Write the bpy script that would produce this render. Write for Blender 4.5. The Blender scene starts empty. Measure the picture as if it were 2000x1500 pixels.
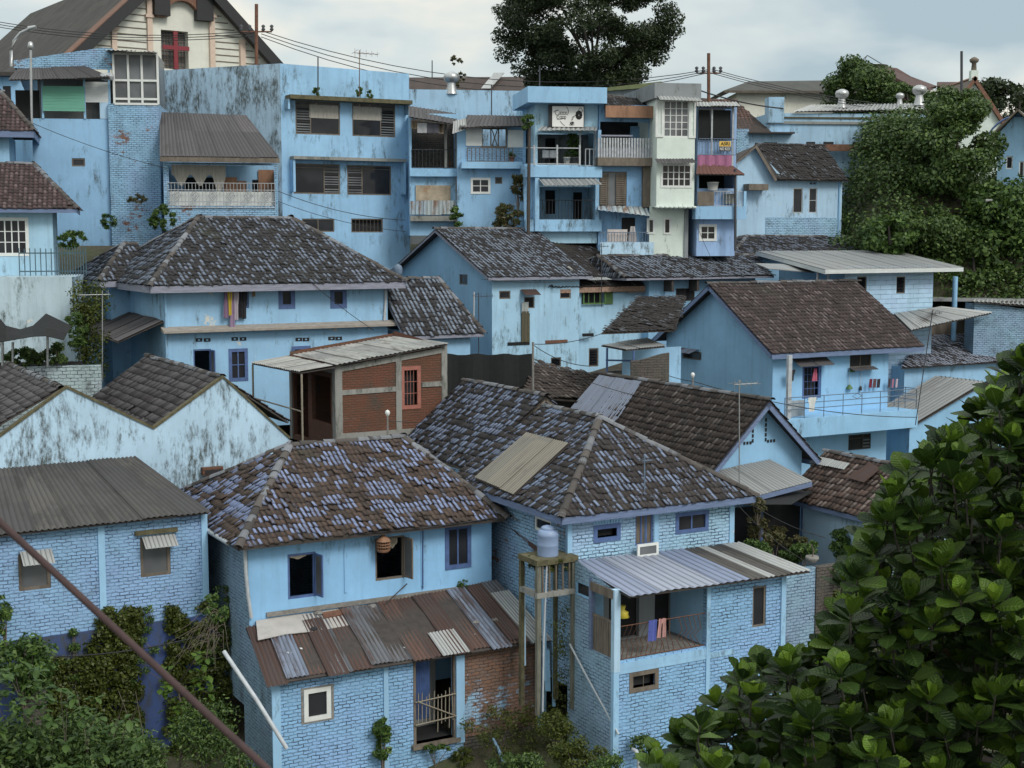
import bpy, math, random
import numpy as np
from mathutils import Vector
R=math.radians
rng=random.Random(7); nr=np.random.RandomState(7)
SC=bpy.context.scene
# ---------------- camera ----------------
FPX=2747.0; PITCH=R(6.03); CZ=20.0
cam=bpy.data.cameras.new('camera'); co=bpy.data.objects.new('camera',cam); SC.collection.objects.link(co)
co.location=(0,0,CZ); co.rotation_euler=(math.pi/2-PITCH,0,0)
cam.sensor_width=36; cam.lens=36*FPX/2000; cam.clip_start=.2; cam.clip_end=6000
cam.dof.use_dof=True; cam.dof.focus_distance=45; cam.dof.aperture_fstop=14
SC.camera=co
# ---------------- world ----------------
w=bpy.data.worlds.new('World'); SC.world=w; w.use_nodes=True
nt=w.node_tree; nt.nodes.clear()
def wn(t,**k):
    n=nt.nodes.new(t)
    for a,b in k.items(): setattr(n,a,b)
    return n
out=wn('ShaderNodeOutputWorld'); bg=wn('ShaderNodeBackground'); bg.inputs[1].default_value=.97
sky=wn('ShaderNodeTexSky'); sky.sky_type='NISHITA'; sky.sun_disc=False; sky.sun_elevation=R(38); sky.sun_rotation=R(145); sky.air_density=1.2; sky.dust_density=3
skm=wn('ShaderNodeVectorMath',operation='SCALE'); skm.inputs['Scale'].default_value=.085
nt.links.new(sky.outputs[0],skm.inputs[0])
tc=wn('ShaderNodeTexCoord'); mp=wn('ShaderNodeMapping'); mp.inputs['Scale'].default_value=(1.0,1.0,2.6); mp.inputs['Location'].default_value=(3.05,1.2,.35)
nt.links.new(tc.outputs['Generated'],mp.inputs[0])
n1=wn('ShaderNodeTexNoise'); n1.inputs['Scale'].default_value=3.4; n1.inputs['Detail'].default_value=5; n1.inputs['Roughness'].default_value=.5; n1.inputs['Distortion'].default_value=.25
nt.links.new(mp.outputs[0],n1.inputs[0])
cr=wn('ShaderNodeValToRGB'); e=cr.color_ramp.elements
e[0].position=.39; e[0].color=(.37,.47,.53,1); e[1].position=.61; e[1].color=(.86,.81,.70,1)
m=cr.color_ramp.elements.new(.5); m.color=(.60,.66,.66,1)
nt.links.new(n1.outputs[0],cr.inputs[0])
mixw=wn('ShaderNodeMix',data_type='RGBA'); mixw.inputs[0].default_value=.88
nt.links.new(skm.outputs[0],mixw.inputs[6]); nt.links.new(cr.outputs[0],mixw.inputs[7])
# overcast vault: brighter towards the zenith
sx=wn('ShaderNodeSeparateXYZ'); nt.links.new(tc.outputs['Generated'],sx.inputs[0])
mr=wn('ShaderNodeMapRange'); mr.inputs[1].default_value=.17; mr.inputs[2].default_value=.9; mr.inputs[3].default_value=1.0; mr.inputs[4].default_value=1.75
nt.links.new(sx.outputs['Z'],mr.inputs[0])
vs=wn('ShaderNodeVectorMath',operation='SCALE'); nt.links.new(mixw.outputs[2],vs.inputs[0]); nt.links.new(mr.outputs[0],vs.inputs['Scale'])
nt.links.new(vs.outputs[0],bg.inputs[0]); nt.links.new(bg.outputs[0],out.inputs[0])
# ---------------- sun ----------------
sl=bpy.data.lights.new('sun','SUN'); sl.energy=1.45; sl.angle=R(20); sl.color=(1,.965,.91)
so=bpy.data.objects.new('sun',sl); SC.collection.objects.link(so)
so.rotation_euler=Vector((-.55,.62,-.75)).to_track_quat('-Z','Y').to_euler()
SC.view_settings.view_transform='Standard'; SC.view_settings.look='None'; SC.view_settings.exposure=0.33; SC.view_settings.gamma=1
# ---------------- picture-to-world geometry ----------------
FW=Vector((0,math.cos(PITCH),-math.sin(PITCH))); UP=Vector((0,math.sin(PITCH),math.cos(PITCH))); CAM=Vector((0,0,CZ))
def ray(px,py): return FW+Vector((1,0,0))*((px-1000)/FPX)+UP*(-(py-750)/FPX)
def atY(px,py,Y):
    r=ray(px,py); return CAM+r*(Y/r.y)
class Fr:
    def __init__(s,o,yaw):
        s.o=Vector((o[0],o[1],0)); s.yaw=yaw; c,n=math.cos(yaw),math.sin(yaw)
        s.du=Vector((c,n,0)); s.dv=Vector((-n,c,0))
    def w(s,u,v,z): return s.o+s.du*u+s.dv*v+Vector((0,0,z))
    def p(s,px,py,v=0):
        r=ray(px,py); t=(s.o+s.dv*v-CAM).dot(s.dv)/r.dot(s.dv); return CAM+r*t
    def l(s,px,py,v=0):
        q=s.p(px,py,v); return ((q-s.o).dot(s.du),q.z)
    def U(s,px,py,v=0): return s.l(px,py,v)[0]
    def Z(s,px,py,v=0): return s.l(px,py,v)[1]
    def r(s,x0,y0,x1,y1,v=0):
        xm,ym=(x0+x1)/2,(y0+y1)/2
        return (s.U(x0,ym,v),s.U(x1,ym,v),s.Z(xm,y1,v),s.Z(xm,y0,v))
    def vv(s,u,v=0): return Fr(s.w(u,v,0),s.yaw)          # moved frame
    def left(s,u=0,v=0):                                    # frame of a wall seen from the left; its u runs back-to-front
        return Fr(s.w(u,v,0),s.yaw-math.pi/2)
YAW=R(29)
G0=Fr((2.80,37.5),YAW)
def GV(v): return Fr(G0.w(0,v,0),YAW)
def FY(px,py,Y,yaw): 
    q=atY(px,py,Y); return Fr((q.x,q.y),R(yaw))
# ---------------- mesh builder ----------------
class MB:
    def __init__(s): s.V=[];s.n=0;s.L=[];s.T=[];s.M=[];s.UV=[];s.mats=[];s.U2=[]
    def mi(s,m):
        if m not in s.mats: s.mats.append(m)
        return s.mats.index(m)
    def face(s,pts,m,uv=None):
        P=np.array([tuple(p) for p in pts],float); k=len(P)
        if uv is None:
            nn=np.zeros(3)
            for i in range(k): nn+=np.cross(P[i]-P[0],P[(i+1)%k]-P[0])
            l=np.linalg.norm(nn); nn=nn/l if l>0 else np.array([0,0,1.])
            if abs(nn[2])<.995: t=np.cross([0,0,1],nn); t/=np.linalg.norm(t); b=np.cross(nn,t)
            else: t=np.array([math.cos(YAW),math.sin(YAW),0]); b=np.array([-math.sin(YAW),math.cos(YAW),0])
            uv=np.stack([P@t,P@b],1)
        s.V.append(P); s.L.append(np.arange(s.n,s.n+k)); s.T.append(np.array([k])); s.n+=k
        s.M.append(np.array([s.mi(m)])); s.UV.append(np.array(uv,float)); s.U2.append(np.zeros((k,2)))
    def block(s,V,F,UV,m,u2=None):   # V (N,3) F (K,4) UV (K,4,2)
        s.V.append(V); s.L.append((F+s.n).ravel()); s.T.append(np.full(len(F),F.shape[1])); s.n+=len(V)
        s.M.append(np.full(len(F),s.mi(m))); s.UV.append(UV.reshape(-1,2)); s.U2.append(np.zeros((F.size,2)) if u2 is None else u2)
    def quad(s,a,b,c,d,m,uv=None): s.face([a,b,c,d],m,uv)
    def hexa(s,P,m): # P: 4 bottom ccw, 4 top ccw
        for f in ((0,1,5,4),(1,2,6,5),(2,3,7,6),(3,0,4,7),(4,5,6,7),(3,2,1,0)): s.face([P[i] for i in f],m)
    def fb(s,F,u0,u1,v0,v1,z0,z1,m):
        s.hexa([F.w(u0,v0,z0),F.w(u1,v0,z0),F.w(u1,v1,z0),F.w(u0,v1,z0),F.w(u0,v0,z1),F.w(u1,v0,z1),F.w(u1,v1,z1),F.w(u0,v1,z1)],m)
    def slab(s,pts,t,m,ms=None):  # polygon extruded downward along its normal
        P=[Vector(p) for p in pts]; n=Vector((0,0,0))
        for i in range(len(P)): n+=(P[i]-P[0]).cross(P[(i+1)%len(P)]-P[0])
        n.normalize()
        if n.z<0: n=-n; P=P[::-1]
        Q=[p-n*t for p in P]; ms=ms or m
        s.face(P,m); s.face(Q[::-1],ms)
        for i in range(len(P)): j=(i+1)%len(P); s.face([Q[i],Q[j],P[j],P[i]],ms)
    def tube(s,path,r,m,n=6,r2=None,cap=True):
        P=[Vector(p) for p in path]; K=len(P); rings=[]
        ref=Vector((0,0,1))
        for i in range(K):
            d=(P[min(i+1,K-1)]-P[max(i-1,0)]).normalized()
            a=d.cross(ref) if abs(d.dot(ref))<.95 else d.cross(Vector((1,0,0)))
            a.normalize(); b=d.cross(a); rr=r if r2 is None else r+(r2-r)*i/(K-1)
            rings.append([P[i]+a*(rr*math.cos(2*math.pi*j/n))+b*(rr*math.sin(2*math.pi*j/n)) for j in range(n)])
        V=np.array([tuple(q) for ring in rings for q in ring]); F=[];UV=[]
        L=0
        for i in range(K-1):
            dl=(P[i+1]-P[i]).length
            for j in range(n):
                k=(j+1)%n; F.append((i*n+j,i*n+k,(i+1)*n+k,(i+1)*n+j))
                a0=j/n*6.28*r; a1=(j+1)/n*6.28*r; UV.append(((a0,L),(a1,L),(a1,L+dl),(a0,L+dl)))
            L+=dl
        s.block(V,np.array(F),np.array(UV),m)
        if cap: s.face(rings[0][::-1],m); s.face(rings[-1],m)
    def lathe(s,c,prof,m,n=14):
        rings=[[Vector((c[0]+r*math.cos(6.2832*j/n),c[1]+r*math.sin(6.2832*j/n),c[2]+z)) for j in range(n)] for r,z in prof]
        V=np.array([tuple(q) for g in rings for q in g]);F=[];UV=[]
        for i in range(len(prof)-1):
            for j in range(n):
                k=(j+1)%n;F.append((i*n+j,i*n+k,(i+1)*n+k,(i+1)*n+j)); UV.append(((j/n,prof[i][1]),((j+1)/n,prof[i][1]),((j+1)/n,prof[i+1][1]),(j/n,prof[i+1][1])))
        s.block(V,np.array(F),np.array(UV),m)
        if prof[0][0]>.001: s.face(rings[0][::-1],m)
        if prof[-1][0]>.001: s.face(rings[-1],m)
    def build(s,name,parent=None,loc=None,smooth=False):
        if not s.V: return None
        me=bpy.data.meshes.new(name); V=np.concatenate(s.V)
        if parent is not None: base=np.array(ORG[parent.name])
        else:
            if loc is None: loc=((V[:,0].min()+V[:,0].max())/2,(V[:,1].min()+V[:,1].max())/2,V[:,2].min())
            base=np.array(tuple(loc),float)
        V=V-base
        L=np.concatenate(s.L);T=np.concatenate(s.T)
        me.vertices.add(len(V)); me.vertices.foreach_set('co',V.ravel()); me.loops.add(len(L)); me.loops.foreach_set('vertex_index',L.astype(np.int32))
        me.polygons.add(len(T)); st=np.concatenate([[0],np.cumsum(T)[:-1]]); me.polygons.foreach_set('loop_start',st.astype(np.int32))
        me.polygons.foreach_set('material_index',np.concatenate(s.M).astype(np.int32))
        if smooth: me.polygons.foreach_set('use_smooth',np.ones(len(T),bool))
        uv=me.uv_layers.new(name='UVMap'); uv.data.foreach_set('uv',np.concatenate(s.UV).ravel())
        U2=np.concatenate(s.U2)
        if U2.any(): u2=me.uv_layers.new(name='profile'); u2.data.foreach_set('uv',U2.ravel())
        me.update(calc_edges=True); me.validate()
        for m in s.mats: me.materials.append(m)
        o=bpy.data.objects.new(name,me); SC.collection.objects.link(o)
        if parent is not None: o.parent=parent; ORG[o.name]=ORG[parent.name]
        else: o.location=tuple(base); ORG[o.name]=tuple(base)
        return o
ORG={}
def tag(o,label=None,cat=None,group=None,kind=None):
    if label: o['label']=label
    if cat: o['category']=cat
    if group: o['group']=group
    if kind: o['kind']=kind
    return o
def root(name,label,cat,loc,group=None):
    o=bpy.data.objects.new(name,None); SC.collection.objects.link(o); o.location=tuple(loc); o.empty_display_size=.2
    ORG[o.name]=tuple(loc); return tag(o,label,cat,group)
# ---------------- materials ----------------
class NM:
    def __init__(s,name):
        s.m=bpy.data.materials.new(name); s.m.use_nodes=True; s.t=s.m.node_tree; s.t.nodes.clear()
        s.out=s.n('ShaderNodeOutputMaterial'); s.b=s.n('ShaderNodeBsdfPrincipled'); s.t.links.new(s.b.outputs[0],s.out.inputs[0])
        s.uv=s.n('ShaderNodeTexCoord').outputs['UV']
    def n(s,t,**k):
        q=s.t.nodes.new(t)
        for a,b in k.items(): setattr(q,a,b)
        return q
    def k(s,a,b): s.t.links.new(a,b)
    def set(s,i,v):
        if hasattr(v,'links'): s.k(v,i)
        else: i.default_value=v
    def map(s,sc=(1,1,1),loc=(0,0,0),src=None):
        q=s.n('ShaderNodeMapping'); q.inputs['Scale'].default_value=sc; q.inputs['Location'].default_value=loc; s.k(src or s.uv,q.inputs[0]); return q.outputs[0]
    def noise(s,sc,det=3,rough=.55,vec=None,dist=0):
        q=s.n('ShaderNodeTexNoise'); q.inputs['Scale'].default_value=sc; q.inputs['Detail'].default_value=det; q.inputs['Roughness'].default_value=rough; q.inputs['Distortion'].default_value=dist
        s.k(vec or s.uv,q.inputs['Vector']); return q.outputs[0]
    def white(s,vec):
        q=s.n('ShaderNodeTexWhiteNoise',noise_dimensions='2D'); s.k(vec,q.inputs['Vector']); return q
    def step(s,v,a,b,lo=0,hi=1):
        q=s.n('ShaderNodeMapRange'); q.clamp=True; s.k(v,q.inputs[0]); q.inputs[1].default_value=a;q.inputs[2].default_value=b;q.inputs[3].default_value=lo;q.inputs[4].default_value=hi; return q.outputs[0]
    def math(s,op,a,b=0,c=None):
        q=s.n('ShaderNodeMath',operation=op); s.set(q.inputs[0],a); s.set(q.inputs[1],b)
        if c is not None: s.set(q.inputs[2],c)
        return q.outputs[0]
    def mix(s,f,a,b,mode='MIX'):
        q=s.n('ShaderNodeMix',data_type='RGBA',blend_type=mode); s.set(q.inputs[0],f)
        s.set(q.inputs[6],a if hasattr(a,'links') else (*a,1)); s.set(q.inputs[7],b if hasattr(b,'links') else (*b,1)); return q.outputs[2]
    def bump(s,h,st=.5,d=.02,prev=None):
        q=s.n('ShaderNodeBump'); q.inputs['Strength'].default_value=st; q.inputs['Distance'].default_value=d; s.k(h,q.inputs['Height'])
        if prev is not None: s.k(prev,q.inputs['Normal'])
        return q.outputs[0]
    def fin(s,col,rough=.9,bump=None,metal=0,spec=None):
        s.set(s.b.inputs['Base Color'],col if hasattr(col,'links') else (*col,1)); s.set(s.b.inputs['Roughness'],rough); s.b.inputs['Metallic'].default_value=metal
        if spec is not None: s.b.inputs['Specular IOR Level'].default_value=spec
        if bump is not None: s.k(bump,s.b.inputs['Normal'])
        return s.m
BL=(.295,.515,.730); BP=(.36,.60,.79); BD=(.19,.385,.60); BV=(.27,.42,.72)
MOULD=(.055,.062,.052)
def shade(N,base,var=.16,seed=0):
    a=N.noise(.55,4,.6,N.map(loc=(seed,seed*.7,0))); b=N.noise(3.2,5,.7,N.map(loc=(seed*2,3,0)))
    c=N.mix(N.step(a,.3,.7),[x*(1-var) for x in base],[min(1,x*(1+var)) for x in base])
    return N.mix(N.step(b,.35,.75,0,.35),c,[x*.75+.05 for x in base])
def plaster(name,base,mould=.3,peel=0,streak=.3,seed=0,peelc=(.55,.56,.52),brick=0,msc=1.6):
    N=NM(name); c=shade(N,base,.12,seed)
    # rain streaks
    st=N.noise(1,5,.65,N.map((3.2,.22,1),(seed,seed,0))); c=N.mix(N.math('MULTIPLY',N.step(st,.5,.78),streak),c,[x*.45+.03 for x in base])
    fine=N.noise(9,4,.7,N.map((1,.6,1),(seed,0,0)))
    if peel:
        q=N.noise(.9,6,.68,N.map(loc=(seed+5,2,0))); t=.70-.2*peel; mk=N.step(q,t,t+.03); c=N.mix(mk,c,peelc)
        if brick: c=N.mix(N.step(q,t+.05,t+.08),c,(.24,.12,.075))
    if mould:
        q=N.noise(msc,7,.74,N.map((1.5,.42,1),(seed+11,4,0))); big=N.noise(.33,2,.5,N.map(loc=(seed+3,8,0)))
        q=N.math('ADD',q,N.math('MULTIPLY',N.math('SUBTRACT',big,.5),.55)); t=.66-.24*mould; spk=N.noise(7,5,.75,N.map((1.5,.5,1),(seed,9,0)))
        c=N.mix(N.math('MULTIPLY',N.step(q,t-.03,t+.12,0,1),N.step(spk,.36,.56,.12,.95)),c,MOULD)
    c=N.mix(N.step(fine,.62,.78,0,.35*min(1,.3+mould)),c,(.12,.14,.13))
    return N.fin(c,.92,N.bump(fine,.5,.012))
def brick(name,base,mort=(.055,.09,.15),bare=0,barec=(.26,.115,.06),seed=0,bw=.26,bh=.1,ms=.014,mould=.2,warp=.075,band=0):
    N=NM(name)
    dn=N.noise(1.3,3,.6,N.map(loc=(seed,0,0))); 
    q=N.n('ShaderNodeCombineXYZ'); N.k(N.math('MULTIPLY',N.math('SUBTRACT',dn,.5),warp*3),q.inputs[0]); N.k(N.math('MULTIPLY',N.math('SUBTRACT',N.noise(4.5,3,.6,N.map(loc=(3,seed,0))),.5),warp*1.4),q.inputs[1])
    va=N.n('ShaderNodeVectorMath',operation='ADD'); N.k(N.uv,va.inputs[0]); N.k(q.outputs[0],va.inputs[1])
    bt=N.n('ShaderNodeTexBrick'); N.k(va.outputs[0],bt.inputs['Vector']); bt.inputs['Scale'].default_value=1; bt.inputs['Brick Width'].default_value=bw; bt.inputs['Row Height'].default_value=bh
    bt.inputs['Mortar Size'].default_value=ms; bt.inputs['Mortar Smooth'].default_value=.35; bt.inputs['Color1'].default_value=(0,0,0,1); bt.inputs['Color2'].default_value=(1,1,1,1); bt.inputs['Bias'].default_value=0
    bt.inputs['Mortar'].default_value=(.5,.5,.5,1)
    c=shade(N,base,.13,seed)
    c=N.mix(N.step(bt.outputs[0],0,1,0,.45),c,[x*.70 for x in base])
    st=N.noise(1,5,.65,N.map((2.4,.25,1),(seed,seed,0))); c=N.mix(N.step(st,.5,.78,0,.45),c,[x*.5+.02 for x in base])
    dm=N.noise(.5,4,.6,N.map(loc=(seed*3,1,0))); c=N.mix(N.step(dm,.42,.68,0,.5),c,[base[0]*.95+.02,base[1]*.82,base[2]*.95])
    if bare:
        g=N.noise(.45,5,.62,N.map(loc=(seed,seed,0))); g2=N.noise(6,3,.7,N.map((.5,1,1),(seed,1,0))); g=N.math('ADD',N.math('MULTIPLY',g,.72),N.math('MULTIPLY',g2,.34)); t=.72-.34*bare
        bc=N.mix(bt.outputs[0],barec,[x*.5+.06 for x in barec]); c=N.mix(N.step(g,t,t+.04),c,bc)
    fac=bt.outputs['Fac']; gap=N.noise(2.4,4,.6,N.map(loc=(seed+2,seed,0)))
    c=N.mix(N.math('MULTIPLY',fac,N.step(gap,.36,.62,.12,1)),c,mort)
    if mould:
        g=N.noise(.8,6,.7,N.map((1,.7,1),(seed+7,2,0))); t=.66-.22*mould; spk=N.noise(6,5,.75,N.map((1.3,.7,1),(seed,9,0))); c=N.mix(N.math('MULTIPLY',N.step(g,t-.02,t+.16,0,1),N.step(spk,.36,.58,.15,.9)),c,MOULD)
    h=N.math('SUBTRACT',N.noise(14,3,.6),N.math('MULTIPLY',fac,2.2))
    return N.fin(c,.92,N.bump(h,.8,.03))
def tile(name,clay=(.075,.048,.038),blue=(.235,.30,.44),frac=.5,seed=0,clump=.5,moss=.25,wear=.5):
    N=NM(name)
    fl=N.n('ShaderNodeVectorMath',operation='FLOOR'); N.k(N.map((1,1,1),(.001+seed*17,.001,0)),fl.inputs[0])
    fr=N.n('ShaderNodeVectorMath',operation='FRACTION'); N.k(N.map((1,1,1),(.001,.001,0)),fr.inputs[0])
    wn_=N.white(fl.outputs[0]); cl=N.noise(.27,4,.65,N.map((.6,1.6,1),(seed,0,0),fl.outputs[0])); 
    a=N.math('ADD',N.math('MULTIPLY',wn_.outputs[0],1-clump),N.math('MULTIPLY',N.step(cl,.3,.7),clump))
    within=N.noise(2.3,4,.7,N.map(loc=(seed,seed,0))); a=N.math('ADD',a,N.math('MULTIPLY',N.math('SUBTRACT',within,.5),wear))
    mk=N.step(a,1-frac-.03,1-frac+.03)
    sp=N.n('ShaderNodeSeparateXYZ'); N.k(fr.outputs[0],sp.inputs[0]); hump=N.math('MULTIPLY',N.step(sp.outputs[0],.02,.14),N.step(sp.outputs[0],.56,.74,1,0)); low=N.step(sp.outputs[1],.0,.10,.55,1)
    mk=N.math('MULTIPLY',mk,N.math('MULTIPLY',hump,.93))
    tone=N.n('ShaderNodeSeparateColor'); N.k(wn_.outputs[1],tone.inputs[0])
    cc=N.mix(tone.outputs[1],[x*.6 for x in clay],[x*1.5 for x in clay]); bb=N.mix(tone.outputs[2],[x*.72 for x in blue],[min(1,x*1.22) for x in blue])
    c=N.mix(mk,cc,bb)
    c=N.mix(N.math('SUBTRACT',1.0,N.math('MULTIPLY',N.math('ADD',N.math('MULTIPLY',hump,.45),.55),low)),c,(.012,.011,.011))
    ms=N.noise(.07,5,.65,N.map(loc=(seed+9,3,0))); c=N.mix(N.step(ms,.62-.2*moss,.78-.2*moss,0,.75),c,(.035,.036,.024))
    gr=N.noise(5,3,.7); c=N.mix(N.step(gr,.5,.8,0,.45),c,(.03,.03,.03))
    return N.fin(c,.82,N.bump(gr,.35,.01))
def simple(name,col,rough=.7,var=.25,sc=3,metal=0,bumpd=.006,stretch=(1,1,1),dirt=.3,dirtc=(.05,.045,.04)):
    N=NM(name); a=N.noise(sc,5,.65,N.map(stretch)); c=N.mix(N.step(a,.3,.72),[x*(1-var) for x in col],[min(1,x*(1+var)) for x in col])
    d=N.noise(sc*.7,6,.75,N.map(stretch,(4,2,0))); c=N.mix(N.step(d,.56,.74,0,dirt),c,dirtc)
    return N.fin(c,rough,N.bump(a,.4,bumpd) if bumpd else None,metal)
def corrmat(name,cols,wts,rust=.3,rustc=(.12,.048,.028),sheet=.8,rough=.6,metal=0,streak=.5,seed=0,length=2.4,valley=.6):
    N=NM(name); fl=N.n('ShaderNodeVectorMath',operation='FLOOR'); N.k(N.map((1,1/length,1),(.001+seed,.001,0)),fl.inputs[0]); wv=N.white(fl.outputs[0]).outputs[0]
    r=N.n('ShaderNodeValToRGB'); r.color_ramp.interpolation='CONSTANT'; acc=0
    while len(r.color_ramp.elements)<len(cols): r.color_ramp.elements.new(.5)
    for i,(c_,w_) in enumerate(zip(cols,wts)):
        r.color_ramp.elements[i].position=acc; r.color_ramp.elements[i].color=(*c_,1); acc+=w_
    N.k(wv,r.inputs[0]); c=r.outputs[0]
    a=N.noise(1,5,.68,N.map((2.2,.55,1),(seed,1,0))); g=N.noise(1,4,.6,N.map((7,.5,1),(seed,2,0)))
    c=N.mix(N.step(a,.62-.3*rust,.75-.3*rust,0,.85),c,rustc)
    c=N.mix(N.math('MULTIPLY',N.step(g,.45,.75),streak),c,(.06,.06,.065))
    pr=N.n('ShaderNodeUVMap',uv_map='profile'); ps=N.n('ShaderNodeSeparateXYZ'); N.k(pr.outputs[0],ps.inputs[0]); c=N.mix(N.math('MULTIPLY',N.step(ps.outputs[0],-.05,-.95),valley),c,(.02,.018,.018))  # rib shade painted into the valley colour, along with grime
    return N.fin(c,rough,N.bump(N.noise(12,3,.6),.25,.006),metal)
def leafmat(name,cols,rough=.5,spec=.35,trans=.25):
    N=NM(name); fl=N.n('ShaderNodeVectorMath',operation='FLOOR'); N.k(N.map(loc=(.0005,0,0)),fl.inputs[0]); wv=N.white(fl.outputs[0]).outputs[0]
    r=N.n('ShaderNodeValToRGB'); k=len(cols)
    while len(r.color_ramp.elements)<k: r.color_ramp.elements.new(.5)
    for i,c_ in enumerate(cols): r.color_ramp.elements[i].position=i/(k-1); r.color_ramp.elements[i].color=(*c_,1)
    N.k(wv,r.inputs[0]); N.fin(r.outputs[0],rough,None,0,spec)
    if trans:
        tr=N.n('ShaderNodeBsdfTranslucent'); N.k(r.outputs[0],tr.inputs[0]); mx=N.n('ShaderNodeMixShader'); mx.inputs[0].default_value=trans; N.k(N.b.outputs[0],mx.inputs[1]); N.k(tr.outputs[0],mx.inputs[2]); N.k(mx.outputs[0],N.out.inputs[0])
    return N.m
# ---- material library ----
P_main=plaster('plaster_blue',BL,.26,.08,.4,1)
P_M=plaster('plaster_blue_patched',BL,.24,.48,.35,2)
P_A=plaster('plaster_blue_bright',(.265,.515,.79),.2,.16,.35,3,(.42,.45,.42))
P_T=plaster('plaster_blue_mouldy_band',(.295,.515,.735),.36,.06,.5,4)
P_T2=plaster('plaster_heavy_mould',(.37,.52,.65),.74,.15,.9,5,msc=1.9)
P_D=plaster('plaster_pale_mouldy',(.44,.62,.77),.62,.15,.3,6,(.60,.68,.72),msc=2.6)
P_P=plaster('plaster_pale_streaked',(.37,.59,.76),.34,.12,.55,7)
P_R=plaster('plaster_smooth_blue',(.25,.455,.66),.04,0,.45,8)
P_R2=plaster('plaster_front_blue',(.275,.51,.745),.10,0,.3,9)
P_W=plaster('plaster_white',(.66,.74,.68),.12,0,.15,10)
P_G=plaster('plaster_grey',(.24,.26,.27),.3,.1,.4,11)
P_LB=plaster('plaster_old_wall',(.34,.52,.68),.55,.3,.55,12,(.5,.52,.5))
P_K=plaster('plaster_light_cool',(.40,.58,.74),.28,.14,.45,13)
P_cream=plaster('plaster_cream',(.68,.68,.60),.03,0,.12,14)
P_L2=plaster('plaster_left_tall',(.28,.49,.71),.3,.24,.35,15,(.56,.60,.58),brick=0)
P_ret=plaster('plaster_retaining',(.44,.56,.62),.5,.3,.6,16,(.6,.6,.55))
P_conc=plaster('concrete',(.26,.26,.24),.45,.1,.5,17)
P_dkb=plaster('plaster_deep_blue',(.04,.075,.21),.75,.2,.5,18,(.07,.07,.06),msc=1.1)
P_v1=plaster('plaster_violet_blue',(.30,.45,.70),.32,.12,.5,41)
P_v2=plaster('plaster_pale_cyan',(.37,.58,.73),.36,.16,.5,42)
P_v3=plaster('plaster_deeper_blue',(.24,.44,.69),.3,.1,.5,43)
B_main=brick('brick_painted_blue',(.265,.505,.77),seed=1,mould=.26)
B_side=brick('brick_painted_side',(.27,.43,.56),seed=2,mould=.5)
B_C=brick('brick_painted_violet',(.275,.48,.72),mort=(.075,.12,.21),seed=3,mould=.4,bare=.05)
B_up=brick('brick_rough_pale',(.36,.59,.76),seed=4,mould=.2,warp=.07,ms=.016)
B_raw=brick('brick_raw',(.15,.062,.034),mort=(.085,.06,.045),seed=5,mould=.62,bare=.25,barec=(.20,.12,.08),bw=.25,bh=.09,warp=.06)
B_rawb=brick('brick_half_bare',(.28,.46,.62),mort=(.06,.05,.045),bare=.83,barec=(.22,.12,.08),seed=6,mould=.3,warp=.06)
B_peel=brick('brick_peeling',(.27,.48,.68),bare=.38,seed=7,mould=.35,mort=(.05,.06,.075),warp=.07)
B_block=brick('block_pale',(.42,.63,.80),bw=.75,bh=.24,ms=.012,seed=8,mort=(.2,.3,.42),mould=.03,warp=.01)
B_dark=brick('brick_old_dark',(.11,.10,.085),seed=9,mould=.7,bare=.3,mort=(.03,.03,.03),warp=.08)
B_tall=brick('brick_tall_column',(.30,.52,.72),bare=.3,seed=10,mould=.3,warp=.06)
T_A=tile('tiles_blue_patches',(0.056,0.036,0.027),(0.180,0.228,0.380),.47,1,.80,.35,.12)
T_B=tile('tiles_blue_worn',(0.030,0.024,0.023),(0.153,0.196,0.297),.42,2,.5,.35,.8)
T_G1=tile('tiles_blue_streaks',(0.025,0.021,0.021),(0.162,0.200,0.297),.48,3,.3,.25,.75)
T_H=tile('tiles_dark_brown',(0.038,0.027,0.022),(0.119,0.098,0.089),.2,4,.1,.3,.5)
T_M=tile('tiles_speckled_blue',(0.019,0.018,0.020),(0.140,0.170,0.230),.42,5,.3,.4,.9)
T_D=tile('tiles_grey_brown',(0.030,0.024,0.025),(0.081,0.075,0.080),.5,6,.1,.15,.4)
T_P=tile('tiles_blue_grey',(0.020,0.018,0.021),(0.157,0.191,0.246),.56,7,.25,.25,.8)
T_dk=tile('tiles_blackened',(0.018,0.015,0.015),(0.102,0.115,0.136),.18,8,.15,.35,.8)
T_R=tile('tiles_red_brown',(0.037,0.024,0.023),(0.119,0.093,0.093),.3,9,.3,.2,.4)
T_L=tile('tiles_maroon',(0.048,0.028,0.028),(0.111,0.076,0.076),.35,10,.1,.15,.3)
T_pale=tile('tiles_pale_speckled',(0.044,0.041,0.048),(0.255,0.289,0.365),.66,11,.2,.1,.9)
T_rb=tile('tiles_new_brown',(0.074,0.046,0.036),(0.187,0.145,0.128),.3,12,.2,.2,.4)
C_rust=corrmat('sheet_rusty',[(.085,.046,.036),(.13,.135,.15),(.19,.225,.30),(.07,.038,.03),(.11,.06,.045)],[.26,.16,.17,.24,.17],.46,(.07,.036,.028),.6,.8,0,.7,3,9)
C_blue=corrmat('sheet_blue_striped',[(.25,.29,.40),(.31,.34,.42),(.21,.25,.36)],[.4,.35,.25],.08,(.14,.15,.2),.5,.5,0,.3,2,9)
C_asb=corrmat('sheet_asbestos_dark',[(.070,.065,.061),(.09,.083,.076),(.058,.055,.055)],[.4,.35,.25],.45,(.045,.042,.040),1.0,.9,0,.6,4)
C_asbL=corrmat('sheet_asbestos_tan',[(.22,.20,.165),(.19,.18,.155)],[.5,.5],.15,(.12,.115,.10),1.0,.92,0,.35,5)
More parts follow.
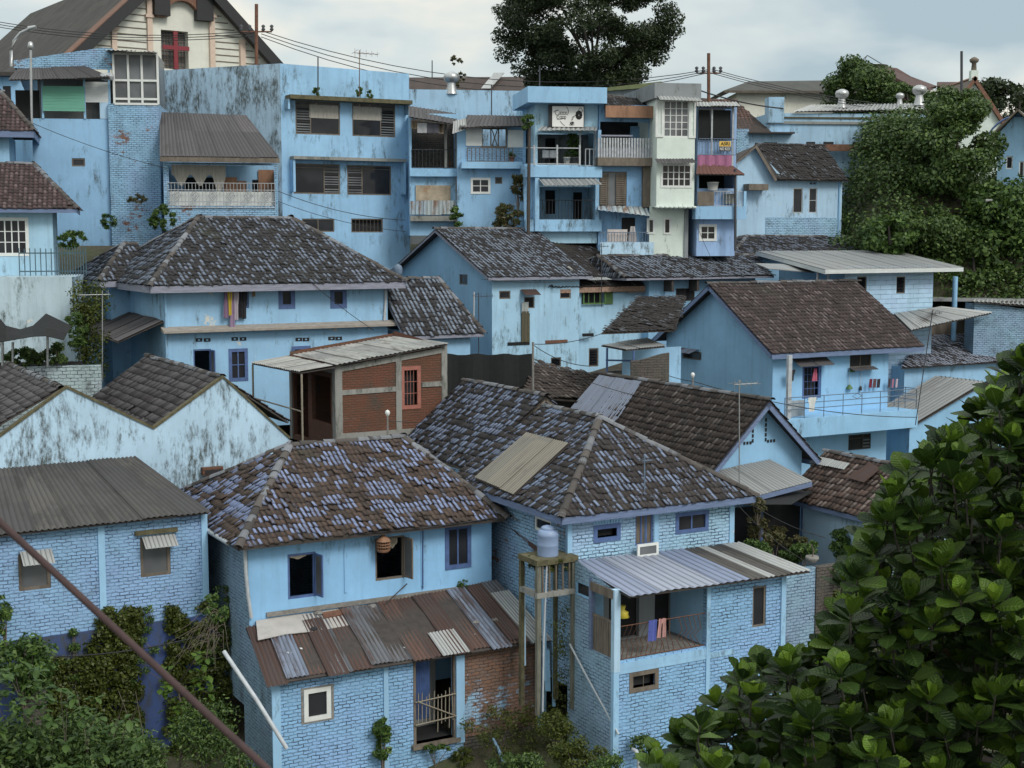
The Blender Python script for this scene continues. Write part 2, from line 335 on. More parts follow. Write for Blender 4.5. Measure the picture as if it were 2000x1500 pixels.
C_grey=corrmat('sheet_grey',[(.25,.26,.26),(.22,.23,.235)],[.5,.5],.05,(.17,.17,.17),1.0,.6,0,.2,6,6)
C_white=corrmat('sheet_galvanised',[(.36,.37,.365),(.29,.30,.30)],[.5,.5],.12,(.22,.19,.15),.9,.5,0,.3,7,5)
C_old=corrmat('sheet_old_dark',[(.085,.08,.085),(.11,.10,.105),(.07,.066,.07)],[.4,.3,.3],.3,(.055,.05,.05),1.1,.85,0,.5,8,3)
C_tarp=corrmat('sheet_bent_blue',[(.34,.44,.52),(.40,.46,.48)],[.5,.5],.35,(.20,.10,.05),1.2,.7,0,.3,9,9)
M_fasc=simple('timber_blue',(.135,.185,.31),.7,.25,4,stretch=(.5,4,1),dirt=.5,dirtc=(.09,.09,.11))
M_fascg=simple('timber_grey_blue',(.24,.25,.31),.8,.3,3,stretch=(.6,4,1),dirt=.6,dirtc=(.12,.07,.045))
M_fascw=simple('timber_white',(.55,.58,.58),.7,.15,4,stretch=(.5,3,1))
M_wood=simple('timber_weathered',(.15,.125,.10),.85,.35,4,stretch=(1,.3,1),dirt=.5)
M_woodd=simple('timber_dark',(.05,.042,.038),.85,.3,4)
M_woodr=simple('timber_reddish',(.17,.085,.055),.8,.3,4,dirt=.4)
M_brownp=simple('panel_brown',(.28,.15,.09),.75,.3,1.5,stretch=(2.5,.5,1),dirt=.5,dirtc=(.08,.04,.03))
M_bam=simple('bamboo',(.25,.22,.17),.7,.3,6,dirt=.4)
M_wht=simple('paint_white',(.66,.68,.66),.55,.1,3,dirt=.2,dirtc=(.3,.3,.28))
M_offw=simple('felt_grey',(.40,.38,.36),.95,.15,2,dirt=.4,dirtc=(.18,.17,.16))
M_bfr=simple('paint_navy_frame',(.075,.13,.29),.6,.25,4)
M_lbf=simple('paint_light_blue',(.26,.48,.70),.6,.15,4)
M_red=simple('paint_red_frame',(.32,.12,.09),.65,.2,4)
M_metal=simple('metal_dark',(.06,.062,.07),.55,.3,6,metal=.3,bumpd=0)
M_galv=simple('metal_galvanised',(.45,.46,.46),.35,.2,3,metal=.7,bumpd=0)
M_rail=simple('railing_blue_grey',(.12,.17,.24),.6,.3,6,bumpd=0)
M_railw=simple('railing_pale',(.40,.42,.44),.6,.3,6,bumpd=0)
M_rust=simple('rusted_iron',(.14,.065,.04),.85,.4,4,dirt=.4)
M_cable=simple('rusted_rod',(.05,.028,.027),.85,.3,18,bumpd=.002)
M_pvc=simple('pipe_pvc',(.42,.45,.48),.45,.2,3,bumpd=0,dirt=.4,dirtc=(.2,.18,.15))
M_pipeb=simple('pipe_blue',(.12,.22,.34),.5,.2,3,bumpd=0)
M_blk=simple('black_mesh',(.010,.011,.012),.95,.3,5,dirt=.1)
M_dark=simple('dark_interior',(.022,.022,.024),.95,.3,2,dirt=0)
M_green=simple('green_blind',(.15,.40,.30),.8,.12,3,stretch=(.3,6,1),dirt=.15)
M_grn2=simple('green_paint',(.08,.16,.05),.6,.2,4)
M_pink=simple('cloth_magenta',(.33,.13,.23),.9,.15,3)
M_sign=simple('sign_white',(.72,.72,.70),.5,.04,2,dirt=.08)
M_yel=simple('sign_yellow',(.70,.45,.08),.5,.08,3,dirt=.1)
M_ink=simple('ink_black',(.015,.015,.017),.6,.1,3,dirt=0)
M_tank=simple('tank_blue',(.22,.30,.46),.5,.15,2,bumpd=0,dirt=.3,dirtc=(.25,.28,.3))
M_stone=simple('stone_grey',(.21,.20,.185),.95,.35,5,bumpd=.02,dirt=.4)
M_wire=simple('wire_black',(.02,.02,.022),.6,.1,3,bumpd=0)
M_mossr=simple('mossy_concrete',(.10,.09,.05),.95,.5,5,bumpd=.03,dirt=.5,dirtc=(.05,.055,.018))
def glass(name,c,rough=.08):
    N=NM(name); a=N.noise(.7,2,.5); cc=N.mix(N.step(a,.35,.65),c,[x*1.8+.01 for x in c]); return N.fin(cc,rough,None,0,.28)
M_glass=glass('window_glass',(.012,.013,.016)); M_glassg=glass('window_glass_grey',(.09,.095,.10),.25)
M_cur=simple('curtain_pale',(.38,.36,.32),.95,.25,5,stretch=(6,.3,1),dirt=.2)
def cloth(name,c): return simple(name,c,.95,.15,6,stretch=(3,.6,1),dirt=.15)
L_far=leafmat('leaves_dark',[(.018,.030,.012),(.030,.048,.018),(.045,.062,.022)])
L_hill=leafmat('leaves_ivy',[(.025,.050,.014),(.045,.085,.022),(.075,.125,.03),(.12,.18,.045)])
L_mid=leafmat('leaves_green',[(.03,.062,.018),(.05,.10,.025),(.08,.14,.03),(.12,.19,.04)])
L_moss=leafmat('leaves_moss',[(.05,.07,.012),(.08,.10,.015),(.035,.05,.012),(.11,.13,.025)])
L_dry=leafmat('leaves_dry',[(.10,.08,.04),(.06,.08,.025),(.13,.10,.05)])
# ---------------- building parts ----------------
def panel(mb,F,u0,u1,z0,top,holes,m,t=.16,v=0):
    """wall sheet on plane v of frame F with rectangular openings and their reveals; top = height or list of (u,z)"""
    if not isinstance(top,(list,tuple)): top=[(u0,top),(u1,top)]
    def tz(u):
        if u<=top[0][0]: return top[0][1]
        for (a,za),(b,zb) in zip(top,top[1:]):
            if u<=b: return za+(zb-za)*(u-a)/(b-a) if b>a else zb
        return top[-1][1]
    hs=[(max(h[0],u0+.02),min(h[1],u1-.02),h[2],h[3]) for h in holes]
    us=sorted(set([u0,u1]+[x for h in hs for x in h[:2]]+[p[0] for p in top if u0<p[0]<u1]))
    for a,b in zip(us,us[1:]):
        if b-a<1e-4: continue
        hh=sorted([h for h in hs if h[0]<=a+1e-5 and h[1]>=b-1e-5],key=lambda h:h[2]); z=z0
        for h in hh:
            if h[2]>z+.001: mb.quad(F.w(a,v,z),F.w(b,v,z),F.w(b,v,h[2]),F.w(a,v,h[2]),m)
            z=max(z,h[3])
        za,zb=tz(a),tz(b)
        if max(za,zb)>z+.001: mb.quad(F.w(a,v,z),F.w(b,v,z),F.w(b,v,zb),F.w(a,v,za),m)
    for a,b,c,d in hs:
        w=F.w; e=v+t
        mb.quad(w(a,v,c),w(a,e,c),w(b,e,c),w(b,v,c),m); mb.quad(w(a,v,d),w(b,v,d),w(b,e,d),w(a,e,d),m)
        mb.quad(w(a,v,c),w(a,v,d),w(a,e,d),w(a,e,c),m); mb.quad(w(b,v,c),w(b,e,c),w(b,e,d),w(b,v,d),m)
def frame_rect(mb,F,r,v0,v1,w,m):
    a,b,c,d=r
    mb.fb(F,a,b,v0,v1,c,c+w,m); mb.fb(F,a,b,v0,v1,d-w,d,m); mb.fb(F,a,a+w,v0,v1,c+w,d-w,m); mb.fb(F,b-w,b,v0,v1,c+w,d-w,m)
def window(par,F,r,kind='cas',fm=None,nx=2,ny=1,gm=None,fw=.06,rec=.05,curtain=False,proud=0,name='window',v=0,label=None):
    """one window of a wall: frame mesh with panes, slats or bars as sub-parts"""
    a,b,c,d=r; fm=fm or M_wood; gm=gm or M_glass; mb=MB()
    o=v-proud; i=o+rec
    if proud: # raised surround
        e=.05; frame_rect(mb,F,(a-e,b+e,c-e,d+e),o,v+.03,fw+e,fm)
    else: frame_rect(mb,F,r,o+.03,i+.06,fw,fm)
    A,B,C_,D=a+fw,b-fw,c+fw,d-fw
    if kind=='cas' or kind=='door':
        for k in range(1,nx): x=A+(B-A)*k/nx; mb.fb(F,x-.025,x+.025,i-.015,i+.04,C_,D,fm)
        for k in range(1,ny): z=C_+(D-C_)*k/ny; mb.fb(F,A,B,i-.013,i+.038,z-.018,z+.018,fm)
    if kind=='split': # fixed light plus louvres; nx>0 louvres left
        x=A+(B-A)*(.33 if nx>0 else .67); mb.fb(F,x-.03,x+.03,i-.02,i+.05,C_,D,fm)
        mb.fb(F,A,B,i-.013,i+.038,D-.16,D-.12,fm)
    W=mb.build(name,par)
    if label: W['label']=label
    if kind in('cas','door','split'):
        g=MB(); g.fb(F,A-.01,B+.01,i+.012,i+.022,C_-.01,D+.01,gm); g.build('pane',W)
        if curtain:
            g=MB(); z0=C_+(D-C_)*.5; n=14
            for k in range(n):
                xa=A+.3*(B-A)*(nx>0)+(.7 if kind=='split' else 1)*(B-A)*k/n; xb=A+.3*(B-A)*(nx>0)+(.7 if kind=='split' else 1)*(B-A)*(k+1)/n; vv=i-.012-.02*(k%2); v2=i-.012-.02*((k+1)%2)
                g.quad(F.w(xa,vv,z0),F.w(xb,v2,z0),F.w(xb,v2,D-.1),F.w(xa,vv,D-.1),M_cur)
            g.build('curtain',W)
    if kind in('louv','split'):
        g=MB(); xa,xb=(A,B) if kind=='louv' else ((A,A+(B-A)*.32) if nx>0 else (A+(B-A)*.68,B))
        n=max(4,int((D-C_)/.13)); 
        for k in range(n):
            z=C_+(D-C_)*(k+.2)/n; h=(D-C_)/n*.8
            g.quad(F.w(xa,i-.05,z),F.w(xb,i-.05,z),F.w(xb,i+.05,z+h),F.w(xa,i+.05,z+h),gm if kind=='louv' else (M_glassg if (k*7+n)%5 else M_dark))
        g.build('louvre_slats',W)
        if kind=='louv': g=MB(); g.fb(F,A,B,i+.1,i+.11,C_,D,M_dark); g.build('pane',W)
    if kind=='bars':
        g=MB(); n=nx
        for k in range(1,n): x=A+(B-A)*k/n; g.tube([F.w(x,i,C_),F.w(x,i,D)],.012,fm,5)
        if ny>1:
            for k in range(1,ny): z=C_+(D-C_)*k/ny; g.tube([F.w(A,i,z),F.w(B,i,z)],.012,fm,5)
        g.build('bars',W)
        g=MB(); g.fb(F,A,B,i+.2,i+.21,C_,D,M_dark); g.build('pane',W)
    if kind=='open':
        g=MB(); # leaf swung open
        q=F.vv(b-.03,o); L=Fr(q.o,F.yaw-R(78)); wd=min(.55,(b-a)*.48)
        frame_rect(g,L,(0,wd,c+.04,d-.04),-.02,.02,.06,fm); g.fb(L,.05,wd-.05,-.004,.004,c+.1,d-.1,M_glassg); g.build('casement',W)
    return W
def wins(par,F,FL,specs):
    """specs: side,px0,py0,px1,py1,kind,opts -> holes"""
    fh,lh=[],[]
    for s in specs:
        FR=F if s[0]=='f' else FL; r=FR.r(*s[1:5]); (fh if s[0]=='f' else lh).append(r)
    return fh,lh
def addwins(par,F,FL,specs):
    for s in specs:
        FR=F if s[0]=='f' else FL; r=FR.r(*s[1:5]); o=dict(s[6]) if len(s)>6 else {}
        window(par,FR,r,s[5],**o)
def inpoly(x,y,P):
    c=np.zeros(len(x),bool); n=len(P)
    for i in range(n):
        x0,y0=P[i]; x1,y1=P[(i+1)%n]
        if y0==y1: continue
        k=((y0>y)!=(y1>y))&(x<(x1-x0)*(y-y0)/(y1-y0)+x0); c^=k
    return c
def slopedef(pts):
    P=[Vector(p) for p in pts]; e=(P[1]-P[0]).normalized(); n=Vector((0,0,0))
    for i in range(len(P)): n+=(P[i]-P[0]).cross(P[(i+1)%len(P)]-P[0])
    n.normalize()
    if n.z<0: n=-n
    e=(e-n*e.dot(n)).normalized(); s=n.cross(e)
    O=P[0]
    if s.z<0: e=-e; s=-s; O=P[1]
    C=[((p-O).dot(e),(p-O).dot(s)) for p in P]
    return O,e,s,n,C
def tiles(mb,pts,m,row=.27,col=.215,jit=.012,drop=.012,lip=.035,sag=.02):
    O,e,s,n,C=slopedef(pts); xs=[c[0] for c in C]; ys=[c[1] for c in C]
    nc=max(1,round((max(xs)-min(xs))/col)); cw=(max(xs)-min(xs))/nc; nrw=max(1,round((max(ys)-min(ys))/row)); rh=(max(ys)-min(ys))/nrw
    I,J=np.meshgrid(np.arange(nc),np.arange(nrw)); I=I.ravel();J=J.ravel()
    cx=min(xs)+(I+.5)*cw; cy=min(ys)+(J+.45)*rh
    ok=inpoly(cx,cy,C); ok&=(nr.rand(len(ok))>drop)|(J>1); I=I[ok];J=J[ok]; K=len(I)
    if K==0: return
    a=np.array([0,.22,.5,.78,1.0]); h=np.array([.0,.034,.020,-.006,.0])
    U=np.zeros((K,15,3)); ax=np.tile(a,3); hh=np.concatenate([h+lip,h+.002,h-.005+0*h]); by=np.concatenate([np.full(5,-.10),np.full(5,1.0),np.full(5,-.10)])
    dj=nr.randn(K)*jit; sl=nr.randn(K)*jit*.8; tw=nr.randn(K)*jit*1.2
    slip=(nr.rand(K)<.03)*nr.rand(K)*.05
    x=min(xs)+(I[:,None]+ax[None])*cw; y=min(ys)+(J[:,None]+by[None])*rh+sl[:,None]-slip[:,None]+tw[:,None]*(ax[None]-.5)
    ph=nr.rand()*6; sg=sag*(np.sin(x*.9+ph)*np.sin(y*1.1+ph*2)+.6*np.sin(x*2.3+ph))
    z=hh[None]*(.5+.5*cw/.215)+np.maximum(dj,-.01)[:,None]*(1-.5*np.clip(by,0,1))[None]+sg+.03
    O_,e_,s_,n_=[np.array(tuple(q)) for q in (O,e,s,n)]
    V=O_+x[...,None]*e_+y[...,None]*s_+z[...,None]*n_
    f=[]; uv=[]
    for k in range(4): f.append((k,k+1,5+k+1,5+k)); uv.append([(a[k],.02),(a[k+1],.02),(a[k+1],.98),(a[k],.98)])
    for k in range(4): f.append((10+k,10+k+1,k+1,k)); uv.append([(a[k],.0),(a[k+1],.0),(a[k+1],.02),(a[k],.02)])
    f=np.array(f); uv=np.array(uv)*.96+.02
    Fs=(f[None]+(np.arange(K)*15)[:,None,None]).reshape(-1,4)
    UVs=uv[None]+np.stack([I,J],1)[:,None,None,:]; mb.block(V.reshape(-1,3),Fs,UVs.reshape(-1,4,2),m)
def caps(mb,A,B,m,r=.12,L=.36,lift=.03):
    A,B=Vector(A),Vector(B); D=B-A; n=max(1,int(D.length/L)); d=D.normalized(); side=d.cross(Vector((0,0,1))).normalized(); up=side.cross(d).normalized()
    if up.z<0: up=-up
    V=[];F=[];UV=[]; base=0
    for i in range(n):
        p0=A+D*(i/n-.015); p1=A+D*((i+1)/n+.03); j=up*(lift+rng.uniform(-.015,.02)); q=side*rng.uniform(-.015,.015); rr=r*rng.uniform(.92,1.1); sd=i*3+rng.randint(0,1)*7
        for pp,rs in ((p0,1.08),(p1,.86)):
            for k in range(7):
                a=math.pi*k/6; V.append(tuple(pp+j+q+side*(math.cos(a)*rr*rs)+up*(math.sin(a)*rr*rs*.8)))
        for k in range(6): F.append((base+k,base+k+1,base+8+k,base+7+k)); UV.append([(sd+.1,.1),(sd+.3,.1),(sd+.3,.9),(sd+.1,.9)])
        base+=14
    mb.block(np.array(V),np.array(F),np.array(UV,float),m)
def cap_part(par,segs,m,r=.12):
    mb=MB()
    for a,b in segs: caps(mb,a,b,m,r)
    mb.build('ridge_cap',par)
def board(par,segs,m,h=.16,t=.035,name='fascia_board',off=0):
    mb=MB()
    for A,B in segs:
        A,B=Vector(A),Vector(B); d=(B-A).normalized(); s=d.cross(Vector((0,0,1))).normalized(); up=s.cross(d).normalized(); 
        if up.z<0: up=-up
        A2,B2=A+s*off,B+s*off
        mb.hexa([A2-s*t-up*h,B2-s*t-up*h,B2-up*h,A2-up*h,A2-s*t,B2-s*t,B2,A2],m)
    mb.build(name,par)
def roof(par,F,u0,u1,v0,v1,ze,zr,a0,a1,axis,tm,capm=None,fm=None,row=.27,col=.215,slopes='flr',under=None,bh=.17,zeb=None,drop=.012,jit=.012,name='roof',capr=.12,wavy=.02):
    """tiled hip or gable roof; a0,a1 = ends of the ridge along the axis; returns part"""
    under=under or M_woodd; capm=capm or M_cap; W=F.w
    zb=ze if zeb is None else zeb
    if axis=='u':
        vm=(v0+v1)/2; r0,r1=W(a0,vm,zr),W(a1,vm,zr)
        S={'f':[W(u0,v0,ze),W(u1,v0,ze),r1,r0],'b':[W(u1,v1,zb),W(u0,v1,zb),r0,r1]}
        if a0>u0+.05: S['l']=[W(u0,v1,zb),W(u0,v0,ze),r0]
        if a1<u1-.05: S['r']=[W(u1,v0,ze),W(u1,v1,zb),r1]
    else:
        um=(u0+u1)/2; r0,r1=W(um,a0,zr),W(um,a1,zr)
        S={'l':[W(u0,v1,ze),W(u0,v0,ze),r0,r1],'r':[W(u1,v0,ze),W(u1,v1,ze),r1,r0]}
        if a0>v0+.05: S['f']=[W(u0,v0,ze),W(u1,v0,ze),r0]
        if a1<v1-.05: S['b']=[W(u1,v1,ze),W(u0,v1,ze),r1]
    mb=MB()
    for k,P in S.items():
        mb.slab(P,.05,M_clayb,under)
        if k in slopes: tiles(mb,P,tm,row,col,jit,drop,sag=wavy)
    o=mb.build(name,par)
    segs=[(r0,r1)]; 
    if axis=='u':
        if 'l' in S: segs+=[(W(u0,v0,ze),r0),(W(u0,v1,zb),r0)]
        else: segs+=[]
        if 'r' in S: segs+=[(W(u1,v0,ze),r1),(W(u1,v1,zb),r1)]
    else:
        if 'f' in S: segs+=[(W(u0,v0,ze),r0),(W(u1,v0,ze),r0)]
        if 'b' in S: segs+=[(W(u0,v1,ze),r1),(W(u1,v1,ze),r1)]
    cap_part(o,segs,capm,capr)
    if fm:
        b=[]
        if 'f' in S: b.append((W(u0,v0,ze),W(u1,v0,ze)))
        elif axis=='v': b+=[(W(u0,v0,ze),r0),(r0,W(u1,v0,ze))]
        if 'l' in S: b.append((W(u0,v1,ze),W(u0,v0,ze)))
        elif axis=='u': b+=[(W(u0,v1,zb),r0),(r0,W(u0,v0,ze))]
        if 'r' in S: b.append((W(u1,v0,ze),W(u1,v1,ze)))
        elif axis=='u': b+=[(W(u1,v0,ze),r1),(r1,W(u1,v1,zb))]
        board(o,b,fm,bh)
    return o
def shell(par,F,u0,u1,D,z0,ztop,mf,ml=None,fh=(),lh=(),ltop=None,ftop=None,left=True,mr=None,t=.16,name='wall',back=True,front=True,rtop=None):
    """outer walls of a house: front, left, right, back"""
    mb=MB(); ml=ml or mf; mr=mr or ml; FL=F.left(u0)
    if front: panel(mb,F,u0,u1,z0,ftop or ztop,list(fh),mf,t)
    if left: panel(mb,FL,-D,0,z0,ltop or ztop,list(lh),ml,t)
    w=F.w
    rt=rtop or ltop
    if rt: P=[w(u1,0,z0),w(u1,D,z0)]+[w(u1,-uu,zz) for uu,zz in rt]; mb.face(P,mr)
    else: mb.quad(w(u1,0,z0),w(u1,D,z0),w(u1,D,ztop),w(u1,0,ztop),mr)
    if back: mb.quad(w(u1,D,z0),w(u0,D,z0),w(u0,D,ztop),w(u1,D,ztop),ml)
    return mb.build(name,par)
def corr(mb,P,m,pitch=.16,amp=.02,th=.006,sheet=.8,jag=.05,lap=.012,seg=6,sag=0,under=True):
    """corrugated roof sheets: P = eave left, eave right, top right, top left"""
    P=[Vector(p) for p in P]; A,B,C,D=P; n=(B-A).cross(D-A).normalized()
    if n.z<0: n=-n
    Lw=max((B-A).length,(C-D).length); Ls=max((D-A).length,(C-B).length); ns=max(1,round(Lw/sheet)); per=4
    for k in range(ns):
        nc=max(1,round(Lw/ns/pitch))*per; t0=k/ns; t1=(k+1)/ns
        j0=rng.uniform(-jag,jag)/Ls; j1=rng.uniform(-jag,jag)*.4/Ls; lift=(k%2)*lap+rng.uniform(0,lap)
        cols=np.linspace(t0-.004*(k>0),t1,nc+1); rows=np.linspace(0,1,seg+1)
        T,S=np.meshgrid(cols,rows); S2=S*(1-j0+j1)+j0
        ph=np.tile(np.arange(nc+1),(seg+1,1))/per*2*math.pi
        a,b,c,d=[np.array(tuple(q)) for q in (A,B,C,D)]; nn=np.array(tuple(n))
        X=(a*(1-T)[...,None]+b*T[...,None])*(1-S2)[...,None]+(d*(1-T)[...,None]+c*T[...,None])*S2[...,None]
        X=X+nn*(amp*np.cos(ph)+lift+amp+.004+sag*np.sin(T*9+k)*np.sin(S*3))[...,None]
        V=X.reshape(-1,3); w_=nc+1; F=[];UV=[];U2=[]
        for i in range(seg):
            for j in range(nc):
                F.append((i*w_+j,i*w_+j+1,(i+1)*w_+j+1,(i+1)*w_+j))
                x0=k+.02+.96*(j/nc); x1=k+.02+.96*((j+1)/nc); h0=math.cos(j/per*2*math.pi); h1=math.cos((j+1)/per*2*math.pi); U2.append(((h0,1),(h1,1),(h1,1),(h0,1)))
                UV.append(((x0,rows[i]*Ls),(x1,rows[i]*Ls),(x1,rows[i+1]*Ls),(x0,rows[i+1]*Ls)))
        mb.block(V,np.array(F),np.array(UV),m,np.array(U2).reshape(-1,2))
    if under:
        q=[A+(C-A)*.01,B+(D-B)*.01,C,D]; mb.slab(q,.04,M_woodd)
def corr_part(par,P,m,name='roof',**k):
    mb=MB(); corr(mb,P,m,**k); return mb.build(name,par)
def railing(par,A,B,h,m,sp=.12,r=.011,name='railing',pattern=None,rr=.02,rails=(0,1)):
    A,B=Vector(A),Vector(B); D=B-A; n=max(2,int(D.length/sp)); mb=MB(); U=Vector((0,0,h))
    for k in rails: mb.tube([A+U*k,B+U*k],rr,m,5)
    for i in range(n+1):
        p=A+D*(i/n); mb.tube([p,p+U],r,m,4,cap=False)
    if pattern=='sparse':
        k=3; d=D.normalized()
        for i in range(k): c=A+D*((i+.6)/k)+U*.86; mb.tube([c+d*.28,c+U*.13,c-d*.28,c-U*.13,c+d*.28],r*.9,m,4)
    if pattern=='diamond':
        k=max(2,int(D.length/.75)); d=D.normalized()
        for i in range(k):
            c=A+D*((i+.5)/k)+U*.5
            q=[c+d*.2,c+U*.22,c-d*.2,c-U*.22,c+d*.2]; mb.tube(q,r*1.6,m,4)
            q=[c+d*.1,c+U*.11,c-d*.1,c-U*.11,c+d*.1]; mb.tube(q,r*1.6,m,4)
    return mb.build(name,par)
def leaves(mb,C,rad,n,size,m,up=.2,seed=0,flat=1.0,bend=.25,asp=.5,shell_=.4):
    """leaf-sized faces spread through clumps. C list of centres, rad list of (rx,ry,rz) or r"""
    rs=np.random.RandomState(seed); C=np.array([tuple(c) for c in C]); Rr=np.array([(r,r,r) if np.isscalar(r) else r for r in rad],float)
    w_=(Rr[:,0]*Rr[:,2]+.001); w_=w_/w_.sum(); idx=rs.choice(len(C),n,p=w_)
    d=rs.randn(n,3); d/=np.linalg.norm(d,axis=1)[:,None]; q=rs.rand(n)**shell_
    pos=C[idx]+d*q[:,None]*Rr[idx]
    nrm=d*.6+rs.randn(n,3)*.55; nrm[:,2]+=up; nrm/=np.linalg.norm(nrm,axis=1)[:,None]
    a=rs.randn(n,3); a[:,2]-=.35; t=np.cross(nrm,a); t/=np.linalg.norm(t,axis=1)[:,None]; b=np.cross(nrm,t)
    s=size*(.6+.8*rs.rand(n))[:,None]
    V=np.stack([pos-b*s*.5,pos+t*s*asp*.5-nrm*s*bend*.3,pos+b*s*.55-nrm*s*bend*.6,pos-t*s*asp*.5-nrm*s*bend*.3],1)
    F=np.arange(n*4).reshape(-1,4); rid=rs.randint(0,4000,n)
    UV=np.array([[.5,.02],[.95,.5],[.5,.98],[.05,.5]])[None]+np.stack([rid,np.zeros(n)],1)[:,None,:]
    mb.block(V.reshape(-1,3),F,UV,m)
def clumps(c,r,n,rs,small=.4,shellr=.85):
    out=[];rad=[]
    for i in range(n):
        d=rs.randn(3); d/=np.linalg.norm(d); q=rs.uniform(.35,1)**.5*shellr
        out.append((c[0]+d[0]*r[0]*q,c[1]+d[1]*r[1]*q,c[2]+d[2]*r[2]*q)); k=small*rs.uniform(.6,1.25); rad.append((k*min(r)*1.1,k*min(r)*1.1,k*min(r)*.8))
    return out,rad
def wire(name,label,cat,P,r=.012,m=None,sag=0,parent=None,group=None,n=14):
    P=[Vector(p) for p in P]; mb=MB()
    if len(P)==2 and sag:
        Q=[]
        for i in range(n+1): t=i/n; Q.append(P[0].lerp(P[1],t)-Vector((0,0,sag*4*t*(1-t))))
        P=Q
    mb.tube(P,r,m or M_wire,4); o=mb.build(name,parent)
    if not parent: tag(o,label,cat,group)
    return o
M_cap=tile('ridge_cap_worn',(.06,.052,.048),(.17,.18,.20),.35,31,.1,.3,.6)
M_clayb=simple('clay_bed',(.045,.036,.032),.95,.3,5)
def bush(name,label,cat,c,r,n,size,m,nc=14,seed=1,stem=True,group=None,up=.25,small=.42,asp=.5):
    nc=int(nc*1.8); n=int(n*1.5); small=small*1.25
    rs=np.random.RandomState(seed); cs,rad=clumps(c,r,nc,rs,small)
    rt=root(name,label,cat,(c[0],c[1],c[2]-r[2]-.2),group)
    mb=MB(); leaves(mb,cs,rad,n,size,m,up,seed,asp=asp); mb.build('foliage',rt)
    if stem:
        mb=MB(); b=Vector((c[0],c[1],c[2]-r[2]-.4))
        for q in cs[:max(3,nc//3)]: 
            q=Vector(q); mb.tube([b,b.lerp(q,.5)+Vector((0,0,.1*r[2])),q],max(.015,.03*r[2]),M_wood,5,r2=.008)
        mb.build('stem',rt)
    return rt
# =============== ground ===============
def gz(x,y):
    pr=[(-400,0),(28,1.5),(35,2.6),(38,4.2),(41,5.6),(46,7.4),(52,8.6),(58,9.8),(66,12.0),(72,14.4),(78,17.4),(86,19.2),(140,19.5),(5000,19.5)]
    z=pr[-1][1]
    for (a,za),(b,zb) in zip(pr,pr[1:]):
        if y<b: z=za+(zb-za)*max(0,(y-a))/(b-a); break
    sm=lambda t:(lambda q:q*q*(3-2*q))(max(0,min(1,t)))
    z-=4.6*sm((x-5)/8)*sm((y-44)/8)*sm((80.5-y)/5)
    return z+sm((x-19.2-(y-80)*.09)/3.2)*sm((y-75.5)/12)*(6.8-3.6*sm((x-25)/4))
mb=MB(); xs=[-3000,-800,-200,-80]+[-60+2*i for i in range(65)]+[75,85]+[110,200,800,3000]; ys=[-300,-50,0,15]+[20+2*i for i in range(45)]+[120,160,300,900,5000]
V=np.array([[ (x,y,gz(x,y)+.25*math.sin(x*.7)*math.sin(y*.6)*(20<y<100)) for x in xs] for y in ys]).reshape(-1,3); nx_=len(xs)
Fq=[];UVq=[]
for j in range(len(ys)-1):
    for i in range(nx_-1):
        q=(j*nx_+i,j*nx_+i+1,(j+1)*nx_+i+1,(j+1)*nx_+i); Fq.append(q); UVq.append([V[t][:2] for t in q])
def groundmat():
    N=NM('soil_and_moss'); a=N.noise(.35,6,.7); b=N.noise(2.5,6,.75); c=N.mix(N.step(a,.4,.62),(.055,.045,.032),(.045,.06,.02)); c=N.mix(N.step(b,.45,.7,0,.8),c,(.10,.085,.065)); return N.fin(c,1,N.bump(b,.9,.12))
M_ground=groundmat(); mb.block(V,np.array(Fq),np.array(UVq),M_ground)
o=mb.build('ground',loc=(0,0,0),smooth=True); tag(o,'sloping soil and moss ground beneath the hillside houses','ground',kind='structure')
FZ=2.5
C_grimy=corrmat('sheet_grimy_pale',[(.34,.34,.32),(.27,.27,.26),(.38,.37,.35)],[.4,.3,.3],.35,(.16,.14,.12),1.0,.75,0,.6,17,2,valley=.35)
def hroot(name,label,F,u,v,z,cat='house',group=None): return root(name,label,cat,F.w(u,v,z),group)
def pipe(par,pts,r,m,name='downpipe',n=8):
    mb=MB(); mb.tube(pts,r,m,n); return mb.build(name,par)
def boxes(par,F,L,m,name):
    for b in L:
        mb=MB(); mb.fb(F,*b,m); o=mb.build(name,par)
    return o
def awning(par,F,px0,py0,px1,py1,out,m,drop=.35,name='awning',v=0,pitch=.12,brk=True,corrg=True):
    """small projecting sheet: top edge on the wall from (px0,py0) to (px1,..); bottom drops by 'drop'"""
    u0,z0=F.l(px0,py0,v); u1,z1=F.l(px1,py1,v)
    z=(z0+z1)/2; P=[F.w(u0,v-out,z-drop),F.w(u1,v-out,z-drop),F.w(u1,v-.02,z),F.w(u0,v-.02,z)]
    mb=MB()
    if corrg: corr(mb,P,m,pitch=pitch,amp=.012,seg=2,jag=.02,under=False,sheet=.9)
    else: mb.slab(P,.04,m)
    if brk:
        for u in (u0+.08,u1-.08): mb.tube([F.w(u,v-.01,z-drop-.35),F.w(u,v-out+.05,z-drop-.01)],.015,M_woodd,4)
    return mb.build(name,par)
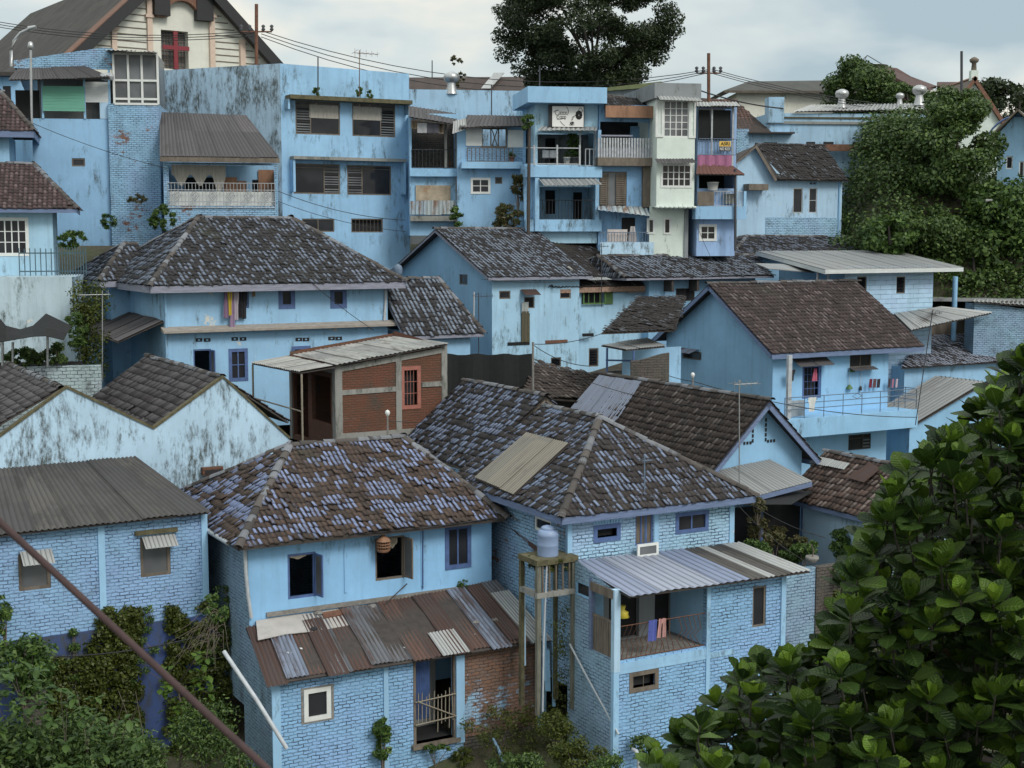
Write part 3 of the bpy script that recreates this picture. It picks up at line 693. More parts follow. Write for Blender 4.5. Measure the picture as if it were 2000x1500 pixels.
# =============== front row ===============
# --- house A: hip roof with blue patched tiles, with rusty lean-to ---
F=GV(6.2); u0=F.U(485,1130); u1=F.U(960,1080); FL=F.left(u0)
A=hroot('hip_roof_house','blue plastered house with hip roof patched in blue tiles, above the rusty lean-to',F,(u0+u1)/2,3,7)
sp=[('f',562,1080,617,1168,'open',dict(fm=M_bfr,fw=.07)),('f',733,1048,790,1132,'open',dict(fm=M_wood,fw=.06)),('f',872,1028,917,1107,'cas',dict(fm=M_bfr,nx=2,fw=.08,proud=.03))]
fh,lh=wins(A,F,FL,sp); ze=11.42; zr=13.5; sl=(zr-ze)/3.95
shell(A,F,u0,u1,6.9,6.5,ze+.4*sl,P_A,B_side,fh,lh); addwins(A,F,FL,sp)
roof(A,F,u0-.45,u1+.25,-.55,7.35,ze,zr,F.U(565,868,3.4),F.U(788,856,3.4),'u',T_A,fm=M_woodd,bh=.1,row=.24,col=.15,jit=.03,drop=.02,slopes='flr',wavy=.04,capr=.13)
pipe(A,[F.w(u0-.12,-.1,ze+.1),F.w(u0-.1,-.1,10.6),F.w(u0-.05,-.1,9.9),F.w(u0+.03,-.1,9.25)],.055,M_pvc)
boxes(A,F,[(F.U(672,1120),F.U(678,1120),-.03,0,9.6,10.9),(F.U(822,1100),F.U(826,1100),-.03,0,9.5,11.4)],P_A,'wall_strip')
pipe(A,[F.w(u0-.5,.2,ze-.02),F.w(u0-.5,3.6,ze-.02)],.07,M_pvc,'gutter')
# curtains inside the open windows
for nm,(x0,y0,x1,y1),cc in (('cloth_scrap',(566,1083,600,1093),'a'),('cloth_scrap',(756,1052,778,1072),'b')):
    mb=MB(); r=F.r(x0,y0,x1,y1); n=8
    for k in range(n):
        t0,t1=k/n,(k+1)/n; ua=r[0]+(r[1]-r[0])*t0; ub=r[0]+(r[1]-r[0])*t1; za=r[2]+(r[3]-r[2])*(abs(t0-.5)*1.2); zb=r[2]+(r[3]-r[2])*(abs(t1-.5)*1.2)
        mb.quad(F.w(ua,.05-.03*(k%2),za),F.w(ub,.05-.03*((k+1)%2),zb),F.w(ub,.08,r[3]),F.w(ua,.08,r[3]),M_tan if 'M_tan' in globals() else M_bam)
    mb.build('curtain',A)
# --- rusty lean-to S ---
F=GV(3.8); u0=F.U(532,1400); u1=F.U(1064,1330); FL=F.left(u0)
S=hroot('brick_lean_to','blue brick extension under a rusty corrugated roof, raw brick at its right end',F,(u0+u1)/2,1,4)
ud0,ud1=F.U(809,1360),F.U(889,1350); ztop=F.Z(530,1335)+.05; zsill=F.Z(848,1447)
win=F.r(597,1347,643,1403); mb=MB()
panel(mb,F,u0,ud1,2.5,[(u0,ztop),(ud1,ztop+.05)],[win,(ud0,ud1-.02,zsill,ztop-.02)],B_main,.22)
u905=F.U(905,1350); panel(mb,F,ud1,u905,2.5,ztop+.05,[],P_main)
zb=F.Z(980,1405); panel(mb,F,u905,u1,zb-.35,ztop+.05,[],B_rawb); panel(mb,F,u905,u1,2.0,zb-.35,[],B_dark,v=-.03)
panel(mb,FL,-2.4,0,2.5,[(-2.4,ztop+.95),(0,ztop)],[],B_side); w=F.w
mb.face([w(u1,0,2),w(u1,2.4,2),w(u1,2.4,ztop+.95),w(u1,0,ztop)],B_dark); mb.build('wall',S)
window(S,F,win,'cas',fm=M_wht,nx=1,fw=.075,proud=.02)
r=F.r(588,1340,652,1410); mb=MB(); frame_rect(mb,F,r,-.012,.0,.07,M_stone); mb.build('window_surround',S)
boxes(S,F,[(u0-.02,u0+.22,-.06,0,2.5,ztop),(F.U(749,1400),F.U(758,1400),-.05,0,4,ztop),(F.U(889,1350),u905,-.09,0,5.4,ztop+.02),(u1-.25,u1+.02,-.06,0,2,ztop)],P_main,'pillar')
boxes(S,F,[(ud0-.03,ud0+.05,-.02,.1,zsill,ztop),(ud1-.06,ud1,-.02,.1,zsill,ztop),(ud0-.1,ud1+.1,-.15,.2,zsill-.12,zsill)],M_wood,'door_frame')
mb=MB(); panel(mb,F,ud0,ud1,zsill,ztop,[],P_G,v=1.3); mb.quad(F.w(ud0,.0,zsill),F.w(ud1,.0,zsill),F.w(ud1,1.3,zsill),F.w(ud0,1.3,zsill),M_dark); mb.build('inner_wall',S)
mb=MB(); n=16
for k in range(n):
    ua=ud0+.05+(.45*(ud1-ud0))*k/n; ub=ud0+.05+(.45*(ud1-ud0))*(k+1)/n; mb.quad(F.w(ua,.3-.05*(k%2),zsill+.6),F.w(ub,.3-.05*((k+1)%2),zsill+.6),F.w(ub,.3-.05*((k+1)%2),ztop-.1),F.w(ua,.3-.05*(k%2),ztop-.1),M_bfr)
mb.build('door_curtain',S)
gt=hroot('bamboo_gate','rough bamboo gate across the dark doorway of the lean-to',F,(ud0+ud1)/2,-.1,zsill,'gate'); mb=MB()
zg0,zg1=F.Z(848,1406),F.Z(848,1362)
for z in (zg0,zg1): mb.tube([F.w(ud0,-.08,z-.03),F.w(ud1,-.08,z+.03)],.022,M_bam,5)
mb.tube([F.w(ud0+.05,-.1,zg1),F.w(ud1-.05,-.1,zg0+.05)],.02,M_bam,5)
mb.build('rail',gt); mb=MB()
for k in range(10):
    u=ud0+.1+(ud1-ud0-.2)*k/9; mb.tube([F.w(u,-.05,zg0-.05-(rng.random()*.5 if k>4 else 0)),F.w(u+rng.uniform(-.03,.03),-.05,zg1+rng.uniform(.05,.25))],.016,M_bam,5)
mb.build('bamboo_sticks',gt)
P=[G0.p(519,1340,3.45),G0.p(1070,1252,3.45),G0.p(968,1136,6.14),G0.p(480,1226,6.14)]
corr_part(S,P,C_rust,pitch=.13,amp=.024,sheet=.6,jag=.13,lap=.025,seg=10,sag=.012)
def sub(P,a,b,c,d):
    q=lambda s,t:(P[0].lerp(P[1],s)).lerp(P[3].lerp(P[2],s),t); return [q(a,c)+Vector((0,0,.06)),q(b,c)+Vector((0,0,.06)),q(b,d)+Vector((0,0,.07)),q(a,d)+Vector((0,0,.07))]
for q,m_ in ((sub(P,.60,.70,-.02,.35),C_white),(sub(P,.93,1.01,-.03,.8),C_white),(sub(P,.20,.27,-.05,.9),C_rust),(sub(P,.86,.93,.05,.98),C_rust)):
    mb=MB(); corr(mb,q,m_,.105,.018,under=False); mb.build('roof_patch',S)
boxes(S,GV(6.2),[(GV(6.2).U(520,1215),GV(6.2).U(955,1140),-.08,0,9.2,9.32)],M_stone,'flashing')
# felt sheet on the roof
def onP(px,py,P,off=.05):
    n=(P[1]-P[0]).cross(P[3]-P[0]).normalized()
    if n.z<0:n=-n
    r=ray(px,py); return CAM+r*((P[0]+n*off-CAM).dot(n)/r.dot(n))
mb=MB(); tp=[(500,1212),(560,1202),(620,1196),(690,1180),(740,1170),(762,1182)]; bt=[(504,1250),(560,1238),(620,1232),(690,1219),(745,1204),(768,1196)]
for (a,b),(c,d),k in zip(zip(tp,tp[1:]),zip(bt,bt[1:]),range(9)):
    mb.slab([onP(*c,P,.14),onP(*d,P,.14),onP(*b,P,.15),onP(*a,P,.15)],.02,M_offw)
o=mb.build('felt_sheet'); tag(o,'pale grey felt sheet draped along the top of the rusty roof','felt sheet')
def rock(name,label,cat,c,s,m,seed,group=None,flat=.6):
    bmx=MB(); rs=random.Random(seed); n=8; rings=[]
    for i in range(5):
        a=-math.pi/2+math.pi*i/4; rings.append([(c[0]+s*math.cos(a)*math.cos(6.283*j/n)*rs.uniform(.8,1.15),c[1]+s*math.cos(a)*math.sin(6.283*j/n)*rs.uniform(.8,1.15),c[2]+s*flat*math.sin(a)) for j in range(n)])
    for i in range(4):
        for j in range(n): bmx.quad(rings[i][j],rings[i][(j+1)%n],rings[i+1][(j+1)%n],rings[i+1][j],m)
    o=bmx.build(name); tag(o,label,cat,group); return o
for k,(x,y,lb) in enumerate([(613,1228,'dark stone lying below the felt sheet on the rusty roof'),(622,1197,'grey rubble lump beside the blue tile on the felt sheet'),(697,1187,'left of two stones by the rusty sheet scrap on the roof'),(727,1184,'right of two stones by the rusty sheet scrap on the roof'),(917,1168,'stone at the end of the bamboo pole on the rusty roof'),(966,1211,'round stone weighing the right side of the rusty roof'),(930,1215,'flat pale slab on the right half of the rusty roof')]):
    q=onP(x,y,P,.15); rock('stone',lb,'stone',q,.13+.03*(k%2),M_stone if k else M_dark,k,'stones holding down the roof sheets',.45)
mb=MB(); mb.tube([onP(750,1195,P,.18),onP(830,1181,P,.1),onP(912,1163,P,.12)],.022,M_bam,5); o=mb.build('bamboo_pole'); tag(o,'bamboo pole lying across the upper rusty roof sheets','pole')
mb=MB(); mb.slab([onP(632,1207,P,.18),onP(690,1196,P,.18),onP(684,1187,P,.2),onP(630,1196,P,.2)],.03,M_rust); o=mb.build('metal_scrap'); tag(o,'rusty metal scrap lying on the felt sheet','metal scrap')
# --- house B ---
F=GV(0); FL=F.left(0); UB=5.94
B=hroot('two_storey_brick_house','two-storey blue brick house with striped sheet roof over its corner balcony',F,3,2,6)
ztop=10.38; vb=F.r(1211,1165,1379,1275); vb=(.14,vb[1],F.Z(1211,1291),ztop-.07); w1=F.r(1232,1313,1283,1346); w2=F.r(1470,1145,1496,1224)
lb_=FL.r(1154,1160,1202,1270); lb_=(lb_[0],-.14,F.Z(1205,1289),ztop-.25); lw=FL.r(1124,1138,1150,1166)
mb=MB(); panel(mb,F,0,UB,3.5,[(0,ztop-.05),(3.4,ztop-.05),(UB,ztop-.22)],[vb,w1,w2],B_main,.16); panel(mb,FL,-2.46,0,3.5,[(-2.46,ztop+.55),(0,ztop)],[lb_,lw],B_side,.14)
w=F.w; mb.face([w(UB,0,3.5),w(UB,2.46,3.5),w(UB,2.46,ztop+.2),w(UB,0,ztop-.22)],B_side)
mb.build('wall',B)
zf=vb[2]
mb=MB(); mb.quad(w(.1,.15,zf-.02),w(UB-.1,.15,zf-.02),w(UB-.1,2.4,zf-.02),w(.1,2.4,zf-.02),M_stone); panel(mb,F,.1,vb[1]+.3,zf-.02,ztop-.02,[(2.55,3.15,zf,ztop-.2),(.95,2.0,zf,ztop-.3)],P_G,v=1.75)
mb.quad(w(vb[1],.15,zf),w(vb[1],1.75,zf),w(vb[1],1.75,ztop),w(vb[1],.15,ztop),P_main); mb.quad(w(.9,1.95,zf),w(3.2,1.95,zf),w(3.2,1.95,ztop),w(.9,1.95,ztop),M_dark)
mb.quad(w(.1,1.72,zf),w(.75,1.72,zf),w(.75,1.72,ztop),w(.1,1.72,ztop),M_lbf); mb.build('balcony_interior',B)
boxes(B,F,[(0-.03,.17,-.035,.13,zf-.3,ztop+.02)],P_K,'corner_post'); boxes(B,F,[(-.04,.14,-.04,.1,3.5,zf-.31),(vb[1],vb[1]+.13,-.04,0,3.5,ztop-.1),(UB-.14,UB+.03,-.04,0,3.5,ztop-.24)],P_main,'pillar')
boxes(B,F,[(.11,vb[1],-.03,0,F.Z(1300,1292),F.Z(1300,1280)),(.11,vb[1]+1,-.025,0,F.Z(1300,1318)+.25,F.Z(1300,1318)+.42)],P_main,'beam')
window(B,F,w1,'bars',fm=M_wood,nx=2,fw=.07,proud=.02); window(B,F,w2,'cas',fm=M_wood,nx=1,fw=.06); window(B,FL,lw,'cas',fm=M_lbf,nx=1,fw=.05)
# bent-bar balcony railing
mb=MB(); n=17
for z in (zf+.03,zf+.95): mb.tube([w(.17,.05,z),w(vb[1],.05,z)],.016,M_rust,5)
for k in range(n):
    u=.25+(vb[1]-.35)*k/n
    d=.22 if k<9 else -.16
    mb.tube([w(u,.05,zf+.03),w(u+d*.4,.05,zf+.3),w(u+(0 if k<9 else -.16),.05,zf+.5),w(u+d,.05,zf+.95)] if k<12 else [w(u+.1,.05,zf+.03),w(u-.1,.05,zf+.35),w(u+.12,.05,zf+.55),w(u,.05,zf+.95)],.012,M_rust,4)
mb.build('railing',B)
mb=MB() # wooden slats on the left side
for k in range(9):
    uu=lb_[0]+.05+(lb_[1]-lb_[0]-.08)*k/8; mb.fb(FL,uu-.045,uu+.045,.04,.06,lb_[2],lb_[2]+.98+rng.uniform(-.03,.05),M_wood)
mb.fb(FL,lb_[0],lb_[1],.03,.07,lb_[2]+.98,lb_[2]+1.05,M_wood); mb.build('slat_railing',B)
mb=MB(); mb.fb(FL,lb_[0]-.08,lb_[0]+.05,-.02,.1,lb_[2],ztop+.1,M_fasc); mb.fb(FL,lb_[0],lb_[1]+.1,-.04,.08,ztop-.25,ztop,M_wood); mb.build('post',B)
Q=[G0.p(1228,1167,-.5),G0.p(1584,1117,-.5),G0.p(1442,1061,2.42),G0.p(1113,1098,2.42)]
mb=MB()
def part_(P,a,b): q=[P[0].lerp(P[1],a),P[0].lerp(P[1],b),P[3].lerp(P[2],b),P[3].lerp(P[2],a)]; return q
for a,b,m_ in ((0,.645,C_blue),(.86,.885,C_asb)): corr(mb,part_(Q,a,b),m_,pitch=.28,amp=.02,sheet=.95,jag=.03,lap=.01,seg=6)
for a,b,m_ in ((.645,.74,C_asb),(.74,.79,C_white),(.79,.86,C_asb),(.885,1,C_white)): corr(mb,part_(Q,a,b),m_,pitch=.2,amp=.02,sheet=.95,jag=.02,lap=.02,seg=6,under=True)
mb.build('balcony_roof',B)
# upper storey
F=GV(2.46); FL=F.left(0); ze=12.08; zr=14.3; hs=3.45; sl=(zr-ze)/hs; zt=ze+.42*sl
sp=[('f',1162,1027,1209,1054,'bars',dict(fm=M_bfr,nx=1,fw=.08,proud=.02)),('f',1241,1003,1276,1064,'cas',dict(fm=M_bfr,nx=3,gm=M_wood,fw=.05)),('f',1322,1002,1381,1037,'cas',dict(fm=M_bfr,nx=2,gm=M_glass,fw=.07,proud=.02)),('l',1043,1012,1076,1040,'cas',dict(fm=M_wht,nx=1,fw=.08))]
fh,lh=wins(B,F,FL,sp)
mb=MB(); panel(mb,F,0,UB-.02,9,zt,fh,B_up,.14); panel(mb,FL,-12,0,7,zt,lh,B_peel,.14); w=F.w
mb.face([w(UB-.02,0,8),w(UB-.02,12,8),w(UB-.02,12,zt),w(UB-.02,0,zt)],B_side); mb.face([w(UB,12,8),w(0,12,8),w(0,12,zt),w(UB,12,zt)],B_side); mb.build('upper_wall',B); addwins(B,F,FL,sp)
boxes(B,F,[(-.03,.12,-.03,.1,10.8,zt),(F.U(1277,1030),F.U(1286,1030),-.03,0,10.6,zt),(UB-.16,UB+.02,-.03,0,10.4,zt)],P_main,'pillar')
mb=MB() # soldier courses above the windows
for (a,b,c,d) in (fh[0],fh[2]):
    n=int((b-a+.1)/.085)
    for k in range(n):
        u=a-.05+(b-a+.1)*(k+.5)/n; t=(k+.5)/n-.5; mb.hexa([F.w(u-.03,-.02,d+.06),F.w(u+.03,-.02,d+.06),F.w(u+.03,0,d+.06),F.w(u-.03,0,d+.06),F.w(u-.03+t*.25,-.02,d+.28),F.w(u+.03+t*.25,-.02,d+.28),F.w(u+.03+t*.25,0,d+.28),F.w(u-.03+t*.25,0,d+.28)],P_main)
mb.build('brick_lintel',B)
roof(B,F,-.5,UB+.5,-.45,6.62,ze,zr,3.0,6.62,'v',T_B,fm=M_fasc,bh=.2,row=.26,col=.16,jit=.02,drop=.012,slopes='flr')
pz=G0.w(-.5,2.46-.45,ze); pn=(G0.w(-.5,9,ze)-pz).cross(G0.w(2.97,5,zr)-pz).normalized(); pn=pn if pn.z>0 else -pn
def onpl(px,py,off): r=ray(px,py); return CAM+r*((pz+pn*off-CAM).dot(pn)/r.dot(pn))
mb=MB(); corr(mb,[onpl(926,936,.13),onpl(1003,968,.13),onpl(1113,866,.13),onpl(1030,846,.13)],C_asbL,pitch=.13,amp=.014,sheet=1.1,jag=.06,lap=.02,seg=5,under=True); mb.build('roof_patch',B)
# --- G1: rear speckled gable roof ---
F=GV(9.1); zr=14.62; ze=12.35; um=3.06
Gh=hroot('gable_tile_house','house under a streaked blue and black tile roof, right of the raw brick building',F,3,3,9)
shell(Gh,F,.7,5.4,5.5,8,ze+.25,P_main,P_main,ftop=[(.7,ze+.25),(um,zr-.12),(5.4,ze+.25)],back=True)
roof(Gh,F,.33,5.8,-.15,5.8,ze,zr,-.15,5.8,'v',T_G1,fm=M_wood,bh=.12,row=.26,col=.2,jit=.015,slopes='lr')
# --- H: brown tiled gable house ---
F=GV(6.1); uL=F.U(1390,915,-.5); uR=F.U(1602,897,-.5); zr=14.45; ze=12.22; um=(uL+uR)/2
H=hroot('brown_tile_gable_house','house with long dark brown tile roof and blue bargeboard gable, beside the balcony house',F,um,4,8)
mb=MB(); panel(mb,F,uL+.4,uR-.4,6,[(uL+.4,ze+.3),(um,zr-.12),(uR-.4,ze+.3)],[],P_R2); 
for s_ in (uL+.4,uR-.4): mb.quad(F.w(s_,0,6),F.w(s_,10,6),F.w(s_,10,ze+.3),F.w(s_,0,ze+.3),P_main)
mb.build('wall',H)
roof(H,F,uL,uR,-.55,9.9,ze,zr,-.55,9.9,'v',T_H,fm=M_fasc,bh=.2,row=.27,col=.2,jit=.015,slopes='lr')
mb=MB()
for s_ in(-1,1):
    for k in range(5): mb.fb(F,um+s_*(.28),um+s_*.28+.07,-.02,0,12.98+k*.17,13.1+k*.17,M_dark)
    for k in range(3): mb.fb(F,um+s_*(.38+k*.13),um+s_*(.38+k*.13)+.08,-.02,0,12.93,13.03,M_dark)
mb.build('vent_blocks',H)
Q=[G0.p(1467,972,4.5),G0.p(1586,941,4.5),G0.p(1502,898,6.07),G0.p(1394,921,6.07)]
c=corr_part(H,Q,C_grey,'canopy',pitch=.15,amp=.012,sheet=.9,jag=.01,seg=5); board(c,[(Q[0],Q[1]),(Q[3],Q[0])],M_fasc,.16)
pipe(H,[G0.w(8.9,4.75,11.0),G0.w(8.9,4.75,7)],.06,M_bfr,'post')
# bluish metal sheets at the far end of H roof
Q=[G0.w(uL+.1,12.6,ze+.12),G0.w(uL+.1,12.6,ze+.12),0,0]
zoff=.12
P_=[G0.w(uL+.05,16.0,ze+zoff),G0.w(uL+.05,12.2,ze+zoff),G0.w(um-.15,12.9,zr-.05+zoff-.1),G0.w(um-.15,15.9,zr-.05+zoff-.1)]
corr_part(H,P_,corrmat('sheet_slate_blue',[(.13,.16,.22),(.17,.20,.27)],[.5,.5],.2,(.1,.06,.04),.9,.5,0,.4,11,9),'roof_patch',pitch=.12,amp=.018,seg=6,under=False)
# --- Q: brown tile roof at right ---
F=GV(1.2); uq=10.72
Qh=hroot('small_brown_tile_house','low house with a brown tile roof carrying a rusty sheet, behind the foreground leaves',F,uq+1.5,2,6)
FQ=F.left(uq+.35); lh=[FQ.r(1592,1010,1612,1062)]
mb=MB(); panel(mb,FQ,-4,0,5,11.2,[],P_K); panel(mb,F,uq+.35,uq+3.6,5,11.2,[],P_K); mb.build('wall',Qh)
roof(Qh,F,uq,uq+3.9,-.3,4.7,11.0,12.45,-.3,4.7,'v',T_rb,fm=M_fasc,bh=.15,row=.26,col=.2,slopes='lr',jit=.015)
def onroof(px,py,u,z,slp,off):  # left slope of a roof of axis v
    p0=G0.w(u,0,z); n=(G0.w(u,1,z)-p0).cross(G0.w(u+1,0,z+slp)-p0).normalized(); n=n if n.z>0 else -n
    r=ray(px,py); return CAM+r*((p0+n*off-CAM).dot(n)/r.dot(n))
slp=1.45/1.95
mb=MB(); corr(mb,[onroof(1655,933,uq,11,slp,.12),onroof(1690,943,uq,11,slp,.25),onroof(1722,916,uq,11,slp,.3),onroof(1700,906,uq,11,slp,.15)],C_rust,.1,.015,under=False,seg=3); mb.build('roof_patch',Qh); mb=MB(); corr(mb,[onroof(1580,905,uq,11,slp,.12),onroof(1650,920,uq,11,slp,.12),onroof(1662,906,uq,11,slp,.12),onroof(1600,893,uq,11,slp,.12)],C_white,.12,.015,under=False,seg=3); mb.build('roof_patch',Qh)
# door and wall beneath canopy
F=GV(5.9); boxes(H,F,[(F.U(1563,1030),F.U(1572,1030),-.05,0,8.5,11.6),(F.U(1598,1030),F.U(1606,1030),-.05,0,8.5,11.6)],M_bfr,'door_frame'); boxes(H,F,[(F.U(1574,1030),F.U(1596,1030),-.03,0,9.0,10.4)],M_lbf,'door')
# wall right of B with mossy brick
F=GV(1.5); Wl=hroot('mossy_brick_wall','dark blue and mossy brick garden wall at the right end of the striped roof',F,8,0,5,'wall')
mb=MB(); ua,ub=UB+.1,F.U(1592,1150); mb.fb(F,ua,ub,0,.2,4,F.Z(1560,1112),B_side); uc=F.U(1690,1160); mb.fb(F,ub+.003,uc,-.05,.25,4,F.Z(1620,1105),B_dark); mb.build('wall_panel',Wl)
# --- C: left brick house ---
F=GV(8.24); uL=F.U(-70,1100); uR=F.U(404,1100); zt=11.98
Ch=hroot('asbestos_roof_brick_house','violet blue brick house with a dark corrugated asbestos roof at the left edge',F,(uL+uR)/2,2,9.3)
sp=[('f',274,1048,333,1125,'cas',dict(fm=M_wood,nx=1,fw=.09,gm=M_glassg)),('f',36,1080,99,1152,'cas',dict(fm=M_wood,nx=1,fw=.09,gm=M_glassg))]
FL=F.left(uL); fh,lh=wins(Ch,F,FL,sp); zb=F.Z(200,1228)
shell(Ch,F,uL,uR,5.1,zb,zt,B_C,B_side,fh,[],back=False); addwins(Ch,F,FL,sp)
boxes(Ch,F,[(F.U(193,1120),F.U(206,1120),-.05,0,zb,zt),(uR-.15,uR+.03,-.05,0,zb,zt)],P_main,'pillar')
P=[G0.p(-75,1056,7.85),G0.p(411,1002,7.85),G0.p(263,893,13.35),G0.p(-75,925,13.35)]
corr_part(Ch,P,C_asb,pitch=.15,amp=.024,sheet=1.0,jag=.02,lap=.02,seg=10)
awning(Ch,F,276,1046,340,1046,.45,C_white,.28,brk=False); awning(Ch,F,38,1076,100,1074,.5,C_white,.3,brk=False)
mb=MB(); r=fh[0]; mb.fb(F,r[0]-.15,r[1]+.2,-.12,.0,r[3]+.1,r[3]+.22,M_mossr); mb.build('concrete_hood',Ch)
Wr=hroot('retaining_wall','deep blue stained retaining wall overgrown with moss below the left brick house',F,(uL+uR)/2,-.1,4,'wall'); mb=MB(); mb.fb(F,uL,uR+.45,-.06,.35,2,zb+.0,P_dkb); mb.fb(F,F.U(35,1250),F.U(82,1250),-.35,-.062,zb-2.5,zb-.15,B_dark); mb.build('wall_panel',Wr)
# --- D: white double gable ---
F=GV(13.45); tp=[F.l(*q) for q in ((-70,905),(130,758),(300,838),(435,738),(566,858))]
D=hroot('double_gable_house','pale blue mould-stained double gabled wall with two grey brown tile roofs',F,(tp[0][0]+tp[-1][0])/2,4,9)
zr1=tp[1][1]; zr2=tp[3][1]; zv=tp[2][1]; ur1,ur2,uv=tp[1][0],tp[3][0],tp[2][0]
mb=MB(); panel(mb,F,tp[0][0],tp[-1][0],8.5,tp,[],P_D); w=F.w; mb.quad(w(tp[-1][0],0,8),w(tp[-1][0],9.4,8),w(tp[-1][0],9.4,tp[-1][1]),w(tp[-1][0],0,tp[-1][1]),P_D)
hw=F.r(392,910,432,926); mb.build('wall',D)
mb=MB()
for (a,za),(b,zb_) in zip(tp,tp[1:]): mb.hexa([w(a,-.05,za),w(b,-.05,zb_),w(b,.16,zb_),w(a,.16,za),w(a,-.05,za+.09),w(b,-.05,zb_+.09),w(b,.16,zb_+.09),w(a,.16,za+.09)],M_mossr)
mb.build('coping',D)
ul=2*ur1-uv
roof(D,F,ul-.3,uv,.17,9.5,zv-.1,zr1-.02,.17,9.5,'v',T_D,row=.3,col=.24,slopes='lr',jit=.008,drop=.004,name='roof')
roof(D,F,uv,2*ur2-uv,.17,9.5,zv-.1,zr2-.02,.17,9.5,'v',T_D,row=.3,col=.24,slopes='lr',jit=.008,drop=.004,name='roof')
mb=MB(); mb.fb(F,F.U(392,918),F.U(432,918),-.25,-.003,F.Z(412,925),F.Z(412,911),B_raw); mb.fb(F,F.U(396,918),F.U(428,918),-.27,-.25,F.Z(412,923),F.Z(412,915),M_dark); mb.build('vent_box',D)
# --- F: raw brick building ---
F=GV(15.2); u0=F.U(656,780); u1=F.U(871,760); FL=F.left(u0); zl,zrr=F.Z(656,716),F.Z(871,676); Dp=-FL.U(566,700); zb=12.2
Fb=hroot('raw_brick_building','raw red brick building with concrete frame and pale sheet roof',F,(u0+u1)/2,2,zb)
sp=[('f',785,718,819,796,'bars',dict(fm=M_red,nx=4,ny=3,fw=.09,proud=.03))]
fh,lh=wins(Fb,F,FL,sp)
mb=MB(); panel(mb,F,u0,u1,zb,[(u0,zl),(u1,zrr)],fh,B_raw,.14)
panel(mb,FL,-Dp,0,zb,zl+.1,[(-Dp+.35,-Dp+1.9,zb+.2,zl-.35),(-Dp+2.3,-.5,zb+1.0,zl-.45)],B_raw,.14)
w=F.w; mb.quad(w(u1,0,zb),w(u1,Dp,zb),w(u1,Dp,zrr+.3),w(u1,0,zrr),B_raw); mb.quad(w(u1,Dp,zb),w(u0,Dp,zb),w(u0,Dp,zl+.2),w(u1,Dp,zrr+.2),B_raw); mb.build('wall',Fb); addwins(Fb,F,FL,sp)
zm=F.Z(720,762); zp=F.Z(720,843)
mb=MB()
for x0,x1 in ((654,668),(773,784),(862,873)): mb.fb(F,F.U(x0,770),F.U(x1,765),-.04,0,zb,F.Z((x0+x1)/2,714-(x0-655)*.19),P_conc)
mb.hexa([w(u0,-.035,zm-.13),w(F.U(773,760),-.035,zm-.1),w(F.U(773,760),0,zm-.1),w(u0,0,zm-.13),w(u0,-.035,zm+.05),w(F.U(773,760),-.035,zm+.08),w(F.U(773,760),0,zm+.08),w(u0,0,zm+.05)],P_conc)
mb.fb(F,F.U(823,750),u1,-.035,0,zm+.0,zm+.18,P_conc); mb.fb(F,u0,F.U(860,840),-.06,0,zb,zp,P_conc)
mb.hexa([w(u0,-.045,zl-.22),w(u1,-.045,zrr-.22),w(u1,0,zrr-.22),w(u0,0,zl-.22),w(u0,-.045,zl-.02),w(u1,-.045,zrr-.02),w(u1,0,zrr-.02),w(u0,0,zl-.02)],P_conc)
mb.fb(FL,-.25,0,-.04,0,zb,zl,P_conc); mb.fb(FL,-Dp,-Dp+.25,-.04,0,zb,zl,P_conc); mb.fb(FL,-Dp,0,-.05,0,zl-.25,zl-.02,P_conc); mb.build('concrete_frame',Fb)
P=[F.p(654,714,-.3),F.p(877,672,-.3),F.p(772,656,Dp+.2),F.p(600,690,Dp+.2)]
P[3]=F.w(F.l(600,690,Dp+.2)[0]-.2,Dp+.2,(P[0].z+P[2].z-P[1].z)); P[3]=P[0]+(P[2]-P[1])
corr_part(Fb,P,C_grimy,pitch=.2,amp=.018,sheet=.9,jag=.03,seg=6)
# porch canopy on bamboo posts, left
Q=[P[3]+F.du*-1.5+Vector((0,0,-.25)),P[0]+F.du*-1.3+Vector((0,0,-.2)),P[0]+Vector((0,0,-.05)),P[3]+Vector((0,0,-.05))]
Q=[Q[0],Q[1],Q[2],Q[3]]
c=corr_part(Fb,Q,C_grimy,'porch_roof',pitch=.2,amp=.02,seg=4,jag=.02)
for q in (Q[0],Q[1]): pipe(c,[q+Vector((.05,0,-.05)),q+Vector((.05,0,-3.4))],.04,M_bam,'post',6)
pipe(c,[Q[0]+Vector((0,0,-1.3)),Q[1]+Vector((0,0,-1.35))],.03,M_bam,'rail',5)
# black mesh behind
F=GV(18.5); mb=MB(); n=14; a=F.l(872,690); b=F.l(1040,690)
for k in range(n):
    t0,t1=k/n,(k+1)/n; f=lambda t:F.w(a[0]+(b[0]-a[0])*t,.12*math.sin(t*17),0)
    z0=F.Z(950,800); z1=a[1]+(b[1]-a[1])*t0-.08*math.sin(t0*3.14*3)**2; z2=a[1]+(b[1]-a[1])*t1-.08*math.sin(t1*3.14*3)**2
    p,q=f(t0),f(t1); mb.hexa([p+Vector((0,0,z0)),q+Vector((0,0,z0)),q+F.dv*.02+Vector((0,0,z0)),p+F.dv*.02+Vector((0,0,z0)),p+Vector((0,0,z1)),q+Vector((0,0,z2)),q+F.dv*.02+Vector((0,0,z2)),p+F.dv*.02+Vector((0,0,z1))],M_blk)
o=mb.build('mesh_screen'); tag(o,'black mesh screen stretched on a roof beside the raw brick building','mesh screen')

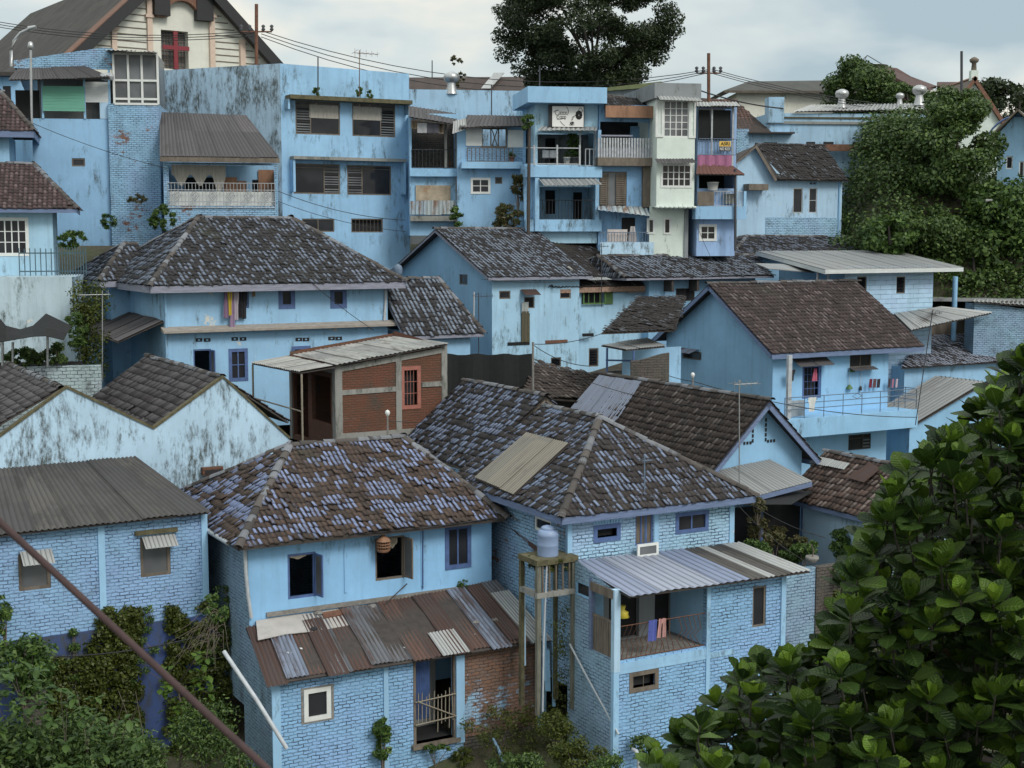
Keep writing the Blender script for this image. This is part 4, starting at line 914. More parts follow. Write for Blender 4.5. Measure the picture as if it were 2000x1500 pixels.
# shaded yard between the brick house and the brown gable house
F=GV(5.75); sc=hroot('shade_screen','black shade net below the grey canopy in the plant-filled yard, with a dark panel standing in for shade',F,7.5,-.5,9,'shade net')
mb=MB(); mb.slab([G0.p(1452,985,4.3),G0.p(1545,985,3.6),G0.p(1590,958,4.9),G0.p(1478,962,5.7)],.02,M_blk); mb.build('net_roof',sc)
mb=MB(); mb.fb(F,6.0,F.U(1562,1030),0,.03,7.5,F.Z(1500,985),M_dark); mb.build('shade_panel',sc)  # dark panel added to stand in for shade on the wall under the canopy

lr=root('low_back_roof_shed','low shed with mossy brown tiles filling the gap behind the slate-blue sheets','shed',G0.w(8,18,8))
P=[G0.p(1020,775,16.6),G0.p(1215,790,16.6),G0.p(1212,742,18.6),G0.p(1042,711,20.2)]; mb=MB(); mb.slab(P,.05,M_clayb,M_woodd); tiles(mb,P,T_H,.27,.2,.02); mb.build('roof',lr)
mb=MB(); q=P[3].lerp(P[2],.5); mb.slab([P[3]+Vector((0,.1,-.1)),P[2]+Vector((0,.1,-.1)),P[2]+Vector((0,.1,-4)),P[3]+Vector((0,.1,-4))],.15,B_dark); mb.build('wall',lr)
mb=MB(); mb.fb(GV(19.5),GV(19.5).U(1175,740),GV(19.5).U(1300,740),0,.25,7,GV(19.5).Z(1240,722),B_dark); o=mb.build('yard_wall'); tag(o,'old mossy brick yard wall between the brown tiled roof and the small shed','wall')
# =============== middle row ===============
# --- M: wide hip roof house ---
F=GV(25); u0=F.U(320,600); u1=F.U(757,600); FL=F.left(u0); ze=18.0; zm=16.2; DM=10
M=hroot('wide_hip_roof_house','wide two-storey blue house with speckled black hip roof and a rusty ledge between its storeys',F,(u0+u1)/2,5,12)
sp=[('f',464,568,486,602,'cas',dict(fm=M_bfr,nx=1,fw=.08)),('f',546,563,574,601,'cas',dict(fm=M_bfr,nx=1,fw=.14,proud=.02)),('f',647,563,675,600,'cas',dict(fm=M_bfr,nx=1,fw=.14,proud=.02)),
 ('f',378,682,413,738,'open',dict(fm=M_bfr)),('f',449,683,482,742,'cas',dict(fm=M_bfr,nx=2,ny=2,fw=.09,proud=.02)),('f',572,678,605,735,'cas',dict(fm=M_bfr,nx=2,ny=2,fw=.09,proud=.02)),('f',640,676,672,735,'cas',dict(fm=M_bfr,nx=2,ny=2,fw=.09,proud=.02)),
 ('l',217,684,249,701,'bars',dict(fm=M_lbf,nx=6,fw=.06))]
fh,lh=wins(M,F,FL,sp); shell(M,F,u0,u1,DM,12,ze+.35,P_M,P_main,fh,lh); addwins(M,F,FL,sp)
roof(M,F,u0-.75,u1+.55,-.75,DM+.7,ze,20.75,F.U(386,430,5),F.U(570,428,5),'u',T_M,fm=M_fascg,bh=.28,row=.28,col=.2,jit=.02,drop=.01)
mb=MB(); mb.hexa([F.w(u0-.15,-.45,zm-.12),F.w(u1+.5,-.45,zm-.12),F.w(u1+.5,0,zm-.05),F.w(u0-.15,0,zm-.05),F.w(u0-.15,-.45,zm-.02),F.w(u1+.5,-.45,zm-.02),F.w(u1+.5,0,zm+.12),F.w(u0-.15,0,zm+.12)],simple('ledge_rust',(.30,.27,.24),.85,.3,3,stretch=(1,4,1),dirt=.8,dirtc=(.12,.06,.04))); mb.build('ledge',M)
mb=MB()
for x,y in ((382,664),(398,664),(452,662),(468,662),(577,663),(591,663),(641,661),(655,661)):
    r=F.r(x,y-3.5,x+13,y+3.5); mb.fb(F,r[0],r[1],-.01,0,r[2],r[3],M_dark); mb.fb(F,(r[0]+r[1])/2-.04,(r[0]+r[1])/2+.04,-.02,-.01,r[2]+.05,r[3]-.05,M_lbf)
o=mb.build('vent_blocks',M)
pipe(M,[F.w(u1-.12,-.06,ze+.2),F.w(u1-.12,-.06,17.2),F.w(u1-.2,-.08,16.3)],.06,M_pvc)
pipe(M,[F.w(u0+.06,-.05,ze+.2),F.w(u0+.06,-.05,13)],.05,P_main)
P=[G0.p(168,658,33),G0.p(232,668,24.5),G0.p(330,640,24.7),G0.p(215,619,33)]
P=[FL.w(-8.5,-1.9,15.9),FL.w(.0,-1.9,15.75),FL.w(0,-.02,16.55),FL.w(-8.5,-.02,16.7)]
corr_part(M,P,C_old,'lean_to_roof',pitch=.16,sheet=.9,jag=.12,seg=5)
# back-left lower roof of M
F2=GV(31); ua=F2.U(176,500); zt_=19.6
roof(M,F2,ua,u0+.2,-1.5,5.2,18.05,zt_,ua+1.9,u0+1.0,'u',T_M,fm=M_fascg,bh=.25,row=.28,col=.2,slopes='fl',jit=.02)
mb=MB(); panel(mb,F2,ua+.7,u0,13,18.3,[],P_main,v=-.6); panel(mb,F2.left(ua+.7),-5,.6,13,18.2,[],P_main); mb.build('rear_wall',M)
# --- N: hip roof to the right of M ---
F=GV(24.0); ue=F.U(946,648,-.4); ze=F.Z(930,652,-.4)
N_=hroot('low_hip_roof_house','low house with speckled black hip roof and aerials, right of the wide house',F,7,3,12)
um0=4.9; shell(N_,F,um0,ue-.5,4.5,11.5,ze+.2,P_main,P_main)
roof(N_,F,um0-.3,ue,-.4,5.4,ze,F.Z(800,546,2.5),um0-.3,F.U(856,547,2.5),'u',T_P,fm=M_fascg,bh=.14,row=.28,col=.2,jit=.02,slopes='fr')
# --- P1: gabled house with streaked wall ---
F=GV(27); u0=F.U(961,620); u1=F.U(1131,640); FL=F.left(u0); D1=10.4
P1=hroot('gable_streaked_wall_house','house with speckled tile roof whose pale front wall carries a rusty window hood',F,(u0+u1)/2,4,12)
ze=F.Z(1030,541,-.5); zr=F.Z(845,449,D1/2); zr=20.3
sp=[('f',975,568,997,584,'cas',dict(fm=M_wood,nx=1,fw=.06)),('f',1094,565,1115,583,'cas',dict(fm=M_wood,nx=1,fw=.06)),('l',897,536,913,556,'cas',dict(fm=M_wood,nx=1,fw=.05)),('f',1076,698,1096,716,'louv',dict(fm=M_wood,fw=.05)),('f',1024,580,1044,602,'cas',dict(fm=M_wood,nx=1,fw=.05))]
fh,lh=wins(P1,F,FL,sp); sl=(zr-ze)/(D1/2+.5)
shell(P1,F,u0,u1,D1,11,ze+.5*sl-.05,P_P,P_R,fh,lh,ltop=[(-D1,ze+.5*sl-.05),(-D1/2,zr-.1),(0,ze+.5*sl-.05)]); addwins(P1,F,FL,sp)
roof(P1,F,u0-.45,u1+.45,-.5,D1+.5,ze,zr,u0-.45,u1+.45,'u',T_P,fm=M_fascg,bh=.14,row=.28,col=.2,jit=.012,slopes='f')
awning(P1,F,1016,566,1046,566,.5,C_rust,.25,brk=False)
boxes(P1,F,[(F.U(1018,640),F.U(1034,640),-.04,0,F.Z(1026,668),F.Z(1026,612))],M_mossr,'wall_stain')
for (x0,x1,y,m_) in ((991,1034,671,M_blk),(1065,1108,667,M_rust),(1137,1159,654,M_blk)):
    GG=F; boxes(P1,GG,[(GG.U(x0,y),GG.U(x1,y),-.03,0,GG.Z((x0+x1)/2,y+3),GG.Z((x0+x1)/2,y-3))],m_,'vent')
# --- P1b: continuation with the green window ---
F=GV(27.3); a=u1+.01; b=F.U(1292,600)
PB=hroot('green_window_house','house with small green balcony window and rusty eave board, right of the pale streaked wall',F,(a+b)/2,4,11)
zt=F.Z(1240,570)
gw=F.r(1136,563,1180,594); sp=[('f',1150,680,1169,716,'louv',dict(fm=M_wood,fw=.06)),('f',1274,567,1288,585,'cas',dict(fm=M_wht,nx=2))]
fh,lh=wins(PB,F,F,sp)
shell(PB,F,a,b,6,10,zt,P_P,P_P,[gw]+fh,[],left=False); addwins(PB,F,F,sp)
mb=MB(); frame_rect(mb,F,gw,-.15,-.1,.07,M_grn2); 
for k in range(1,4): u=gw[0]+(gw[1]-gw[0])*k/4; mb.fb(F,u-.02,u+.02,-.14,-.11,gw[2],gw[3],M_grn2)
W=mb.build('window',PB); mb=MB(); mb.fb(F,gw[0],gw[1],.3,.32,gw[2],gw[3],M_dark); mb.build('pane',W)
r=F.r(1181,570,1196,594); boxes(PB,F,[(r[0],r[1],-.05,0,r[2],r[3])],M_grn2,'shutter')
awning(PB,F,1134,540,1182,546,.6,C_white,.1,brk=False); awning(PB,F,1218,566,1256,566,.4,C_grey,.18,brk=False)
# roof P2 dark (blackened) behind
F=GV(30); 
zr=F.Z(1120,460,3.4); ze=F.Z(1240,556,-1.2)
roof(PB,F,F.U(1040,540,-1.2),F.U(1292,556,-1.2),-3.0,8,ze,zr,F.U(1050,461,2.5),F.U(1178,462,2.5),'u',T_dk,fm=simple('rusty_fascia',(.30,.20,.15),.85,.5,7,dirt=.8,dirtc=(.14,.04,.02)),bh=.26,row=.28,col=.2,slopes='flr')
mb=MB(); mb.slab([G0.p(1108,521,27),G0.p(1165,552,27),G0.p(1130,518,29),G0.p(1112,516,29)],.04,P_conc); mb.build('flashing',PB)
# --- P3: long speckled roof, blue wall ---
F=GV(26.7); ua=F.U(1266,540,-.8); ub=F.U(1512,538,-.8); ze=F.Z(1390,541,-.8); zr=F.Z(1390,500,2.0)
P3=hroot('long_speckled_roof_house','long low blue house with speckled tile roof, behind the big maroon-brown roof',F,(ua+ub)/2,3,13)
sp=[('f',1320,563,1357,588,'cas',dict(fm=M_woodd,nx=2,fw=.05))]
fh,_=wins(P3,F,F,sp); shell(P3,F,ua+.6,ub-.6,6,12,ze+.2,P_R,P_R,fh,[]); addwins(P3,F,F,sp)
roof(P3,F,ua-1.3,ub,-.8,5.5,ze,zr,ua-.9,F.U(1474,500,2.4),'u',T_P,fm=M_fascg,bh=.1,row=.27,col=.2,slopes='fl',jit=.018)
for x in (1296,1345): boxes(P3,F,[(F.U(x,560),F.U(x+4,560),-.7,0,ze-.7,ze-.05)],M_woodd,'bracket')
# --- S1 small dark roof + canopy ---
F=GV(18.3); 
S1=hroot('small_dark_roof_shed','shed with blackened tile roof, pale canopy on blue posts and a curved mossy brick wall',F,15.2,3,11,'shed')
P=[F.p(1174,651,-3),F.p(1305,672,-3),F.p(1338,588,2.5),F.p(1246,581,2.5)]
P[1]=F.w(F.l(1318,668,-3)[0],-3,P[0].z); P[2]=F.w(F.l(1340,590,2.5)[0],2.5,P[3].z)
mb=MB(); mb.slab(P,.05,M_clayb,M_woodd); tiles(mb,P,T_dk,.27,.2,.02); mb.build('roof',S1)
mb=MB(); panel(mb,F,F.U(1215,700,-1),F.U(1330,700,-1),9,15.3,[],P_main,v=-1); mb.build('wall',S1)
Q=[F.p(1222,684,-3.2),F.p(1300,677,-3.2),F.p(1262,661,-1.2),F.p(1174,675,-1.2)]
c=corr_part(S1,Q,C_white,'canopy',pitch=.15,seg=3); 
for q in (Q[0]+(Q[3]-Q[0])*.75,Q[0]+(Q[1]-Q[0])*.2): pipe(c,[q+Vector((0,0,-.05)),q+Vector((0,0,-2.4))],.05,M_bfr,'post',6)
pipe(c,[Q[3]+Vector((.2,0,-.6)),Q[1]+Vector((-.1,0,-.6))],.04,M_bfr,'rail',6)
mb=MB(); n=10; cc=F.p(1290,760,-3.5)
for k in range(n): # curved brick wall
    f=lambda t:F.p(1232+75*t,725,-3.6-.5*math.sin(t*1.6)); a_,b_=f(k/n),f((k+1)/n); zt0=F.Z(1270,697,-3.8)-.25*math.cos(k/n*3)*.6; zt1=F.Z(1270,697,-3.8)-.25*math.cos((k+1)/n*3)*.6
    mb.hexa([Vector((a_.x,a_.y,9)),Vector((b_.x,b_.y,9)),Vector((b_.x,b_.y+.25,9)),Vector((a_.x,a_.y+.25,9)),Vector((a_.x,a_.y,zt0)),Vector((b_.x,b_.y,zt1)),Vector((b_.x,b_.y+.25,zt1)),Vector((a_.x,a_.y+.25,zt0))],B_dark)
mb.build('curved_wall',S1)
# --- R: big gable house ---
F=GV(17); u0=F.U(1509,740); u1=F.U(1735,720); FL=F.left(u0); DR=8.1; ov=.6
R_=hroot('large_gable_house','large smooth blue gable house with maroon-brown tile roof and a railed balcony',F,(u0+u1)/2,4,10)
ze=(F.Z(1512,692,-ov)+F.Z(1803,677,-ov))/2; zr=17.75; sl=(zr-ze)/(DR/2+ov); zf=F.Z(1600,823,-.1)-.05
sp=[('l',1333,686,1370,702,'cas',dict(fm=M_wood,nx=1,fw=.06)),('f',1660,690,1702,717,'cas',dict(fm=M_wood,nx=2,fw=.05)),('f',1567,712,1604,778,'bars',dict(fm=M_bfr,nx=4,ny=4,fw=.13)),('f',1657,848,1701,878,'split',dict(fm=M_woodd,nx=-1,fw=.05))]
fh,lh=wins(R_,F,FL,sp)
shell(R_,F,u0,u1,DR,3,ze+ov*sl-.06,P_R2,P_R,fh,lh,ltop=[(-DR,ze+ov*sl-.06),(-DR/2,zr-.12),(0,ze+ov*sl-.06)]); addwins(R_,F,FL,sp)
uE=F.U(1805,676,-ov)
roof(R_,F,u0-.55,uE,-ov,DR+ov,ze,zr,u0-.55,uE,'u',T_R,fm=M_fasc,bh=.22,row=.27,col=.21,jit=.01,slopes='f',capr=.11)
awning(R_,FL,1316,678,1366,684,.55,C_rust,.18,brk=False); awning(R_,F,1545,700,1612,700,.6,C_old,.3,brk=False); awning(R_,F,1656,718,1704,717,.4,C_old,.12,brk=False)
us,ue_=F.U(1530,825,-1.5),F.U(1792,812,-1.5); zt_=F.Z(1660,812,-1.5); zb_=F.Z(1660,846,-1.5)
mb=MB(); mb.fb(F,us,ue_,-1.5,-.003,zt_-.15,zt_,P_R2); mb.fb(F,us,ue_,-1.52,-1.4,zb_,zt_+.04,P_R2); mb.fb(F,us,us+.12,-1.4,-.003,zb_,zt_-.15,P_R2); mb.fb(F,ue_-.12,ue_,-1.4,-.003,zb_,zt_-.15,P_R2); mb.build('balcony_slab',R_)
boxes(R_,F,[(F.U(1538,760,-1.3),F.U(1545,760,-1.3),-1.35,-1.2,zt_,ze)],M_pvc,'post')
hR=.95; railing(R_,F.w(us+.1,-1.45,zt_+.04),F.w(ue_-.05,-1.45,zt_+.04),hR,M_rail,sp=1.1,r=.018,rails=(.45,.72,1),pattern='sparse'); railing(R_,F.w(ue_-.05,-1.45,zt_+.04),F.w(ue_-.05,-.05,zt_+.04),hR,M_rail,sp=.5,r=.018,rails=(.45,.72,1))
# --- W1: block building with grey roof ---
F=GV(21.6); u0=F.U(1655,570); u1=F.U(1822,570)
W1=hroot('grey_sheet_roof_house','pale block-walled house with a wide flat grey sheet roof beside the ivy slope',F,(u0+u1)/2,4,12)
sp=[('f',1674,540,1693,566,'louv',dict(fm=M_wood,fw=.05)),('f',1751,540,1768,573,'louv',dict(fm=M_wood,fw=.05))]
fh,_=wins(W1,F,F,sp); zt=F.Z(1740,520)
shell(W1,F,u0-.2,u1,5,11,zt,B_block,P_R,fh,[]); addwins(W1,F,F,sp)
P=[F.p(1612,528,-.8),F.p(1882,523,-.8),F.p(1743,490,6.5),F.p(1476,490,6.5)]; zav=(P[0].z+P[1].z)/2; P[0].z=P[1].z=zav; zz=(P[2].z+P[3].z)/2; P[2].z=P[3].z=zz
c=corr_part(W1,P,C_grey,pitch=.2,amp=.012,jag=.0,lap=.004); board(c,[(P[0]+Vector((0,0,.02)),P[1]+Vector((0,0,.02))),(P[3],P[0])],M_fascw,.2)
mb=MB(); mb.slab([G0.p(1500,524,23),G0.p(1590,532,23),G0.p(1560,516,25),G0.p(1475,514,25)],.04,C_grey); mb.build('lower_canopy',W1)
for x in (1597,1618): pipe(W1,[G0.p(x,528,22),G0.p(x,545,22)-Vector((0,0,2))],.06,M_pvc,'post',6)
pipe(W1,[G0.p(1866,540,23),G0.p(1866,540,23)-Vector((0,0,4))],.14,M_lbf,'post',8)
# roof K2 behind it
F=GV(29.6); ze=F.Z(1550,492,0); 
K2=hroot('small_gable_roof_house','low blue gable house with speckled tile roof just above the grey sheet roof',F,F.U(1560,500),3,13)
u0=F.U(1418,492,0); u1=F.U(1728,490,0); zr=F.Z(1560,463,3)
roof(K2,F,u0+.3,u1+1,-.2,6.2,ze-.1,zr,F.U(1460,463,3)-.1,F.U(1690,465,3),'u',T_M,fm=M_woodd,bh=.1,slopes='fl',jit=.02)
mb=MB(); mb.fb(F,u0+1.2,u1,.5,5.5,12,ze+.1,P_R); mb.build('wall',K2)
# --- right side sheds ---
F=GV(22)
X1=hroot('pale_sheet_shed','brown boarded shed under a pale corrugated roof, left of the far right blue wall',F,F.U(1830,640),2,11,'shed')
P=[F.p(1780,647,-1),F.p(1950,612,-1),F.p(1848,600,2.6),F.p(1748,616,2.6)]
P=[G0.p(1778,646,18.2),G0.p(1938,612,20.5),G0.p(1838,601,21.5),G0.p(1745,614,21.3)]
corr_part(X1,P,C_white,pitch=.25,amp=.03,seg=4)
mb=MB(); F9=GV(24); mb.fb(F9,F9.U(1795,640),F9.U(1912,640),0,.5,11,F9.Z(1850,628),M_wood); mb.build('wall',X1)
X2=hroot('blue_side_building','blue brick building with a bright sheet roof at the right edge of the houses',GV(22),GV(22).U(1960,640),2,10,'building')
F=FY(1902,640,73.5,10); uu=F.U(2080,640); zt=F.Z(1950,592)
mb=MB(); FL=F.left(0); panel(mb,F,0,uu,5,[(0,F.Z(1905,590)),(uu,F.Z(2000,600)-.4)],[],B_side); panel(mb,FL,-1,0,9,zt,[],B_side); mb.build('wall',X2)
corr_part(X2,[F.p(1900,590,-.3),F.p(2080,603,-.3),F.p(2080,588,4),F.p(1905,585,4)],C_white,pitch=.25,amp=.03,seg=3)
X3=hroot('flat_grey_canopy','long thin grey roof slab at the foot of the ivy slope','',0,0,0) if False else None
mb=MB(); F=FY(1820,582,76,10); P=[F.p(1822,583,0),F.p(2080,585,0),F.p(2080,579,4),F.p(1822,577,4)]; mb.slab(P,.15,C_grey); o=mb.build('roof_slab'); 
rt=root('long_grey_canopy','long thin grey canopy on dark posts at the foot of the ivy slope','canopy',(P[0].x+3,P[0].y,12)); o.parent=rt; o.location=Vector(o.location)-Vector(rt.location)
mb=MB(); mb.fb(F,.2,15,1.5,1.7,11,P[0].z-.15,M_blk); o=mb.build('rear_screen',rt)
# speckled roof X4 & corrugated X5
F=GV(18.5)
X4=hroot('pale_speckled_roof_house','house with pale speckled tile roof seen beyond the big brown roof, by the thin mast',GV(18),GV(18).U(1880,700),1,9)
P=[G0.p(1770,712,17.5),G0.p(1990,726,16),G0.p(1975,655,20),G0.p(1800,648,22)]
P=[GV(18.3).p(1760,706,2),GV(18.3).p(2010,716,2),GV(18.3).p(1975,652,5.5),GV(18.3).p(1800,652,5.5)]
z0_=(P[0].z+P[1].z)/2; P[0].z=P[1].z=z0_; z1_=(P[2].z+P[3].z)/2; P[2].z=P[3].z=z1_
mb=MB(); mb.slab(P,.05,M_clayb,M_woodd); tiles(mb,P,T_pale,.27,.2,.02); mb.build('roof',X4)
mb=MB(); mb.fb(GV(18.3),GV(18.3).l(1770,706,2.3)[0],GV(18.3).l(2010,716,2.3)[0],2.4,5.4,4,z0_,P_main); mb.build('wall',X4)
X5=hroot('corrugated_roof_house','blue house with a broad grey corrugated roof behind the foreground tree',GV(12),GV(12).U(1850,800),1,8)
F=GV(17.2); e0=F.l(1775,838,0); r0=F.l(1925,748,0)
P=[F.w(e0[0],3.2,e0[1]),F.w(e0[0],0,e0[1]),F.w(r0[0],0,r0[1]),F.w(r0[0],3.2,r0[1])]
corr_part(X5,P,C_grey,pitch=.3,amp=.05,seg=4,jag=.0,sheet=1.2,lap=.004)
mb=MB(); u=2*r0[0]-e0[0]; panel(mb,F,e0[0]+.3,u,6,[(e0[0]+.3,e0[1]+.05),(r0[0],r0[1]-.2),(u,e0[1])],[],P_R2,v=.25); panel(mb,F.left(e0[0]+.3),-3,-.25,6,e0[1],[],P_R2); mb.build('wall',X5)
mb=MB(); corr(mb,[F.w(u,0,e0[1]),F.w(u,3.2,e0[1]),P[3],P[2]],C_grey,.3,.05,seg=3,jag=0,lap=.004); mb.build('roof',X5)
# =============== back row ===============
def block(name,label,F,pl,pr,pyt,pyb,D,mf,ml=None,sp=(),cat='building',holes=(),left=True,root_=None,zb=None):
    u0=F.U(pl,(pyt+pyb)/2); u1=F.U(pr,(pyt+pyb)/2); zt=F.Z((pl+pr)/2,pyt); z0=zb if zb is not None else F.Z((pl+pr)/2,pyb)
    r=root_ or root(name,label,cat,F.w((u0+u1)/2,D/2,z0)); FL=F.left(u0)
    fh,lh=wins(r,F,FL,sp); shell(r,F,u0,u1,D,z0,zt,mf,ml or mf,fh+[F.r(*h) for h in holes],lh,left=left); addwins(r,F,FL,sp)
    return r,u0,u1,z0,zt
# --- T: tall building ---
F=GV(39); u0=F.U(550,300); u1=F.U(800,300); zt=F.Z(550,124); zb=F.Z(675,530)-1
T=hroot('tall_blue_building','tall flat-roofed blue building with four wide louvred windows and two slit windows',F,(u0+u1)/2,4,zb,'building')
sp=[('f',577,198,664,263,'split',dict(fm=M_wood,nx=1,curtain=True,fw=.07)),('f',688,203,772,267,'split',dict(fm=M_wood,nx=-1,curtain=True,fw=.07)),('f',573,320,664,379,'split',dict(fm=M_wood,nx=-1,fw=.07)),('f',678,323,764,381,'split',dict(fm=M_wood,nx=1,fw=.07)),('f',590,427,653,453,'cas',dict(fm=M_wood,nx=2,fw=.06,gm=M_glass)),('f',686,427,748,454,'bars',dict(fm=M_wood,nx=8,fw=.06))]
fh,_=wins(T,F,F,sp); zr_=F.Z(800,146)
mb=MB(); panel(mb,F,u0,u1,zb,[(u0,zt),(u1,zr_+.05)],fh,P_T,.2); w=F.w; mb.quad(w(u1,0,zb),w(u1,9,zb),w(u1,9,zr_),w(u1,0,zr_),P_T)
FWg=Fr(F.w(u0,0,0),R(-24)); Wd=-FWg.U(310,220)
panel(mb,FWg,-Wd,0,zb,[(-Wd,FWg.Z(312,138)),(0,zt)],[],P_T2)
mb.quad(FWg.w(-Wd,0,zb),FWg.w(-Wd,10,zb),FWg.w(-Wd,10,28),FWg.w(-Wd,0,28),P_T2)
mb.face([FWg.w(-Wd,0,zt-1.4),FWg.w(0,0,zt-.5),w(u1,0,zr_-.5),w(u1,9,zr_-.5),FWg.w(-Wd,10,zt-1.4)],P_conc)
mb.build('wall',T); addwins(T,F,F,sp)
mb=MB(); mb.fb(F,u0+.25,u1-.15,-.75,-.0,F.Z(680,205)+.12,F.Z(680,205)+.33,M_mossr); mb.fb(F,u0+.2,u0+.3,-.55,0,F.Z(680,205)-.4,F.Z(680,205)+.12,P_T); mb.fb(F,u1-.3,u1-.2,-.55,0,F.Z(680,205)-.4,F.Z(680,205)+.12,P_T); mb.build('canopy',T)
za=F.Z(675,313); ua,ub=F.U(566,315),F.U(785,315); mb=MB(); mb.fb(F,ua,ub,-.6,0,za-.04,za+.12,P_conc); mb.fb(F,ua,ua+.12,-.5,0,F.Z(570,375),za-.05,P_T); mb.fb(F,ub-.12,ub,-.5,0,F.Z(780,380),za-.05,P_T); mb.build('canopy',T)
# --- L3: balcony house left of T ---
F=FY(318,350,67.5,9); L3=None
L3,u0,u1,z0,zt=block('balcony_house','blue house with dark corrugated roof and ornate railed balcony, left of the tall building',F,320,542,318,450,5,B_tall,P_main,cat='house',holes=[(330,322,536,402)])
zf=F.Z(430,405)
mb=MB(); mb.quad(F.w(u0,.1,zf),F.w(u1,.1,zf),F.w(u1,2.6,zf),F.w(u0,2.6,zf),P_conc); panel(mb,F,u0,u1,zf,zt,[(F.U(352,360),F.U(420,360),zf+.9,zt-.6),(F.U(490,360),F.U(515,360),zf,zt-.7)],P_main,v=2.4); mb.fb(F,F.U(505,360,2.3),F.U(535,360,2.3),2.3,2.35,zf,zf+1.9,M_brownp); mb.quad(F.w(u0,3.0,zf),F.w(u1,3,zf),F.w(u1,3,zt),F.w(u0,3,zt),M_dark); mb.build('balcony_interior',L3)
mb=MB(); mb.fb(F,F.U(330,390),F.U(536,390),.22,.26,zf,F.Z(430,374),M_wht); mb.build('parapet_panel',L3)
railing(L3,F.w(F.U(328,380),-.05,zf-.02),F.w(F.U(537,380),-.05,zf-.02),F.Z(430,357)-zf,M_railw,sp=.16,r=.014,pattern='diamond',rails=(0,.25,.72,1))
P=[F.p(312,306,-.7),F.p(546,309,-.7),F.p(480,226,3.6),F.p(312,220,3.6)]; c=corr_part(L3,P,C_old,pitch=.17,sheet=1.0,seg=6,jag=.02); board(c,[(P[0],P[1])],M_wood,.22)
# lace curtain
lc=root('lace_curtain','torn white lace curtain hanging in the railed balcony','curtain',F.w(F.U(380,350),.3,zf+1)); mb=MB(); n=26
for k in range(n):
    t0,t1=k/n,(k+1)/n; f=lambda t:F.U(334,330)+(F.U(440,330)-F.U(334,330))*t; h=lambda t:.45+.55*abs(math.sin(t*9))**2*(1 if t<.8 else 1.6)
    ya=.25+.05*(k%2); yb=.25+.05*((k+1)%2); mb.quad(F.w(f(t0),ya,zt-.1-h(t0)),F.w(f(t1),yb,zt-.1-h(t1)),F.w(f(t1),yb,zt-.1),F.w(f(t0),ya,zt-.1),M_cur)
mb.build('cloth',lc)
bx=root('cardboard_box','stacked cardboard boxes behind the ornate balcony railing','box',F.w(F.U(455,370),.9,zf)); 
mb=MB(); mb.fb(F,F.U(437,370),F.U(462,370),.7,1.2,zf,F.Z(450,345),M_brownp); mb.fb(F,F.U(463,370),F.U(480,370),.8,1.2,zf,F.Z(470,352),M_brownp); mb.build('carton',bx)
# --- L2: tall patchwork building ---
F=FY(66,300,69,8)
L2,u0,u1,z0,zt=block('patchwork_tower_house','tall patchwork blue house with brick pier, glazed corner box and green blind, far left',F,66,214,232,480,7,P_L2,P_L2,sp=[('f',140,309,166,325,'cas',dict(fm=M_wood,nx=1,fw=.07)),],cat='house')
w=F.w; ub0,ub1=F.U(214,330),F.U(313,330)
def fr_(x0,y0,x1,y1,v=0): return F.r(x0,y0,x1,y1,v)
mb=MB(); r=fr_(214,250,313,400,-.25); mb.fb(F,r[0],r[1],-.25,6,z0,F.Z(265,203,-.25),B_tall); mb.build('brick_pier',L2)
r=fr_(222,105,308,203,-.3); mb=MB(); mb.fb(F,r[0],r[1],-.2,3,r[2],r[3],M_glassg); 
for k in range(4): u=r[0]+(r[1]-r[0])*(0,.33,.64,1)[k]; mb.fb(F,u-.05,u+.05,-.3,-.2,r[2],r[3],M_wht)
for k in (0,.1,.47,1): z=r[2]+(r[3]-r[2])*k; mb.fb(F,r[0],r[1],-.295,-.198,z-.05,z+.05,M_wht)
mb.build('glazed_box',L2)
corr_part(L2,[w(r[0]-.3,-.9,r[3]+.05),w(r[1]+.1,-.9,r[3]-.0),w(r[1]-.6,3,r[3]+.5),w(r[0]-.3,3,r[3]+.5)],C_white,'box_roof',pitch=.2,seg=3)
zA=F.Z(140,135); zB=F.Z(140,232)
mb=MB(); P0,P1_=F.l(28,118,0),F.l(218,108,0); panel(mb,F,F.U(28,150),F.U(222,150),zA,[(F.U(28,110),F.Z(28,118)),(F.U(200,92),F.Z(200,93)),(F.U(222,92),F.Z(222,95))],[],B_tall); mb.fb(F,F.U(60,190),F.U(218,190),1.8,2,zB,zA,P_G); mb.quad(w(F.U(28,230),.05,zB),w(F.U(222,230),.05,zB),w(F.U(222,230),1.8,zB),w(F.U(28,230),1.8,zB),P_conc)
mb.quad(w(F.U(28,100),0,F.Z(28,120)),w(F.U(222,100),0,F.Z(222,97)),w(F.U(222,100),6,F.Z(222,97)),w(F.U(28,100),6,F.Z(28,120)),P_conc); mb.quad(w(F.U(28,100),6,zB),w(F.U(28,100),0,zA),w(F.U(28,100),0,F.Z(28,120)),w(F.U(28,100),6,F.Z(28,120)),P_main)
mb.build('upper_wall',L2)
corr_part(L2,[w(F.U(24,160),-.9,F.Z(100,158,-.9)),w(F.U(222,150),-.9,F.Z(200,152,-.9)),w(F.U(165,135),-.02,F.Z(165,130)),w(F.U(36,135),-.02,F.Z(36,135))],C_old,'lean_to_roof',pitch=.15,seg=4,jag=.08)
r=fr_(165,160,216,200); boxes(L2,F,[(r[0],r[1],-.02,.02,r[2],r[3])],M_fascw,'board'); r=fr_(28,175,75,230); boxes(L2,F,[(r[0],r[1],.3,.33,r[2],r[3])],M_blk,'mesh_curtain'); r=fr_(195,200,215,232); boxes(L2,F,[(r[0],r[1],-.02,.02,r[2],r[3])],P_K,'board')
for x in (83,165,214): boxes(L2,F,[(F.U(x-2,190),F.U(x+2,190),-.05,.05,zB,zA)],P_main,'post')
r=F.r(83,168,165,217,-.15); mb=MB(); n=16
